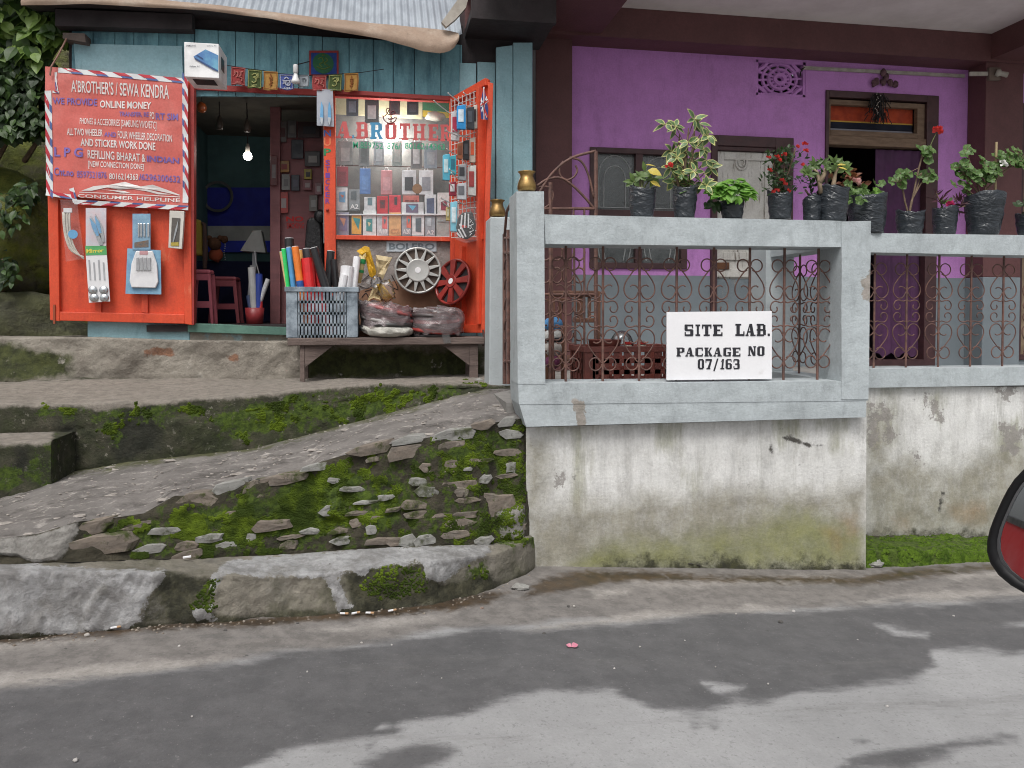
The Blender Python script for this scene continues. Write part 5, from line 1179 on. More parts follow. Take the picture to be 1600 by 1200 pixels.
# ------------------------------------------------------------------ phone shop on the left
YS = 5.75
on_ = on
TEAL = (.20, .41, .47)
m_teal = layered("teal_board_paint", TEAL, dk(TEAL, .8), 4, [
    dict(c=(.035, .10, .14), c2=(.05, .14, .19), nsc=3.2, amp=1, bias=-.12, soft=.3, st=(2.4, 1, .5), max=.75),
    dict(c=(.26, .36, .38), nsc=11, amp=1, bias=-.42, soft=.1, st=(2, 1, .4)),
    dict(c=(.03, .03, .03), nsc=14, amp=1, bias=-.55, soft=.04)], rough=.8, bump=.35, bsc=40)
m_tealp = layered("pale_teal_paint", (.31, .49, .54), (.27, .45, .50), 3, [dict(c=(.09, .2, .25), nsc=4, amp=1, bias=-.38, soft=.25, st=(2.2, 1, .5), max=.6), dict(c=(.3, .38, .39), nsc=16, amp=1, bias=-.45, soft=.06)], rough=.8, bump=.3, bsc=40)
m_red = layered("red_door_paint", RED, dk(RED, .86), 3, [dict(c=(.48, .05, .03), nsc=5, amp=1, bias=-.18, soft=.3, max=.6, st=(2, 1, .5), nr=.75), dict(c=(.75, .22, .12), nsc=7, amp=1, bias=-.3, soft=.12, max=.5, st=(2, 1, .6)), dict(c=(.2, .06, .03), nsc=16, amp=1, bias=-.42, soft=.06)], rough=.5, bump=.15, bsc=60)
m_redd = mat("dark_red_paint", (.36, .035, .03), (.26, .028, .024), 6, rough=.55, bump=.2)
m_green = mat("green_sill_paint", (.10, .21, .165), (.07, .15, .12), 7, rough=.7, bump=.3)
shop = thing("shop", "small teal plank phone shop with orange-red door and window frames", "shop", PY(460, 530, YS))
zfs = PY(370, 507, YS).z
# plank front: upper boards, boards behind the red leaf, boards to the right
bd = MB(); rnd = random.Random(11); x = 112.0
top_row = lambda x: lerp(34, 70, max(0, (x - 112) / 610))
while x < 720:
    wd = rnd.uniform(27, 42); x1 = min(x + wd - .9, 722)
    yb = 150 if x > 290 else 132
    bd.pq([(x, top_row(x)), (x1, top_row(x1)), (x1, yb + rnd.uniform(-1, 1)), (x, yb)], YS + rnd.uniform(0, .012), .03); x += wd
bd.build("plank_wall", m_teal, shop, bevel=.003)
MB().pq([(108, 20), (724, 40), (724, 150), (290, 140), (290, 126), (108, 124)], YS + .045, .012).build("gap_light_blocker", m_dark, shop)  # added dark sheet, keeps light from showing through the plank gaps
MB().pq([(115, 68), (284, 72), (286, 128), (120, 128)], YS - .02, .018).build("panel", m_tealp, shop)
bd = MB()
for x0, x1, yt in ((718, 744, 97), (746, 774, 98), (775.5, 801, 72), (802, 832, 68)): bd.pq([(x0, yt + rnd.uniform(-2, 3)), (x1, yt + rnd.uniform(-2, 3)), (x1, 615), (x0, 615)], YS - (.05 if x0 > 770 else .01) + rnd.uniform(0, .008), .03)
bd.build("plank_wall", m_tealp, shop, bevel=.003)
MB().pr(716, 60, 832, 640, YS + .03, .03).build("gap_light_blocker", m_dark, shop)  # second added sheet, blocks light in the gaps of the right planks
MB().pr(137, 122, 296, 531, YS + .001, .06).build("base_wall", m_tealp, shop)
m_rub = layered("painted_rubble", (.3, .28, .24), (.2, .18, .15), 5, [dict(c=(.3, .4, .42), nsc=6, amp=1, bias=-.15, soft=.1), dict(c=(.2, .1, .06), nsc=7, amp=1, bias=-.4, soft=.06)], rough=.9, bump=.6, bsc=30)
MB().pr(297, 516, 765, 545, YS + .005, .06).build("base_wall", m_rub, shop)
MB().pq([(293, 505), (452, 511), (452, 524), (293, 519)], YS - .035, .16).build("sill", m_green, shop, bevel=.004)
MB().pq([(292, 131), (440, 137), (725, 151), (725, 159), (440, 146), (292, 139)], YS - .02, .06).build("header", m_redd, shop)
# roof: corrugated sheet rising behind the eave, and a sagging sheet-metal lip
m_zinc = mat("corrugated_zinc", (.42, .46, .50), (.32, .35, .39), 5, rough=.45, metal=.35, bump=.1, st=(1, 1, .3))
LT = [(30, -30), (340, 0), (500, 20), (600, 30), (700, 40), (718, 44)]; LB = [(30, 6), (140, 4), (320, 14), (420, 27), (500, 43), (560, 53), (600, 60), (640, 71), (662, 79), (690, 82), (708, 76), (718, 60)]
zc = MB(); nx_ = 520; xa, xb = PY(-60, 20, 5.58).x, PY(722, 20, 5.58).x
for j in range(2):
    for i in range(nx_ + 1):
        x = lerp(xa, xb, i / nx_); pxx = lerp(-60, 722, i / nx_); z = PY(pxx, min(rows(LB, pxx), rows(LT, pxx) + 25), 5.58).z; zc.v.append((x, 5.58 + .010 * math.sin(x * 2 * math.pi / .05) + j * 1.2, z + .03 + j * 1.15))
zc.f = [(i, i + 1, nx_ + 2 + i, nx_ + 1 + i) for i in range(nx_)]
zc.build("roof", m_zinc, shop, smooth=True)
m_lip = layered("brown_tin_lip", (.33, .235, .175), (.25, .18, .13), 3, [dict(c=(.42, .36, .29), nsc=3, amp=1, bias=-.25, soft=.3), dict(c=(.16, .11, .07), nsc=8, amp=1, bias=-.4, soft=.2)], rough=.65, bump=.2)
LT = [(30, -30), (340, 0), (500, 20), (600, 30), (700, 40), (718, 44)]; LB = [(30, 6), (140, 4), (320, 14), (420, 27), (500, 43), (560, 53), (600, 60), (640, 71), (662, 79), (690, 82), (708, 76), (718, 60)]
lp = MB(); nl = 90; YL = 5.48
for j in range(9):
    for i in range(nl + 1):
        px = lerp(30, 718, i / nl); t = j / 8; y = lerp(rows(LT, px), rows(LB, px), t); p = PY(px, y, YL); bul = math.sin(t * math.pi * .62)
        lp.v.append((p.x, YL + .09 - .07 * bul + .012 * N((px * .01, t, 0), 2), p.z))
for px in np.linspace(30, 718, nl + 1): q = PY(px, rows(LB, px) , YL); lp.v.append((q.x, YS - .01, PY(px, top_row(px) + 4, YS).z + .03))
lp.f = [(j * (nl + 1) + i, j * (nl + 1) + i + 1, (j + 1) * (nl + 1) + i + 1, (j + 1) * (nl + 1) + i) for j in range(8) for i in range(nl)]
lp.build("eave_lip", m_lip, shop, smooth=True)
un = MB(); 
for i in range(nl + 1):
    px = lerp(30, 718, i / nl); q = PY(px, rows(LB, px), YL); un.v.append((q.x, YL + .05, q.z + .012)); un.v.append((q.x, YS + .02, PY(px, top_row(px), YS).z + .08))
un.f = [(2 * i, 2 * i + 1, 2 * i + 3, 2 * i + 2) for i in range(nl)]
un.build("eave_underside", m_dark, shop)
MB().pq([(86, 14), (300, 22), (300, 46), (86, 40)], YS - .12, .09).build("purlin", m_dark, shop)
MB().pq([(98, 51), (132, 52), (134, 66), (98, 60)], YS - .1, .12).build("wall_plate", mat("grey_timber", (.13, .10, .085), (.09, .07, .06), 8, rough=.85, bump=.3), shop)
MB().prism([PY(690, 34, 5.5), PY(722, -10, 5.5), PY(734, -12, 5.5), PY(728, 12, 5.5), PY(712, 30, 5.5), PY(697, 42, 5.5)], (0, .04, 0)).build("flashing", m_cond, shop)
# room inside
room = MB(); YB = 7.5; zce = PY(400, 133, YS + .05).z; xl, xr_ = PY(296, 300, YS).x - .25, PY(712, 300, YS).x
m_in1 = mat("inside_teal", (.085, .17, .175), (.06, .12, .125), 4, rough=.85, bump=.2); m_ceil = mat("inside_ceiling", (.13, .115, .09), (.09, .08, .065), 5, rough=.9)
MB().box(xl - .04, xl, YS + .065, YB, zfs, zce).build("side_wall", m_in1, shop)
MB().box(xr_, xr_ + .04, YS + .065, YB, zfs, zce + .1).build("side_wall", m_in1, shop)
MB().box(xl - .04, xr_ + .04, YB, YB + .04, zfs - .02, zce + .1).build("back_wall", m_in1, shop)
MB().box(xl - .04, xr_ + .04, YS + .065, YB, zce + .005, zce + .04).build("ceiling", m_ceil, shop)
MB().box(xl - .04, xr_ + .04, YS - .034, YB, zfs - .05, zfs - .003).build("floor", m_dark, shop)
wb = YB - .03
MB().pr(300, 293, 430, 353, wb, .02).build("blue_cloth", mat("blue_cloth", (.025, .032, .34), (.02, .024, .26), 6, rough=.8), shop)
MB().pr(300, 353, 430, 376, wb, .02).build("white_shelf", mat("shelf_white", (.48, .48, .46), rough=.8), shop)
MB().pr(300, 376, 430, 394, wb, .02).build("blue_cloth", mat("blue_cloth_bright", (.03, .05, .55), rough=.7), shop)
m_pinkw = mat("pink_plank_paint", (.25, .10, .105), (.2, .08, .085), 4, rough=.6, bump=.2, st=(1, 1, 4))
YPt = 6.45
MB().pr(436, 190, 520, 512, YPt, .03).build("partition", m_pinkw, shop)
MB().pr(422, 150, 438, 512, YPt - .05, .08).build("post", m_pinkw, shop, bevel=.004)
tx = MB(); text_on(tx, "NO", rq(447, 338, 474, 346), on(YPt - .003), .03); text_on(tx, "SMOKING", rq(448, 348, 475, 357), on(YPt - .003), .01)
tx.build("no_smoking_sign", mat("red_letter", (.62, .02, .02), rough=.6), shop)
# bulb that is lit
lb = thing("light_bulb", "lit round bulb glowing inside the dark shop doorway", "bulb", PY(387, 243, 6.5), "shop bulbs")
p = PY(387, 244, 6.5)
mb_em = bpy.data.materials.new("lit_bulb"); mb_em.use_nodes = True; b_ = mb_em.node_tree.nodes['Principled BSDF']; b_.inputs['Base Color'].default_value = (.9, .9, .9, 1); b_.inputs['Emission Color'].default_value = (1, .97, .9, 1); b_.inputs['Emission Strength'].default_value = 30
MB().blob(p, .034, 0, 0, 14, 10).build("globe", mb_em, lb, smooth=True)
MB().lathe([(.02, .025), (.016, .08), (.012, .1)], p, 12).build("socket", m_cond, lb, smooth=True)
MB().tube([p + Vector((0, 0, .1)), Vector((p.x, p.y, zce))], .004, 5).build("cord", m_dark, lb)
b2 = thing("light_bulb", "unlit white bulb hanging among the prayer flags over the shop door", "bulb", PY(462, 120, YS - .12), "shop bulbs")
p = PY(462, 131, YS - .12); u = .0047
MB().lathe([(0, 0), (6.2 * u, 1 * u), (6.6 * u, 4 * u), (4 * u, 10 * u), (2.6 * u, 15 * u)], p, 14).build("globe", mat("white_bulb", (.8, .8, .8), rough=.3), b2, smooth=True)
MB().lathe([(2.6 * u, 15 * u), (4 * u, 18 * u), (3.8 * u, 27 * u), (3 * u, 29 * u), (0, 29 * u)], p, 12).build("socket", mat("white_socket", (.72, .72, .72), rough=.4), b2, smooth=True)
MB().tube([p + Vector((0, 0, .135)), p + Vector((.03, .05, .16)), p + Vector((.1, .1, .2))], .004, 5).build("cord", m_dark, b2)

# left red leaf, folded flat against the wall
lf = thing("shop_door", "orange-red shop door leaf folded open against the wall, under the banner", "door", PY(190, 507, YS - .06))
YD = YS - .075
MB().pq([(80, 110), (294, 128), (298, 505), (84, 498)], YD + .03, .02).build("panel", m_red, lf)
for q in ([(70, 104), (88, 106), (93, 502), (78, 500)], [(284, 125), (296, 126), (300, 508), (288, 506)]): MB().pq(q, YD, .029).build("stile", m_red, lf, bevel=.004)
for q in ([(92, 487), (288, 491), (288, 506), (93, 501)], [(88, 300), (285, 318), (285, 330), (88, 312)]): MB().pq(q, YD + .004, .025).build("rail", m_red, lf, bevel=.004)
for x in (148, 221): MB().pq([(x, 328), (x + 10, 329), (x + 10, 489.5), (x, 488)], YD + .012, .017).build("batten", m_red, lf, bevel=.003)
MB().pr(83, 476, 86, 506, YD - .008, .008).build("bolt", mat("rust_bolt", (.3, .08, .04), rough=.6, metal=.4), lf)
MB().pq([(296.5, 126), (303, 128), (303, 507), (300.5, 508)], YD + .0, .07).build("edge_board", m_redd, lf)
lf_wire = one("tie_wire", MB().tube([PY(104, 60, YS - .1), PY(92, 84, YS - .12), PY(80, 104, YS - .13), PY(78, 118, YS - .12)], .006, 5), mat("rust_wire", (.3, .16, .12), rough=.7), "rusty tie wire holding the top left corner of the red banner", "wire")
# banner
YBn = YD - .026
bn = thing("banner", "large red printed banner with a striped airmail border", "banner", PY(185, 330, YBn))
m_ban = layered("banner_vinyl", (.62, .15, .125), (.57, .12, .10), 2, [dict(c=(.64, .24, .215), nsc=2, amp=1, bias=-.2, soft=.4, max=.7)], rough=.42, bump=.12, bsc=9, bdist=.02)
bc = lambda cx, cy: (60 + cx * .2083, 90 + cy * .2083)
wv = lambda x, y: .012 * N((x * .022, y * .03, 0), 1, 2) + .003 * N((x * .09, y * .03, 0), 1, 4)
def bsheet(quad, off, nx=30, ny=30):
    m_ = MB(); TL, TR, BR, BL = [Vector(q) for q in quad]
    for j in range(ny + 1):
        for i in range(nx + 1):
            q = TL.lerp(TR, i / nx).lerp(BL.lerp(BR, i / nx), j / ny); p = PY(q.x, q.y, YBn); m_.v.append((p.x, p.y + wv(q.x, q.y) - off, p.z))
    m_.f = [(j * (nx + 1) + i, (j + 1) * (nx + 1) + i, (j + 1) * (nx + 1) + i + 1, j * (nx + 1) + i + 1) for j in range(ny) for i in range(nx)]
    return m_
bsheet([bc(50, 65), bc(1112, 155), bc(1125, 1145), bc(58, 1015)], 0).build("sheet", m_ban, bn, smooth=True)
low = bsheet([bc(255, 1035), bc(1110, 1090), bc(1125, 1146), bc(268, 1100)], .0015, 20, 4)
def bpt(off):
    return lambda x, y: PY(x, y, YBn) + Vector((0, wv(x, y) - off, 0))
wht, rd_, bl_ = MB(), MB(), MB()
def strip(p0, p1, width, n, side, slant=.5):
    """airmail border: white band with red and blue slanted chips"""
    p0, p1 = Vector(bc(*p0)), Vector(bc(*p1)); d = (p1 - p0); L = d.length; d.normalize(); nn = Vector((-d.y, d.x)) * side * width * .2083
    f = bpt(.003); g = bpt(.0045)
    for k in range(12):
        a, b = p0 + d * L * k / 12, p0 + d * L * (k + 1) / 12; wht.add([f(*q) for q in (a, b, b + nn, a + nn)], [(0, 1, 2, 3)])
    st = L / n
    for k in range(n):
        a = p0 + d * (st * k + st * .15); sl = d * st * slant * .6
        rd_.add([g(*q) for q in (a, a + d * st * .5, a + d * st * .5 + nn * .62 + sl, a + nn * .62 + sl)], [(0, 1, 2, 3)])
        bl_.add([g(*q) for q in (a + d * st * .05 + nn * .66 + sl, a + d * st * .5 + nn * .66 + sl, a + d * st * .5 + nn + sl * 1.3, a + d * st * .05 + nn + sl * 1.3)], [(0, 1, 2, 3)])
strip((150, 75), (1090, 155), 38, 5, 1); strip((1122, 165), (1126, 1090), 42, 8, 1, -.9); strip((50, 250), (60, 1015), 50, 6, -1, .9); strip((270, 1100), (1125, 1146), -34, 5, 1, .5)
strip((60, 1000), (255, 1030), 34, 1, 1); strip((232, 985), (262, 1090), -36, 1, 1, .2); strip((110, 250), (158, 255), 16, 1, 1); strip((140, 110), (152, 250), 18, 1, 1)
wht.build("white_border", mat("border_white", (.74, .76, .77), rough=.5), bn); rd_.build("red_border_pattern", mat("border_red", (.5, .025, .045), rough=.5), bn); bl_.build("blue_border_pattern", mat("border_blue", (.08, .13, .34), rough=.5), bn)
W_, B_ = MB(), MB()
def bt(m_, t, x0, x1, yl0, yl1, yr0, yr1, bold=.012):
    text_on(m_, t, [bc(x0, yl0), bc(x1, yr0), bc(x1, yr1), bc(x0, yl1)], bpt(.004), bold)
bt(W_, "A'BROTHER'S / SEWA KENDRA", 248, 980, 170, 258, 205, 312); bt(B_, "WE PROVIDE", 110, 440, 300, 350, 308, 362, .02); bt(W_, "ONLINE MONEY", 462, 848, 320, 376, 335, 390, .02)
bt(B_, "TRANSFER, RE", 608, 830, 405, 448, 412, 452, .02); bt(W_, "PO", 838, 870, 408, 460, 410, 462); bt(B_, "RT SIM", 880, 1050, 415, 465, 422, 474, .02)
bt(W_, "PHONES & ACCESORRIES [SAMSUNG/VIVO/ETC]", 312, 885, 452, 510, 480, 552, .004); bt(W_, "ALL TWO WHEELER", 215, 483, 530, 582, 540, 592); bt(B_, "AND", 495, 585, 558, 592, 562, 600, .02); bt(W_, "FOUR WHEELER DECORATION", 597, 1003, 550, 606, 580, 634)
bt(W_, "AND STICKER WORK DONE", 318, 880, 606, 662, 640, 698, .02); bt(B_, "L P G", 118, 335, 670, 742, 678, 748, .03); bt(W_, "REFILLING BHARAT &", 370, 805, 692, 755, 725, 785, .015); bt(B_, "INDIAN", 815, 1055, 735, 780, 750, 795, .03)
bt(W_, "[NEW CONNECTION DONE]", 372, 790, 772, 832, 798, 850); bt(B_, "Cnt.no", 120, 265, 822, 884, 838, 892, .02); bt(B_, "8597521876", 288, 515, 848, 900, 858, 908, .01); bt(W_, "8016214363", 535, 748, 868, 914, 872, 920, .012); bt(B_, "/6296300632", 755, 1065, 870, 918, 888, 940, .012)
bt(W_, "CONSUMER HELPLINE", 300, 1065, 1024, 1050, 1058, 1086, .012)
mo = bpt(.004)
for poly in ([(325, 1000), (420, 965), (540, 955), (650, 932), (720, 955), (770, 968), (860, 955), (960, 990), (1062, 1030), (1058, 1036), (900, 1000), (800, 985), (700, 985), (600, 990), (520, 975), (400, 1000)], [(470, 990), (560, 995), (640, 1000), (690, 1015), (640, 1018), (560, 1000)], [(720, 990), (820, 990), (900, 1010), (1000, 1028), (900, 1026), (800, 1000)], [(310, 1008), (700, 1024), (1066, 1044), (1066, 1049), (700, 1029), (310, 1013)]):
    W_.add([mo(*bc(*q)) for q in poly], [tuple(range(len(poly)))])
W_.build("white_lettering", mat("banner_white", (.78, .74, .72), rough=.5), bn); B_.build("blue_lettering", mat("banner_blue", (.20, .13, .42), rough=.5), bn)

# packets hung on the red leaf
m_card = mat("white_card", (.74, .74, .75), (.68, .68, .7), 20, rough=.5); m_silver = mat("chrome_trim", (.62, .64, .66), rough=.22, metal=.9); m_film = clear_mat("clear_film", (.98, .98, .98), .05, .02, .2, (.8, .8, .8), wob=.2); m_bluec = mat("blue_card", (.23, .42, .56), (.15, .3, .46), 14, rough=.4); m_grayc = mat("grey_card", (.42, .43, .45), rough=.4); m_blueb = mat("sky_blue_gloss", (.16, .40, .66), rough=.25)
YA = YD - .03
def pack(name, label, cat, px, py, Y, group="packets hung on the red door leaf"): return thing(name, label, cat, PY(px, py, Y), group)
t = pack("cable_tie_bag", "clear bag of curved white cable ties with a round blue label", "packet", 112, 409, YA)
tie = MB()
for k in range(9): tie.tube([PY(*q, YA - .003 * (k % 3)) for q in smoothline([(98 + k * 1.4, 331), (99 + k * 1.3, 352), (103 + k * 1.2, 375), (112 + k * 1.0, 393), (131, 401 + k * .5)], 3)], .004, 4)
tie.build("cable_tie", mat("tie_white", (.72, .68, .6), rough=.5), t, smooth=True)
MB().pq([(94, 312), (120, 312), (132, 404), (103, 409)], YA - .016, .002).build("film", m_film, t); MB().lathe([(0, 0), (.031, 0), (.031, .002), (0, .002)], PY(114, 366, YA - .017), 20, axis=(0, -1, 0)).build("label", m_blueb, t)
MB().pq([(99, 325), (112, 325), (112, 332), (99, 332)], YA - .012, .012).build("tie_head", m_card, t)
def blade(m_, x0, y0, x1, y1, wd, Y):
    a, b = Vector((x0, y0)), Vector((x1, y1)); d = (b - a).normalized(); n = Vector((-d.y, d.x)) * wd / 2; m = a.lerp(b, .45)
    m_.pq([tuple(a), tuple(m + n), tuple(b + n * .9), tuple(b - n * .2), tuple(m - n)], Y, .006)
t = pack("trim_blister", "blister card of two slanted blue and chrome trim blades on the red door", "packet", 150, 384, YA)
MB().pr(134, 325, 166, 384, YA + .003, .004).build("card", mat("pinkish_card", (.62, .5, .53), (.55, .55, .6), 16, rough=.5), t)
b_m, c_m = MB(), MB(); blade(c_m, 141, 337, 160, 382, 10, YA - .004); blade(c_m, 149, 334, 163, 378, 9, YA - .004); blade(b_m, 140, 340, 154, 368, 7, YA - .008); blade(b_m, 148, 337, 158, 364, 6, YA - .008)
c_m.build("chrome_blade", m_silver, t); b_m.build("blue_blade", m_blueb, t); MB().pr(136, 331, 165, 383, YA - .013, .002).build("film", m_film, t)
t = pack("mirror_card", "long white card headed Mirror with four round mirrors at its foot", "packet", 152, 473, YA)
MB().pq([(133, 384), (166, 384), (172, 471), (139, 473)], YA, .004).build("card", m_card, t); MB().pq([(133, 384), (166, 384), (167, 398), (134, 399)], YA - .002, .0015).build("header", mat("green_header", (.10, .40, .14), rough=.5), t)
tx = MB(); text_on(tx, "Mirror", [(135, 389), (162, 388), (162, 394), (135, 396)], on(YA - .003), .02); tx.build("lettering", mat("yellow_ink", (.8, .68, .1), rough=.5), t)
q = MB()
for k in range(4): q.pq([(138 + k * 7.4, 406 + (k % 2) * 4), (140.5 + k * 7.4, 406 + (k % 2) * 4), (142.5 + k * 7.4, 438), (140 + k * 7.4, 438)], YA - .002, .0015)
q.build("printed_bar", m_grayc, t)
for x, y in ((145, 453), (162, 453), (147, 465), (163, 465)): MB().lathe([(0, .012), (.024, .010), (.03, .003), (.03, 0), (0, 0)], PY(x, y, YA - .001), 18, axis=(0, -1, .1)).build("round_mirror", m_silver, t, smooth=True)
t = pack("trim_card", "small blue blister card with two upright chrome trims on the red door", "packet", 221, 390, YA)
MB().pr(207, 334, 235, 390, YA, .004).build("card", m_bluec, t); q = MB()
for x in (215, 219, 224, 230): q.pr(x, 349, x + 3, 370, YA - .007, .006)
q.build("chrome_bar", m_silver, t, bevel=.002); MB().pq([(210, 379), (232, 375), (232, 386), (210, 387)], YA - .002, .0015).build("picture", mat("brown_print", S(120, 85, 50), S(70, 75, 80), 40, rough=.5), t); MB().pr(208, 336, 234, 389, YA - .012, .002).build("film", m_film, t)
t = pack("pedal_card", "wide blue card holding a white bucket-shaped cover and grey grips", "packet", 224, 460, YA + .004)
MB().pq([(199, 388), (251, 391), (252, 460), (196, 459)], YA + .006, .004).build("card", m_bluec, t)
MB().pq([(212, 392), (238, 392), (245, 412), (247, 440), (243, 450), (205, 449), (202, 438), (205, 412)], YA - .012, .016).build("cover", m_card, t, bevel=.006); q = MB()
for x in (213, 219, 225, 231): q.pq([(x, 403), (x + 4, 402), (x + 4.5, 422), (x - .5, 423)], YA - .02, .007)
q.build("grip", m_grayc, t, bevel=.002); MB().pr(218, 392, 231, 398, YA - .014, .0015).build("label", mat("pink_print", S(205, 150, 155), rough=.5), t); MB().pr(209, 390, 240, 428, YA - .024, .002).build("film", m_film, t)
t = pack("windowed_box", "slim white box with a dark window hung at the right of the red door", "box", 276, 389, YA - .02)
MB().pq([(265, 329), (288, 330), (284, 389), (263, 387)], YA - .03, .035).build("carton", mat("box_cream", (.68, .66, .6), rough=.5), t, bevel=.002); MB().pq([(268.5, 340), (282, 341), (279.5, 385), (266.5, 384)], YA - .032, .0015).build("window", mat("dark_print", (.12, .11, .10), rough=.3), t); q = MB(); blade(q, 279, 342, 271, 378, 3, YA - .036); q.build("bright_blade", m_silver, t); MB().pq([(267, 379), (279, 378), (279, 384), (267, 384)], YA - .034, .0015).build("gold_print", m_geryellow, t)

# white carton under the eave
cb = thing("phone_carton", "white display carton with a teal phone picture hanging under the eave", "box", PY(315, 125, 5.25))
x0, x1, z0, z1 = PY(288, 100, 5.2).x, PY(342, 100, 5.2).x, PY(315, 121, 5.2).z, PY(315, 67, 5.2).z
MB().box(x0, x1, 5.2, 5.46, z0, z1).build("carton", mat("carton_white", (.9, .9, .9), rough=.45), cb, bevel=.003)
cq = lambda cx, cy: PY(280 + cx * .175, 40 + cy * .175, 5.197)
q = MB(); q.add([cq(*a) for a in ((128, 275), (235, 212), (348, 265), (348, 408), (300, 385), (140, 295))], [(0, 1, 2, 3, 4, 5)]); q.build("picture", mat("teal_phone_print", S(110, 170, 195), S(75, 120, 175), 9, rough=.4), cb)
q = MB(); q.add([PY(280 + a * .175, 40 + b_ * .175, 5.194) for a, b_ in ((128, 275), (140, 285), (348, 400), (348, 412), (300, 392), (140, 300))], [(0, 1, 2, 3, 4, 5)]); q.add([PY(280 + a * .175, 40 + b_ * .175, 5.194) for a, b_ in ((150, 265), (160, 260), (215, 292), (210, 302))], [(0, 1, 2, 3)]); q.build("picture_edge", mat("navy_print", S(50, 80, 130), rough=.4), cb)
tx = MB(); text_on(tx, "SAMSUNG", [(290.5, 70), (306, 70), (306, 72.5), (290.5, 72.5)], on(5.196), .01); text_on(tx, "Galaxy A7", [(323, 70.5), (338, 70.5), (338, 73), (323, 73)], on(5.196), .01); text_on(tx, "Galaxy A7", [(296, 102.5), (312, 102.5), (312, 105), (296, 105)], on(5.196), .02); tx.build("lettering", mat("grey_ink", S(95, 100, 110), rough=.6), cb)
MB().box(x1 + .001, x1 + .003, 5.27, 5.36, z0 + .08, z1 - .06).build("side_picture", mat("dark_teal_print", S(40, 60, 65), rough=.4), cb)
MB().box(x0 + .04, x1 - .04, 5.24, 5.36, z0 - .003, z0 - .001).build("bottom_slot", m_dark, cb)

# prayer flags
YFl = YS - .09
m_fl = {k: mat("flag_" + k, v, dk(v, .75), 20, rough=.9, bump=.3, bsc=90) for k, v in dict(red=(.30, .04, .04), green=(.06, .09, .025), yellow=(.42, .23, .06), blue=(.06, .09, .3), white=(.32, .35, .38), royal=(.015, .05, .22)).items()}
m_ink = {k: mat("ink_" + k, v, rough=.8) for k, v in dict(red=(.48, .16, .14), green=(.36, .37, .14), yellow=(.30, .11, .03), blue=(.5, .52, .6), white=(.18, .2, .22), royal=(.03, .13, .07)).items()}
GLY = {"red": [[(.25, .2), (.3, .4), (.2, .5)], [(.25, .35), (.45, .3), (.5, .5), (.42, .6)], [(.6, .25), (.85, .25)], [(.7, .25), (.72, .45), (.6, .55), (.8, .6), (.8, .75)]],
       "green": [[(.3, .3), (.5, .22), (.65, .3), (.55, .4), (.4, .42), (.6, .5), (.62, .65), (.45, .72), (.3, .62)], [(.62, .5), (.75, .35), (.7, .2)], [(.78, .42), (.82, .42)]],
       "yellow": [[(.5, .15), (.5, .3), (.38, .34), (.62, .34)], [(.4, .45), (.6, .42), (.45, .55), (.62, .58), (.4, .68), (.6, .72)], [(.5, .72), (.5, .82)]],
       "blue": [[(.35, .3), (.5, .2), (.65, .3)], [(.2, .42), (.8, .4)], [(.3, .42), (.3, .6), (.2, .62)], [(.45, .42), (.42, .65), (.55, .7), (.6, .5)], [(.7, .42), (.72, .65), (.6, .72)]],
       "white": [[(.3, .3), (.6, .3), (.7, .45)], [(.4, .3), (.42, .55)], [(.6, .4), (.6, .65)]]}
def pflag(label, col, x0, y0, x1, y1, word=None, sl=0):
    t = thing("prayer_flag", label, "flag", PY((x0 + x1) / 2, y0, YFl), "prayer flags over the shop doorway")
    m_ = MB(); n = 8; ph = x0 * .7
    fn = lambda a, b: (x0 + (x1 - x0) * a + .5 * math.sin(b * 5 + ph), y0 + (y1 - y0) * b + sl * a + .6 * math.sin(a * 7 + ph) * b)
    pf = lambda a, b, o=0: PY(*fn(a, b), YFl) + Vector((0, .008 * math.sin(a * 6 + ph) * b - o, 0))
    for j in range(n + 1):
        for i in range(n + 1): m_.v.append(pf(i / n, j / n))
    m_.f = [(j * (n + 1) + i, (j + 1) * (n + 1) + i, (j + 1) * (n + 1) + i + 1, j * (n + 1) + i + 1) for j in range(n) for i in range(n)]
    m_.build("cloth", m_fl[col], t, smooth=True)
    g = MB()
    for ln in GLY[col]: g.tube([pf(a, b, .004) for a, b in smoothline(ln, 4)], .0042 if col != 'white' else .003, 4)
    if word: text_on(g, word, [(.3, .8), (.7, .8), (.7, .93), (.3, .93)], lambda a, b: pf(a, b, .004), .01)
    for a, b, c, d in ((.06, .06, .94, .06), (.06, .94, .94, .94), (.06, .06, .06, .94), (.94, .06, .94, .94)):
        g.tube([pf(a, b, .003), pf((a + c) / 2, (b + d) / 2, .003), pf(c, d, .003)], .0022, 4)
    g.build("printed_sign", m_ink[col], t)
pflag("red prayer flag at the left end of the string, next to the carton", "red", 361, 104, 383, 132, "HUNG", 2); pflag("green prayer flag beside the leftmost red one", "green", 387, 108, 409, 137, "MEY", 2); pflag("yellow prayer flag left of the blue one", "yellow", 412, 111, 434, 140, None, 1); pflag("blue and white prayer flag printed OM", "blue", 437, 116, 459, 140, "OM", .5)
pflag("faded white prayer flag right behind the hanging bulb", "white", 466, 117, 483, 136, None, 0); pflag("red prayer flag just above the blister card", "red", 488, 118, 510, 142, None, 0); pflag("green prayer flag near the right end of the string", "green", 513, 117, 534, 143, None, -1); pflag("yellow prayer flag at the right end of the string", "yellow", 538, 115, 560, 143, None, -1)
one("flag_string", MB().tube([PY(x, y, YFl + .004) for x, y in ((355, 102), (385, 107), (411, 110), (436, 115), (466, 117), (488, 117.5), (512, 117), (537, 115), (566, 113), (600, 108))], .0025, 4), m_dark, "thin string carrying the small prayer flags", "string")
t = thing("cloth_hanging", "square blue cloth with a red border and a green lotus sign, above the small flags", "flag", PY(506, 79, YS - .03))
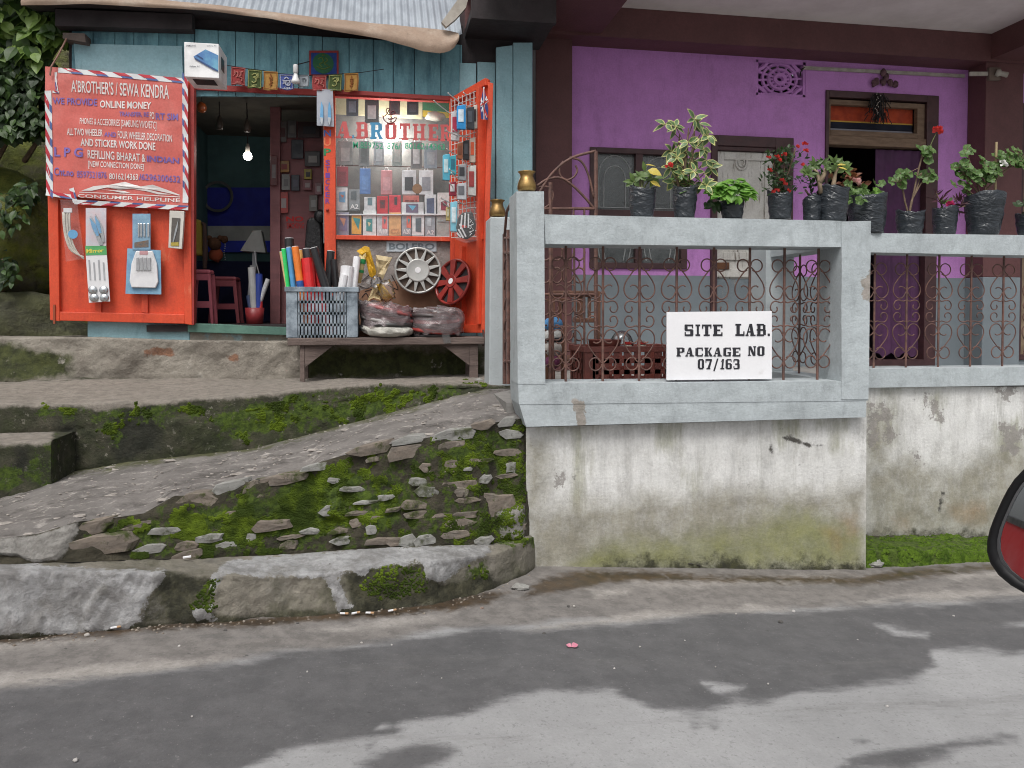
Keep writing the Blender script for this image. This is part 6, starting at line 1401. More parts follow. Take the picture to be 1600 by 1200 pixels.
MB().pr(483, 79, 529, 118, YS - .03, .008).build("border", m_fl["red"], t); MB().pr(486, 82.5, 526, 116, YS - .033, .0025).build("cloth", m_fl["royal"], t)
MB().lathe([(0, 0), (.075, 0), (.075, .001), (0, .001)], PY(505, 99, YS - .034), 18, axis=(0, -1, 0)).build("lotus", mat("lotus_green", (.02, .10, .045), rough=.9), t)
g = MB()
for ln in ([(497, 92), (503, 90), (505, 97), (499, 100), (504, 105)], [(508, 90), (512, 94), (507, 99), (513, 103)], [(495, 104), (505, 108), (516, 104)], [(503, 86), (507, 86)]): g.tube([PY(*q, YS - .036) for q in smoothline(ln, 4)], .004, 4)
g.build("sign", mat("lotus_ink", (.10, .16, .03), rough=.9), t)
t = thing("trim_blister", "grey blister card with two slim sky-blue blades, under the red prayer flag", "packet", PY(509, 140, YS - .1))
MB().pq([(495, 139), (520, 140), (522, 198), (495, 196)], YS - .09, .004).build("card", mat("grey_blister", S(170, 174, 182), S(150, 154, 165), 12, rough=.35), t)
for x in (504, 516): q = MB(); q.pq([(x - 2, 158), (x + 1, 166), (x + 1.5, 186), (x - 1, 196), (x - 4, 188), (x - 3.5, 170)], YS - .10, .009); q.build("blade", m_blueb, t, bevel=.002); q = MB(); q.pq([(x - 3.6, 183), (x + 1.2, 184), (x - .6, 196), (x - 3.4, 190)], YS - .104, .004); q.build("chrome_tip", m_silver, t)
# ------------------------------------------------------------------ shop window
win_o = thing("shop_window", "red framed shop window with big painted letters over rows of phone boxes", "window", PY(615, 525, YS))
zw = lambda y, x=615: PY(x, y, YS - .04).z
for q in ([(505, 138), (523, 139), (526, 526), (508, 524)], [(703, 152), (711, 153), (712, 520), (704, 520)]): MB().pq(q, YS - .045, .07).build("post", m_red, win_o, bevel=.004)
for q in ([(523.2, 139), (703, 151), (703, 157), (523.2, 146)], [(525, 367), (703.5, 370), (703.5, 377), (525, 374)]): MB().pq(q, YS - .042, .06).build("rail", m_red if q[0][1] > 200 else m_redd, win_o, bevel=.003)
m_glass = clear_mat("dusty_shop_glass", (.97, .98, .98), .05, .0, .03, (.75, .75, .75))
MB().pq([(523, 144), (704, 155), (704, 370), (525, 368)], YS - .01, .002).build("pane", m_glass, win_o)
R_, G_, Bl_ = MB(), MB(), MB(); gl = on(YS - .012)
wc = lambda cx, cy: (500 + cx * .2167, 120 + cy * .2167)
def wt(m_, t, x0, y0, x1, y1, bold=.02): text_on(m_, t, [wc(x0, y0), wc(x1, y0 + (x1 - x0) * .03), wc(x1, y1 + (x1 - x0) * .03), wc(x0, y1)], gl, bold)
for t, x0, x1, m_ in (("A", 122, 225, R_), (".", 232, 250, Bl_), ("B", 262, 345, R_), ("R", 362, 450, Bl_), ("O", 468, 555, R_), ("T", 575, 650, R_), ("H", 672, 758, R_), ("E", 782, 852, R_), ("R", 868, 935, R_)):
    a_, b_ = wc(x0, 322 + (x0 - 122) * .03), wc(x1, 440 + (x1 - 122) * .03); slab_text(m_, t, a_[0], b_[0], a_[1], b_[1], {'.': 1}, YS - .0115)
for ch_, x0 in (("A", 122), ("B", 262), ("H", 672), ("T", 590), ("E", 782)):   # serifs
    pass
wt(G_, "M.8597521876/", 238, 468, 582, 515, .012); wt(G_, "8016214363", 612, 474, 900, 520, .012)
R_.build("red_lettering", mat("glass_red_paint", (.62, .12, .12), rough=.5), win_o); G_.build("green_lettering", mat("glass_green_paint", (.03, .36, .19), rough=.5), win_o); Bl_.build("blue_lettering", mat("glass_blue_paint", (.07, .3, .52), rough=.5), win_o)
g = MB()
for ln in ([(455, 290), (480, 270), (500, 232), (485, 228), (478, 250), (500, 275), (540, 262), (530, 245), (510, 262), (520, 300), (550, 290), (540, 320), (505, 335), (470, 320), (450, 280)], [(490, 300), (510, 310), (525, 300)]): g.tube([PY(*wc(*q), YS - .014) for q in smoothline(ln, 4)], .0035, 4)
g.build("line_emblem", mat("maroon_ink", (.2, .04, .05), rough=.6), win_o)
MB().lathe([(0, 0), (.037, 0), (.037, .004), (0, .004)], PY(652, 295, YS - .013), 20, axis=(0, -1, 0)).build("round_sticker", mat("brown_sticker", S(145, 115, 90), S(120, 95, 75), 20, rough=.6), win_o)
# lettering on the post
tx = {k: MB() for k in "bogp"}
for t, y0, y1, k in (("N", 203, 213, "b"), ("U", 216, 228, "o"), ("P", 232, 243, "g")): text_on(tx[k], t, [(506, y0), (517, y0), (517, y1), (506, y1)], on(YS - .047), .02)
for i, t in enumerate(["M", "O", "B", "I", "L", "E"]): pass
for i, t in enumerate("STICKER"): text_on(tx["p"], t, rq(508.5, 250 + i * 10, 515.5, 258 + i * 10), on(YS - .047), .02)
for k, c in (("b", S(70, 110, 190)), ("o", (.75, .2, .08)), ("g", S(30, 130, 80)), ("p", S(110, 60, 150))): tx[k].build("post_lettering", mat("post_ink_" + k, c, rough=.5), win_o)
MB().blob(PY(511.5, 328, YS - .052), .012, 0, 0, 8, 6).build("knob", m_redd, win_o, smooth=True)
# panel under the glass
m_film2 = layered("grey_poly_sheet", S(150, 142, 138), S(120, 112, 108), 7, [dict(c=S(185, 182, 180), nsc=9, amp=1, bias=-.2, soft=.12), dict(c=S(95, 85, 80), nsc=6, amp=1, bias=-.3, soft=.2)], rough=.4, bump=.6, bsc=18, bdist=.02)
MB().pq([(526, 376), (704, 378), (704, 526), (526, 526)], YS - .005, .02).build("lower_panel", m_film2, win_o)
MB().pq([(560, 455), (640, 432), (704, 455), (704, 526), (560, 526)], YS - .01, .004).build("plywood", mat("brown_card", S(150, 112, 88), S(128, 95, 74), 6, rough=.8), win_o)
MB().pr(604, 377, 682, 393, YS - .012, .003).build("sticker", mat("bolero_white", S(190, 198, 205), S(168, 176, 182), 14, rough=.4), win_o)
q = MB(); text_on(q, "BOLERO", [(608, 380), (679, 380), (679, 390), (608, 390)], on(YS - .0135), .03); q.build("sticker_lettering", mat("bolero_ink", S(120, 130, 138), rough=.5), win_o)
q = MB()
for ln in ([(565, 440), (580, 428), (590, 436), (575, 450), (560, 446)], [(570, 455), (585, 450), (598, 440)], [(606, 445), (622, 452), (612, 430)], [(565, 465), (572, 458), (578, 468), (586, 460)]): q.tube([PY(*a, YS - .012) for a in smoothline(ln, 4)], .003, 4)
q.build("drawn_line", m_dark, win_o)
# display inside: back cloth, shelf, cloths
YDb = 5.98
dsp = thing("display_shelf", "dim display backing and shelf behind the shop window glass", "shelf", PY(615, 368, YDb))
MB().pr(505, 120, 712, 380, YDb, .02).build("backing", mat("display_backing", S(120, 118, 116), S(92, 92, 92), 5, rough=.9), dsp)
for y in (334.5, 369): MB().pr(520, y, 706, y + 1.6, 5.785, .19).build("board", m_card, dsp)
MB().tube([PY(520, 214, 5.84), PY(706, 218, 5.84)], .004, 5).build("rod", m_iron, dsp); MB().tube([PY(520, 150, 5.84), PY(706, 158, 5.84)], .004, 5).build("rod", m_iron, dsp); MB().tube([PY(520, 258, 5.84), PY(706, 262, 5.84)], .004, 5).build("rod", m_iron, dsp)
MB().pq([(524, 128), (660, 138), (660, 186), (524, 178)], YDb - .03, .01).build("cream_cloth", mat("cream_cloth", S(205, 198, 165), S(180, 172, 140), 6, rough=.9, bump=.3), dsp)
MB().pq([(658, 140), (706, 142), (706, 176), (658, 172)], YDb - .028, .01).build("green_cloth", mat("green_cloth", (.03, .17, .07), rough=.9), dsp); MB().pq([(658, 172), (706, 176), (706, 184), (658, 182)], YDb - .028, .01).build("yellow_cloth", mat("gold_cloth", S(200, 170, 50), rough=.9), dsp)
rnd = random.Random(5)
cols = {}
def cm(c, r=.4):
    if c not in cols: cols[c] = mat("print_%d_%d_%d" % c, S(*c), S(*[int(v * .85) for v in c]), 16, rough=r)
    return cols[c]
WG = "phone boxes and covers in the shop window"
def pbox(label, x0, y0, x1, y1, c, pic=None, word=None, Y=5.80, d=.09, kind="phone_box", wordc=(235, 235, 235)):
    t = thing(kind, label, "box", PY((x0 + x1) / 2, y1, Y), WG)
    MB().pr(x0, y0, x1, y1, Y, d).build("carton", cm(c), t, bevel=.002)
    w_, h_ = x1 - x0, y1 - y0
    if pic:
        MB().pq([(x0 + w_ * pic[1], y0 + h_ * pic[2]), (x0 + w_ * pic[3], y0 + h_ * (pic[2] - .03)), (x0 + w_ * pic[3], y0 + h_ * pic[4]), (x0 + w_ * pic[1], y0 + h_ * (pic[4] - .03))], Y - .003, .002).build("picture", cm(pic[0]), t)
        if len(pic) > 5: MB().pq([(x0 + w_ * (pic[1] + .1), y0 + h_ * (pic[2] + .1)), (x0 + w_ * (pic[3] - .1), y0 + h_ * (pic[2] + .15)), (x0 + w_ * (pic[3] - .25), y0 + h_ * (pic[4] - .2))], Y - .005, .0015).build("picture", cm(pic[5]), t)
    if word: q = MB(); text_on(q, word, rq(x0 + w_ * .12, y1 - h_ * .3, x0 + w_ * .88, y1 - h_ * .08), on(Y - .005), .02); q.build("lettering", cm(wordc), t)
    return t
pbox("lilac phone box at the left end of the lowest window row", 526, 332, 545, 368, (150, 150, 170), ((125, 115, 150), .15, .12, .85, .8, (215, 150, 120))); pbox("orange and teal phone box second from left in the lowest row", 548, 333, 566, 368, (85, 85, 90), ((225, 170, 70), .08, .1, .92, .95, (60, 150, 150)))
pbox("white box with a teal phone, lowest window row", 567, 329, 588, 368, (225, 228, 228), ((70, 150, 150), .25, .35, .7, .85, (235, 225, 180))); pbox("pale grey lettered box with a pink phone, beside the plain tan one", 589, 334, 607, 368, (205, 208, 212), ((235, 120, 120), .45, .12, .9, .7, (120, 130, 140)), "A10"); pbox("plain tan box in the lowest window row", 608, 332, 626.5, 368, (230, 180, 125), None, "C2", wordc=(200, 150, 105)); pbox("slate grey lettered box with a coral phone, right of the tan one", 627.5, 335, 643, 368, (165, 170, 178), ((235, 120, 100), .5, .08, .95, .65, (60, 160, 170)), "A20")
pbox("white and grey phone box right of the coral phone box", 644, 334, 663, 368, (228, 232, 235), ((90, 105, 115), .28, .22, .75, .85)); pbox("small grey lettered box near the right end of the lowest row", 664.5, 338, 680, 369, (160, 168, 176), ((205, 215, 222), .2, .1, .6, .5), "A2"); pbox("stack of grey slips at the right end of the lowest row", 682, 338, 703, 369, (172, 178, 175), ((140, 145, 145), .05, .25, .95, .32), kind="card_stack")
pbox("white box with a blue-orange phone at the left of the middle row", 525.5, 293, 543, 329, (228, 230, 232), ((120, 175, 215), .25, .2, .8, .65, (230, 130, 90)), Y=5.81); pbox("grey lettered box at the left of the middle row", 545, 296, 562, 329, (140, 146, 150), ((90, 100, 105), .2, .1, .7, .5), "A2", Y=5.81); pbox("short white box with a tiny handset picture", 569, 308, 587, 329, (222, 222, 225), ((110, 140, 150), .3, .05, .7, .6), Y=5.81); pbox("left one of two red handset boxes", 589, 306, 606, 334, (205, 55, 65), ((120, 50, 55), .25, .25, .75, .7, (70, 70, 80)), Y=5.82); pbox("right one of two red handset boxes", 608, 305, 626, 333, (215, 60, 75), ((70, 60, 65), .45, .12, .7, .55), Y=5.82)
pbox("wide white box lying on its side in the middle row", 627.5, 316, 662, 334.5, (230, 232, 235), ((120, 105, 130), .2, .15, .75, .9, (110, 190, 225)), Y=5.82); pbox("flat coral box lying on the wide white box", 630, 305.5, 655, 315.5, (215, 120, 110), None, "MI", Y=5.82, wordc=(140, 60, 60)); pbox("white box with a slate-blue phone, right of the wide box", 664, 304, 681, 335, (225, 228, 232), ((85, 95, 125), .15, .2, .85, .95), Y=5.82); pbox("white box with a maroon bottle picture at the right of the middle row", 683.5, 301, 702, 336, (225, 222, 222), ((150, 60, 80), .3, .4, .8, .8, (90, 90, 95)), Y=5.82)
def hang(label, x0, y0, x1, y1, c, c2, kind="phone_cover", Y=5.83, film=True):
    t = thing(kind, label, "phone cover", PY((x0 + x1) / 2, y0, Y), WG)
    MB().pr(x0, y0 + 4, x1, y1, Y, .012).build("sleeve", cm(c), t, bevel=.003)
    MB().pr(x0 + (x1 - x0) * .2, y0 + (y1 - y0) * .35, x1 - (x1 - x0) * .2, y1 - (y1 - y0) * .15, Y - .003, .002).build("print", cm(c2), t)
    xm = (x0 + x1) / 2; MB().tube([PY(xm - 3, y0 + 4.5, Y + .005), PY(xm - 1.5, y0 + .5, Y + .005), PY(xm + 1.5, y0 + .5, Y + .005), PY(xm + 3, y0 + 4.5, Y + .005)], .0035, 4).build("hanger", m_card, t)
    return t
for a in (("smoky clear cover with a broad white foot at the left of the upper row", 528, 216, 551, 258, (140, 145, 145), (175, 178, 178)), ("dull clear cover second in the upper row", 561, 216, 577, 260, (130, 136, 138), (105, 110, 112)), ("bluish clear cover third in the upper row", 584, 216, 600, 258, (160, 168, 175), (190, 196, 202)), ("pale greenish cover fourth in the upper row", 613, 216, 628, 260, (150, 160, 158), (172, 178, 176)), ("black and white patterned cover fifth in the upper row", 642, 217, 659, 263, (120, 120, 122), (205, 205, 208)), ("blue-grey picture cover at the right of the upper row", 663, 224, 683, 263, (150, 165, 178), (175, 185, 192)),
          ("dark red pouch at the left under the upper row", 526, 256, 544, 291, (165, 60, 75), (140, 45, 60)), ("plain bright blue cover hanging aslant", 562, 259, 579, 303, (95, 135, 195), (110, 150, 205)), ("pink cover beside the blue one", 595, 262, 613, 304, (205, 140, 145), (215, 160, 165)), ("white and black data cable packet left of the round sticker", 628, 262, 650, 304, (215, 216, 220), (60, 62, 68)), ("white charger packet right of the round sticker", 655, 262, 677, 304, (222, 224, 228), (150, 152, 160)),
          ("dark blue packet at the left of the top row", 541, 146, 560, 181, (55, 62, 80), (120, 135, 155)), ("black packet with a white face print in the top row", 570, 150, 592, 192, (40, 40, 44), (190, 190, 192)), ("brown and purple packet in the top row", 608, 153, 625, 179, (75, 50, 55), (45, 35, 45)), ("black packet at the right of the top row", 636, 154, 654, 179, (38, 38, 46), (70, 70, 82))): hang(*a)
one("white_hat", MB().blob(PY(680, 182, 5.88), .055, 3, .35, 12, 8, (1.3, .6, .7)), cm((215, 212, 200), .9), "crumpled white hat in front of the green and yellow cloth", "hat", smooth=True)

# right red leaf, folded forward, with its wire rack
lr = thing("shop_door", "narrow red shop door leaf swung out at the right of the window, carrying a wire rack", "door", Vector((PY(711, 400, YS).x, YS - .05, PY(711, 520, YS).z)))
A0, A1 = PY(711, 300, YS - .05), PY(764, 300, 5.32)
def lpt(a, z, o=0):
    d = (A1 - A0); n = Vector((-.91, -.42, 0)); return Vector((A0.x + d.x * a + n.x * o, A0.y + d.y * a + n.y * o, z))
zL = lambda y, a: PY(lerp(711, 764, a), y, lerp(YS - .05, 5.32, a)).z
def lbar(a0, z0, a1, z1, wd, th, o=0):
    return MB().bar(lpt(a0, z0, o), lpt(a1, z1, o), th, wd, (0, 0, 1)) if abs(a1 - a0) > .3 else MB().prism([lpt(a0, z0, o), lpt(a0 + wd, z0, o), lpt(a1 + wd, z1, o), lpt(a1, z1, o)], (-.02, -.02, 0))
ztL, ztR, zbL, zbR = zL(154, 0), zL(124, 1), zL(520, 0), zL(520, 1)
MB().prism([lpt(0, zbL, -.0), lpt(1, zbR), lpt(1, ztR), lpt(0, ztL)], (.012, .02, 0)).build("panel", m_red, lr)
MB().bar(lpt(.0, ztL - .02, .016), lpt(1, ztR - .02, .016), .03, .05).build("top_rail", m_red, lr, bevel=.003); MB().bar(lpt(0, zbL + .03, .016), lpt(1, zbR + .03, .016), .03, .06).build("bottom_rail", m_red, lr, bevel=.003)
MB().bar(lpt(.86, zbR + .06, .02), lpt(.86, ztR - .05, .02), .07, .035, (-.4, .91, 0)).build("stile", m_red, lr, bevel=.003); MB().bar(lpt(.3, zbL + .06, .018), lpt(.3, zL(385, .3), .018), .04, .03, (-.4, .91, 0)).build("batten", m_red, lr, bevel=.003)
MB().bar(lpt(.4, zL(372, .4), .016), lpt(1, zL(370, 1), .016), .03, .04).build("rail", m_red, lr, bevel=.003)
MB().pq([(763, 128), (771, 130), (760, 522), (752, 520)], 5.31, .04).build("stile", m_red, lr, bevel=.004)
MB().tube([PY(755, 515, 5.3), PY(757, 535, 5.3), PY(755, 541, 5.3)], .008, 5).build("chain", m_iron, lr)
m_wire = mat("white_wire", (.68, .68, .66), rough=.4)
rk = thing("wire_rack", "white wire grid rack with long hooks on the narrow red leaf", "rack", lpt(.5, zL(370, .5), .05))
g = MB()
for k in range(8): a = .05 + .8 * k / 7; g.tube([lpt(a, zL(370, a), .045), lpt(a, zL(lerp(157, 140, a), a), .045)], .0032, 4)
for k in range(26): y = k / 25; g.tube([lpt(.05, zL(lerp(160, 372, y), .05), .045), lpt(.85, zL(lerp(143, 370, y), .85), .045)], .0028, 4)
g.build("grid", m_wire, rk)
HK = [(745, 172, 700, 147), (722, 184, 678, 159), (732, 212, 697, 205), (736, 216, 708, 204), (728, 244, 698, 234), (740, 258, 722, 252), (730, 272, 702, 266), (728, 280, 705, 272), (720, 300, 702, 288), (722, 318, 688, 310), (716, 328, 690, 316), (745, 326, 716, 315), (740, 160, 724, 146)]
g = MB()
for x0, y0, x1, y1 in HK: g.tube([PY(x0, y0, 5.42), PY((x0 + x1) / 2, (y0 + y1) / 2 + 3.5, 5.3), PY(x1 + 3, y1 + 1, 5.2), PY(x1, y1 - 2, 5.18)], .0042, 5)
g.build("hook", m_wire, rk)
RG = "accessories hung on the wire rack"
for lab, x0, y0, x1, y1, c, c2, Y in (("white box with a crimson side on the upper hooks", 705, 173, 718, 220, (200, 195, 195), (175, 40, 70), 5.3), ("bright cyan box near the top of the rack", 714, 163, 728, 202, (30, 140, 205), (210, 225, 235), 5.25), ("dark grey box behind the cyan one", 729, 166, 741, 202, (50, 52, 58), (80, 84, 92), 5.3), ("slim white-framed dark box next to the flag", 739, 163, 746, 201, (200, 195, 185), (60, 45, 45), 5.34),
                                       ("turquoise cover low on the left hooks", 692, 240, 703, 282, (85, 175, 200), (190, 215, 220), 5.26), ("teal cover beside the turquoise one", 703, 242, 713, 273, (60, 160, 175), (40, 110, 130), 5.24), ("brown leather cover in the middle of the rack", 715, 222, 723, 249, (150, 85, 50), (120, 65, 40), 5.3), ("black cover right of the brown one", 724, 218, 733, 250, (28, 28, 32), (70, 70, 75), 5.32), ("striped packet with orange and white bands", 734, 214, 743, 254, (205, 190, 175), (215, 90, 50), 5.35),
                                       ("crimson pouch with a white tag", 702, 283, 713, 306, (140, 30, 55), (220, 215, 215), 5.25), ("grey striped packet on the rack", 716, 256, 729, 282, (150, 152, 155), (60, 62, 66), 5.3), ("white ribbed packets in a thick bunch", 731, 258, 744, 306, (205, 205, 200), (160, 60, 60), 5.33), ("silver cable packet lying aslant", 714, 285, 729, 312, (190, 192, 196), (110, 112, 118), 5.27), ("pale blue packet at the bottom of the rack", 704, 314, 715, 362, (130, 195, 215), (215, 230, 235), 5.24), ("yellow tagged small packet", 697, 322, 703, 345, (190, 170, 110), (215, 205, 170), 5.28)):
    t = thing("accessory_packet", lab, "packet", PY((x0 + x1) / 2, y0, Y), RG); k = 3
    MB().pq([(x0, y0 + 2), (x1, y0), (x1, y1), (x0, y1 - 1)], Y, .035).build("box", cm(c), t, bevel=.003); w_ = x1 - x0; MB().pr(x0 + w_ * .15, y0 + (y1 - y0) * .2, x1 - w_ * .25, y1 - (y1 - y0) * .3, Y - .004, .003).build("print", cm(c2), t)
t = thing("sports_bag_packet", "black rounded packet with a white hand shape in clear film, lowest on the rack", "packet", PY(729, 328, 5.2), RG)
MB().pq([(722, 332), (738, 330), (744, 350), (742, 366), (730, 374), (716, 370), (713, 354), (716, 340)], 5.2, .03).build("pouch", cm((30, 30, 34)), t, bevel=.008); q = MB()
for x0, y0, x1, y1 in ((722, 336, 720, 358), (727, 333, 726, 356), (732, 334, 732, 356), (718, 350, 728, 370), (716, 358, 724, 372), (714, 364, 720, 371)): q.tube([PY(x0, y0, 5.196), PY(x1, y1, 5.196)], .006, 5)
q.build("hand_print", m_card, t); MB().blob(PY(725, 354, 5.196), .014, 1, .2, 8, 6, (1.4, .3, .8)).build("red_spot", m_redlid, t); q = MB()
for k in range(5): q.tube([PY(733 + (k % 2) * 5, 342 + k * 5, 5.196), PY(737 + (k % 2) * 3, 345 + k * 5, 5.196), PY(734, 348 + k * 5, 5.196)], .003, 4)
q.build("script", m_card, t); MB().pq([(714, 322), (744, 318), (746, 376), (728, 380), (712, 374)], 5.185, .002).build("film", m_film, t)
fl = thing("union_flag", "small red, white and blue cross flag draped at the top of the red leaf", "flag", PY(757, 135, 5.27))
fq = lambda pts, o: [PY(x, y, 5.27 - o) for x, y in pts]
MB().pq([(756, 134), (759, 150), (763, 170), (762, 187), (752, 186), (750, 165)], 5.27, .004).build("cloth", mat("flag_navy", (.03, .05, .2), rough=.8), fl)
q = MB(); 
for pts in ([(755, 136), (757, 136), (758, 187), (755.5, 187)], [(750.5, 162), (762, 154), (763, 159), (751, 168)], [(752, 172), (760, 150), (761, 152), (753, 176)], [(752, 152), (762, 182), (760, 184), (751, 157)]): q.pq(pts, 5.268, .0015)
q.build("white_cross", m_card, fl); q = MB()
for pts in ([(755.8, 138), (756.8, 138), (757.4, 187), (756, 187)], [(751, 164), (762, 156), (762.5, 158), (751, 166)], [(758, 170), (762.5, 182), (761, 184), (756.5, 172)]): q.pq(pts, 5.266, .0015)
q.build("red_cross", m_redlid, fl)

# hubcaps
m_hub = mat("hubcap_silver", (.46, .46, .44), (.40, .40, .385), 9, rough=.38, metal=.35); m_hubr = mat("hubcap_red", (.26, .026, .02), (.18, .018, .014), 9, rough=.4)
def hubcap(label, c, ax, r, n, m, shadem, sw0, sw1, inner, group="hubcaps by the shop window"):
    t = thing("hubcap", label, "hubcap", c, group); c = Vector(c); ax = Vector(ax).normalized(); u = Vector((0, 0, 1)); u = (u - ax * u.dot(ax)).normalized(); v = ax.cross(u)
    MB().lathe([(r * .89, .008), (r * .91, .022), (r * .96, .026), (r, .018), (r, 0), (r * .89, 0), (r * .89, .008)], c, 40, axis=ax, cap=False).build("rim", m, t, smooth=True)
    MB().lathe([(0, .0), (r * .94, .0), (r * .94, .004), (0, .004)], c, 30, axis=ax).build("gap_shade_disc", shadem, t)  # dark disc, its colour stands in for shade between the open spokes
    MB().lathe([(r * inner, .01), (r * inner, .03), (r * inner * .94, .036), (r * inner * .86, .034), (r * .16, .0345), (0, .0345)], c, 30, axis=ax).build("hub", m, t, smooth=True)
    MB().lathe([(r * .13, .034), (r * .12, .0365), (0, .0365)], c, 16, axis=ax).build("badge", m_card, t)
    for k in range(n):
        a = 2 * math.pi * k / n + .1; d = u * math.cos(a) + v * math.sin(a); s = d.cross(ax)
        q = MB(); pts = [c + d * r * (inner - .03) - s * r * sw0 + ax * .01, c + d * r * (inner - .03) + s * r * sw0 + ax * .01, c + d * r * .92 + s * r * sw1 + ax * .008, c + d * r * .92 - s * r * sw1 + ax * .008]
        q.prism(pts, ax * .019); q.build("spoke", m, t, bevel=.002)
u_ = (PY(653, 423, 5.7) - C0).length / F
hubcap("silver multi-spoke hubcap leaning on the panel below the window", PY(653, 423, 5.66), (-.04, -1, .06), 36 * u_, 13, m_hub, mat("shade_brown", (.10, .07, .055), rough=.8), .085, .03, .5)
hubcap("dark red hubcap hung aslant on the narrow red leaf", PY(709, 441, 5.55), (-.72, -.62, .22), 36 * u_, 8, m_hubr, m_dark, .10, .15, .28)

# bench
YBe = 5.26
m_bench = mat("grey_bench_wood", S(112, 98, 92), S(82, 70, 66), 6, rough=.85, bump=.5, st=(.4, 3, 3))
be = thing("bench", "low plank bench with braced legs carrying the crate and hubcap piles", "bench", PY(602, 595, YBe + .1))
zt_ = PY(602, 527.5, YBe).z; zb_ = PY(602, 539, YBe).z
bx0, bx1 = PY(449, 530, YBe).x, PY(757, 530, YBe).x
MB().box(bx0, bx1, YBe, YBe + .34, zb_, zt_).build("seat", m_bench, be, bevel=.005)
for px, sg_ in ((468, 1), (741, -1)):
    lx = PY(px, 540, YBe).x; zg = PY(px, 596 if sg_ > 0 else 591, YBe + .05).z - .02
    for yy in (YBe + .02, YBe + .27): MB().box(lx - .03 * (sg_ < 0), lx + .03 + .0 * sg_, yy, yy + .035, zg, zb_ - .001).build("leg", m_bench, be, bevel=.003)
    w_ = .19 * sg_; x0_ = lx + (.031 if sg_ > 0 else -.031); MB().prism([(x0_, YBe + .025, zb_ - .002), (x0_ + w_, YBe + .025, zb_ - .002), (x0_, YBe + .025, zb_ - .15)], (0, .02, 0)).build("brace", m_bench, be)
# grey crate with rolls
m_crg = mat("scuffed_grey_plastic", S(150, 162, 172), S(95, 106, 116), 9, rough=.55, bump=.2)
cx0, cx1 = PY(447, 500, YBe + .01).x, PY(559, 500, YBe + .01).x; cz1 = PY(500, 449, YBe + .01).z
cr = thing("plastic_crate", "scuffed grey slatted crate full of coloured rolls, left end of the bench", "crate", ((cx0 + cx1) / 2, YBe + .15, zt_))
crate(cr, m_crg, cx0, cx1, YBe + .01, YBe + .31, zt_ + .002, cz1, 4, lip=.045, gaps=.0235, rail=.035)
ROLL = "vinyl rolls standing in the grey crate"
def roll(label, b, t_, wpx, c, Y=YBe + .12, hollow=True, flat=1.0, band=None, name="vinyl_roll", rough=.35):
    p, q = PY(*b, Y), PY(*t_, Y + .03); u = (p - C0).length / F; r = wpx / 2 * u; d = (q - p); L = d.length; dn = d.normalized(); k_ = max(0, p.z - zt_ - .03) / max(dn.z, .7) * .8; p = p - Vector((dn.x * k_ * .4, 0, dn.z * k_)); p.y = Y; d = q - p; L = d.length
    t = thing(name, label, "roll", p, ROLL)
    prof = [(r * .98, 0), (r, L)] + ([(r * .78, L), (r * .74, L - .05), (0, L - .05)] if hollow else [(r * .6, L + .003), (0, L + .003)])
    MB().lathe(prof, p, 16, axis=d, wob=.06, seed=int(b[0])).build("sheet", mat("roll_%d_%d" % (b[0], b[1]), c, dk(c, .8), 7, rough=rough, bump=.1, coat=.2), t, smooth=False)
    if hollow: MB().lathe([(r * .93, L - .004), (r * .93, L + .004), (r * .76, L + .004), (r * .76, L - .004)], p, 14, axis=d, cap=False).build("paper_edge", m_card, t)
    if band: MB().lathe([(r * 1.03, L * band[1]), (r * 1.03, L * band[2])], p, 16, axis=d).build("band", cm(band[0]), t)
roll("beige roll at the far left of the crate", (452, 447), (439, 394), 5, S(205, 180, 130)); roll("slim bright green roll standing at the left", (452, 447), (443, 389), 6.5, (.03, .62, .14)); roll("sky blue roll beside the orange one", (461, 447), (451, 387), 8, (.09, .33, .62)); roll("orange roll with a blue and cream foot", (473, 450), (461, 386), 10.5, (.85, .22, .03), YBe + .08, band=((40, 90, 165), .42, .56)); roll("tan orange roll behind the orange one", (476, 440), (469, 391), 6, (.7, .38, .1), YBe + .2)
roll("fat bright red roll in the crate middle", (486, 452), (480, 404), 19, (.68, .022, .025), YBe + .1, False); roll("narrow red roll leaning right", (505, 455), (492, 412), 9, (.62, .015, .02), YBe + .13, False); roll("thick glossy black roll leaning across the red ones", (517, 454), (490, 388), 13, (.014, .014, .016), YBe + .05); roll("black roll behind leaning upright", (511, 440), (517, 393), 12, (.016, .016, .018), YBe + .2); roll("flat black roll at the right", (527, 448), (521, 406), 11, (.02, .02, .022), YBe + .18, False); roll("short grey-black roll in the middle", (484, 420), (479, 389), 11, (.05, .05, .055), YBe + .24); roll("black roll with a white paper rim standing highest at the back", (453, 400), (452, 373), 14, (.018, .018, .02), YBe + .26)
roll("thick white paper roll", (538, 454), (543, 417), 20, (.8, .8, .82), YBe + .1, True, rough=.7); roll("slim white paper roll leaning right", (549, 455), (558, 402), 11, (.82, .82, .84), YBe + .12, True, rough=.7); roll("crumpled white paper roll at the front", (530, 456), (538, 430), 13, (.78, .78, .8), YBe + .06, False, rough=.7)
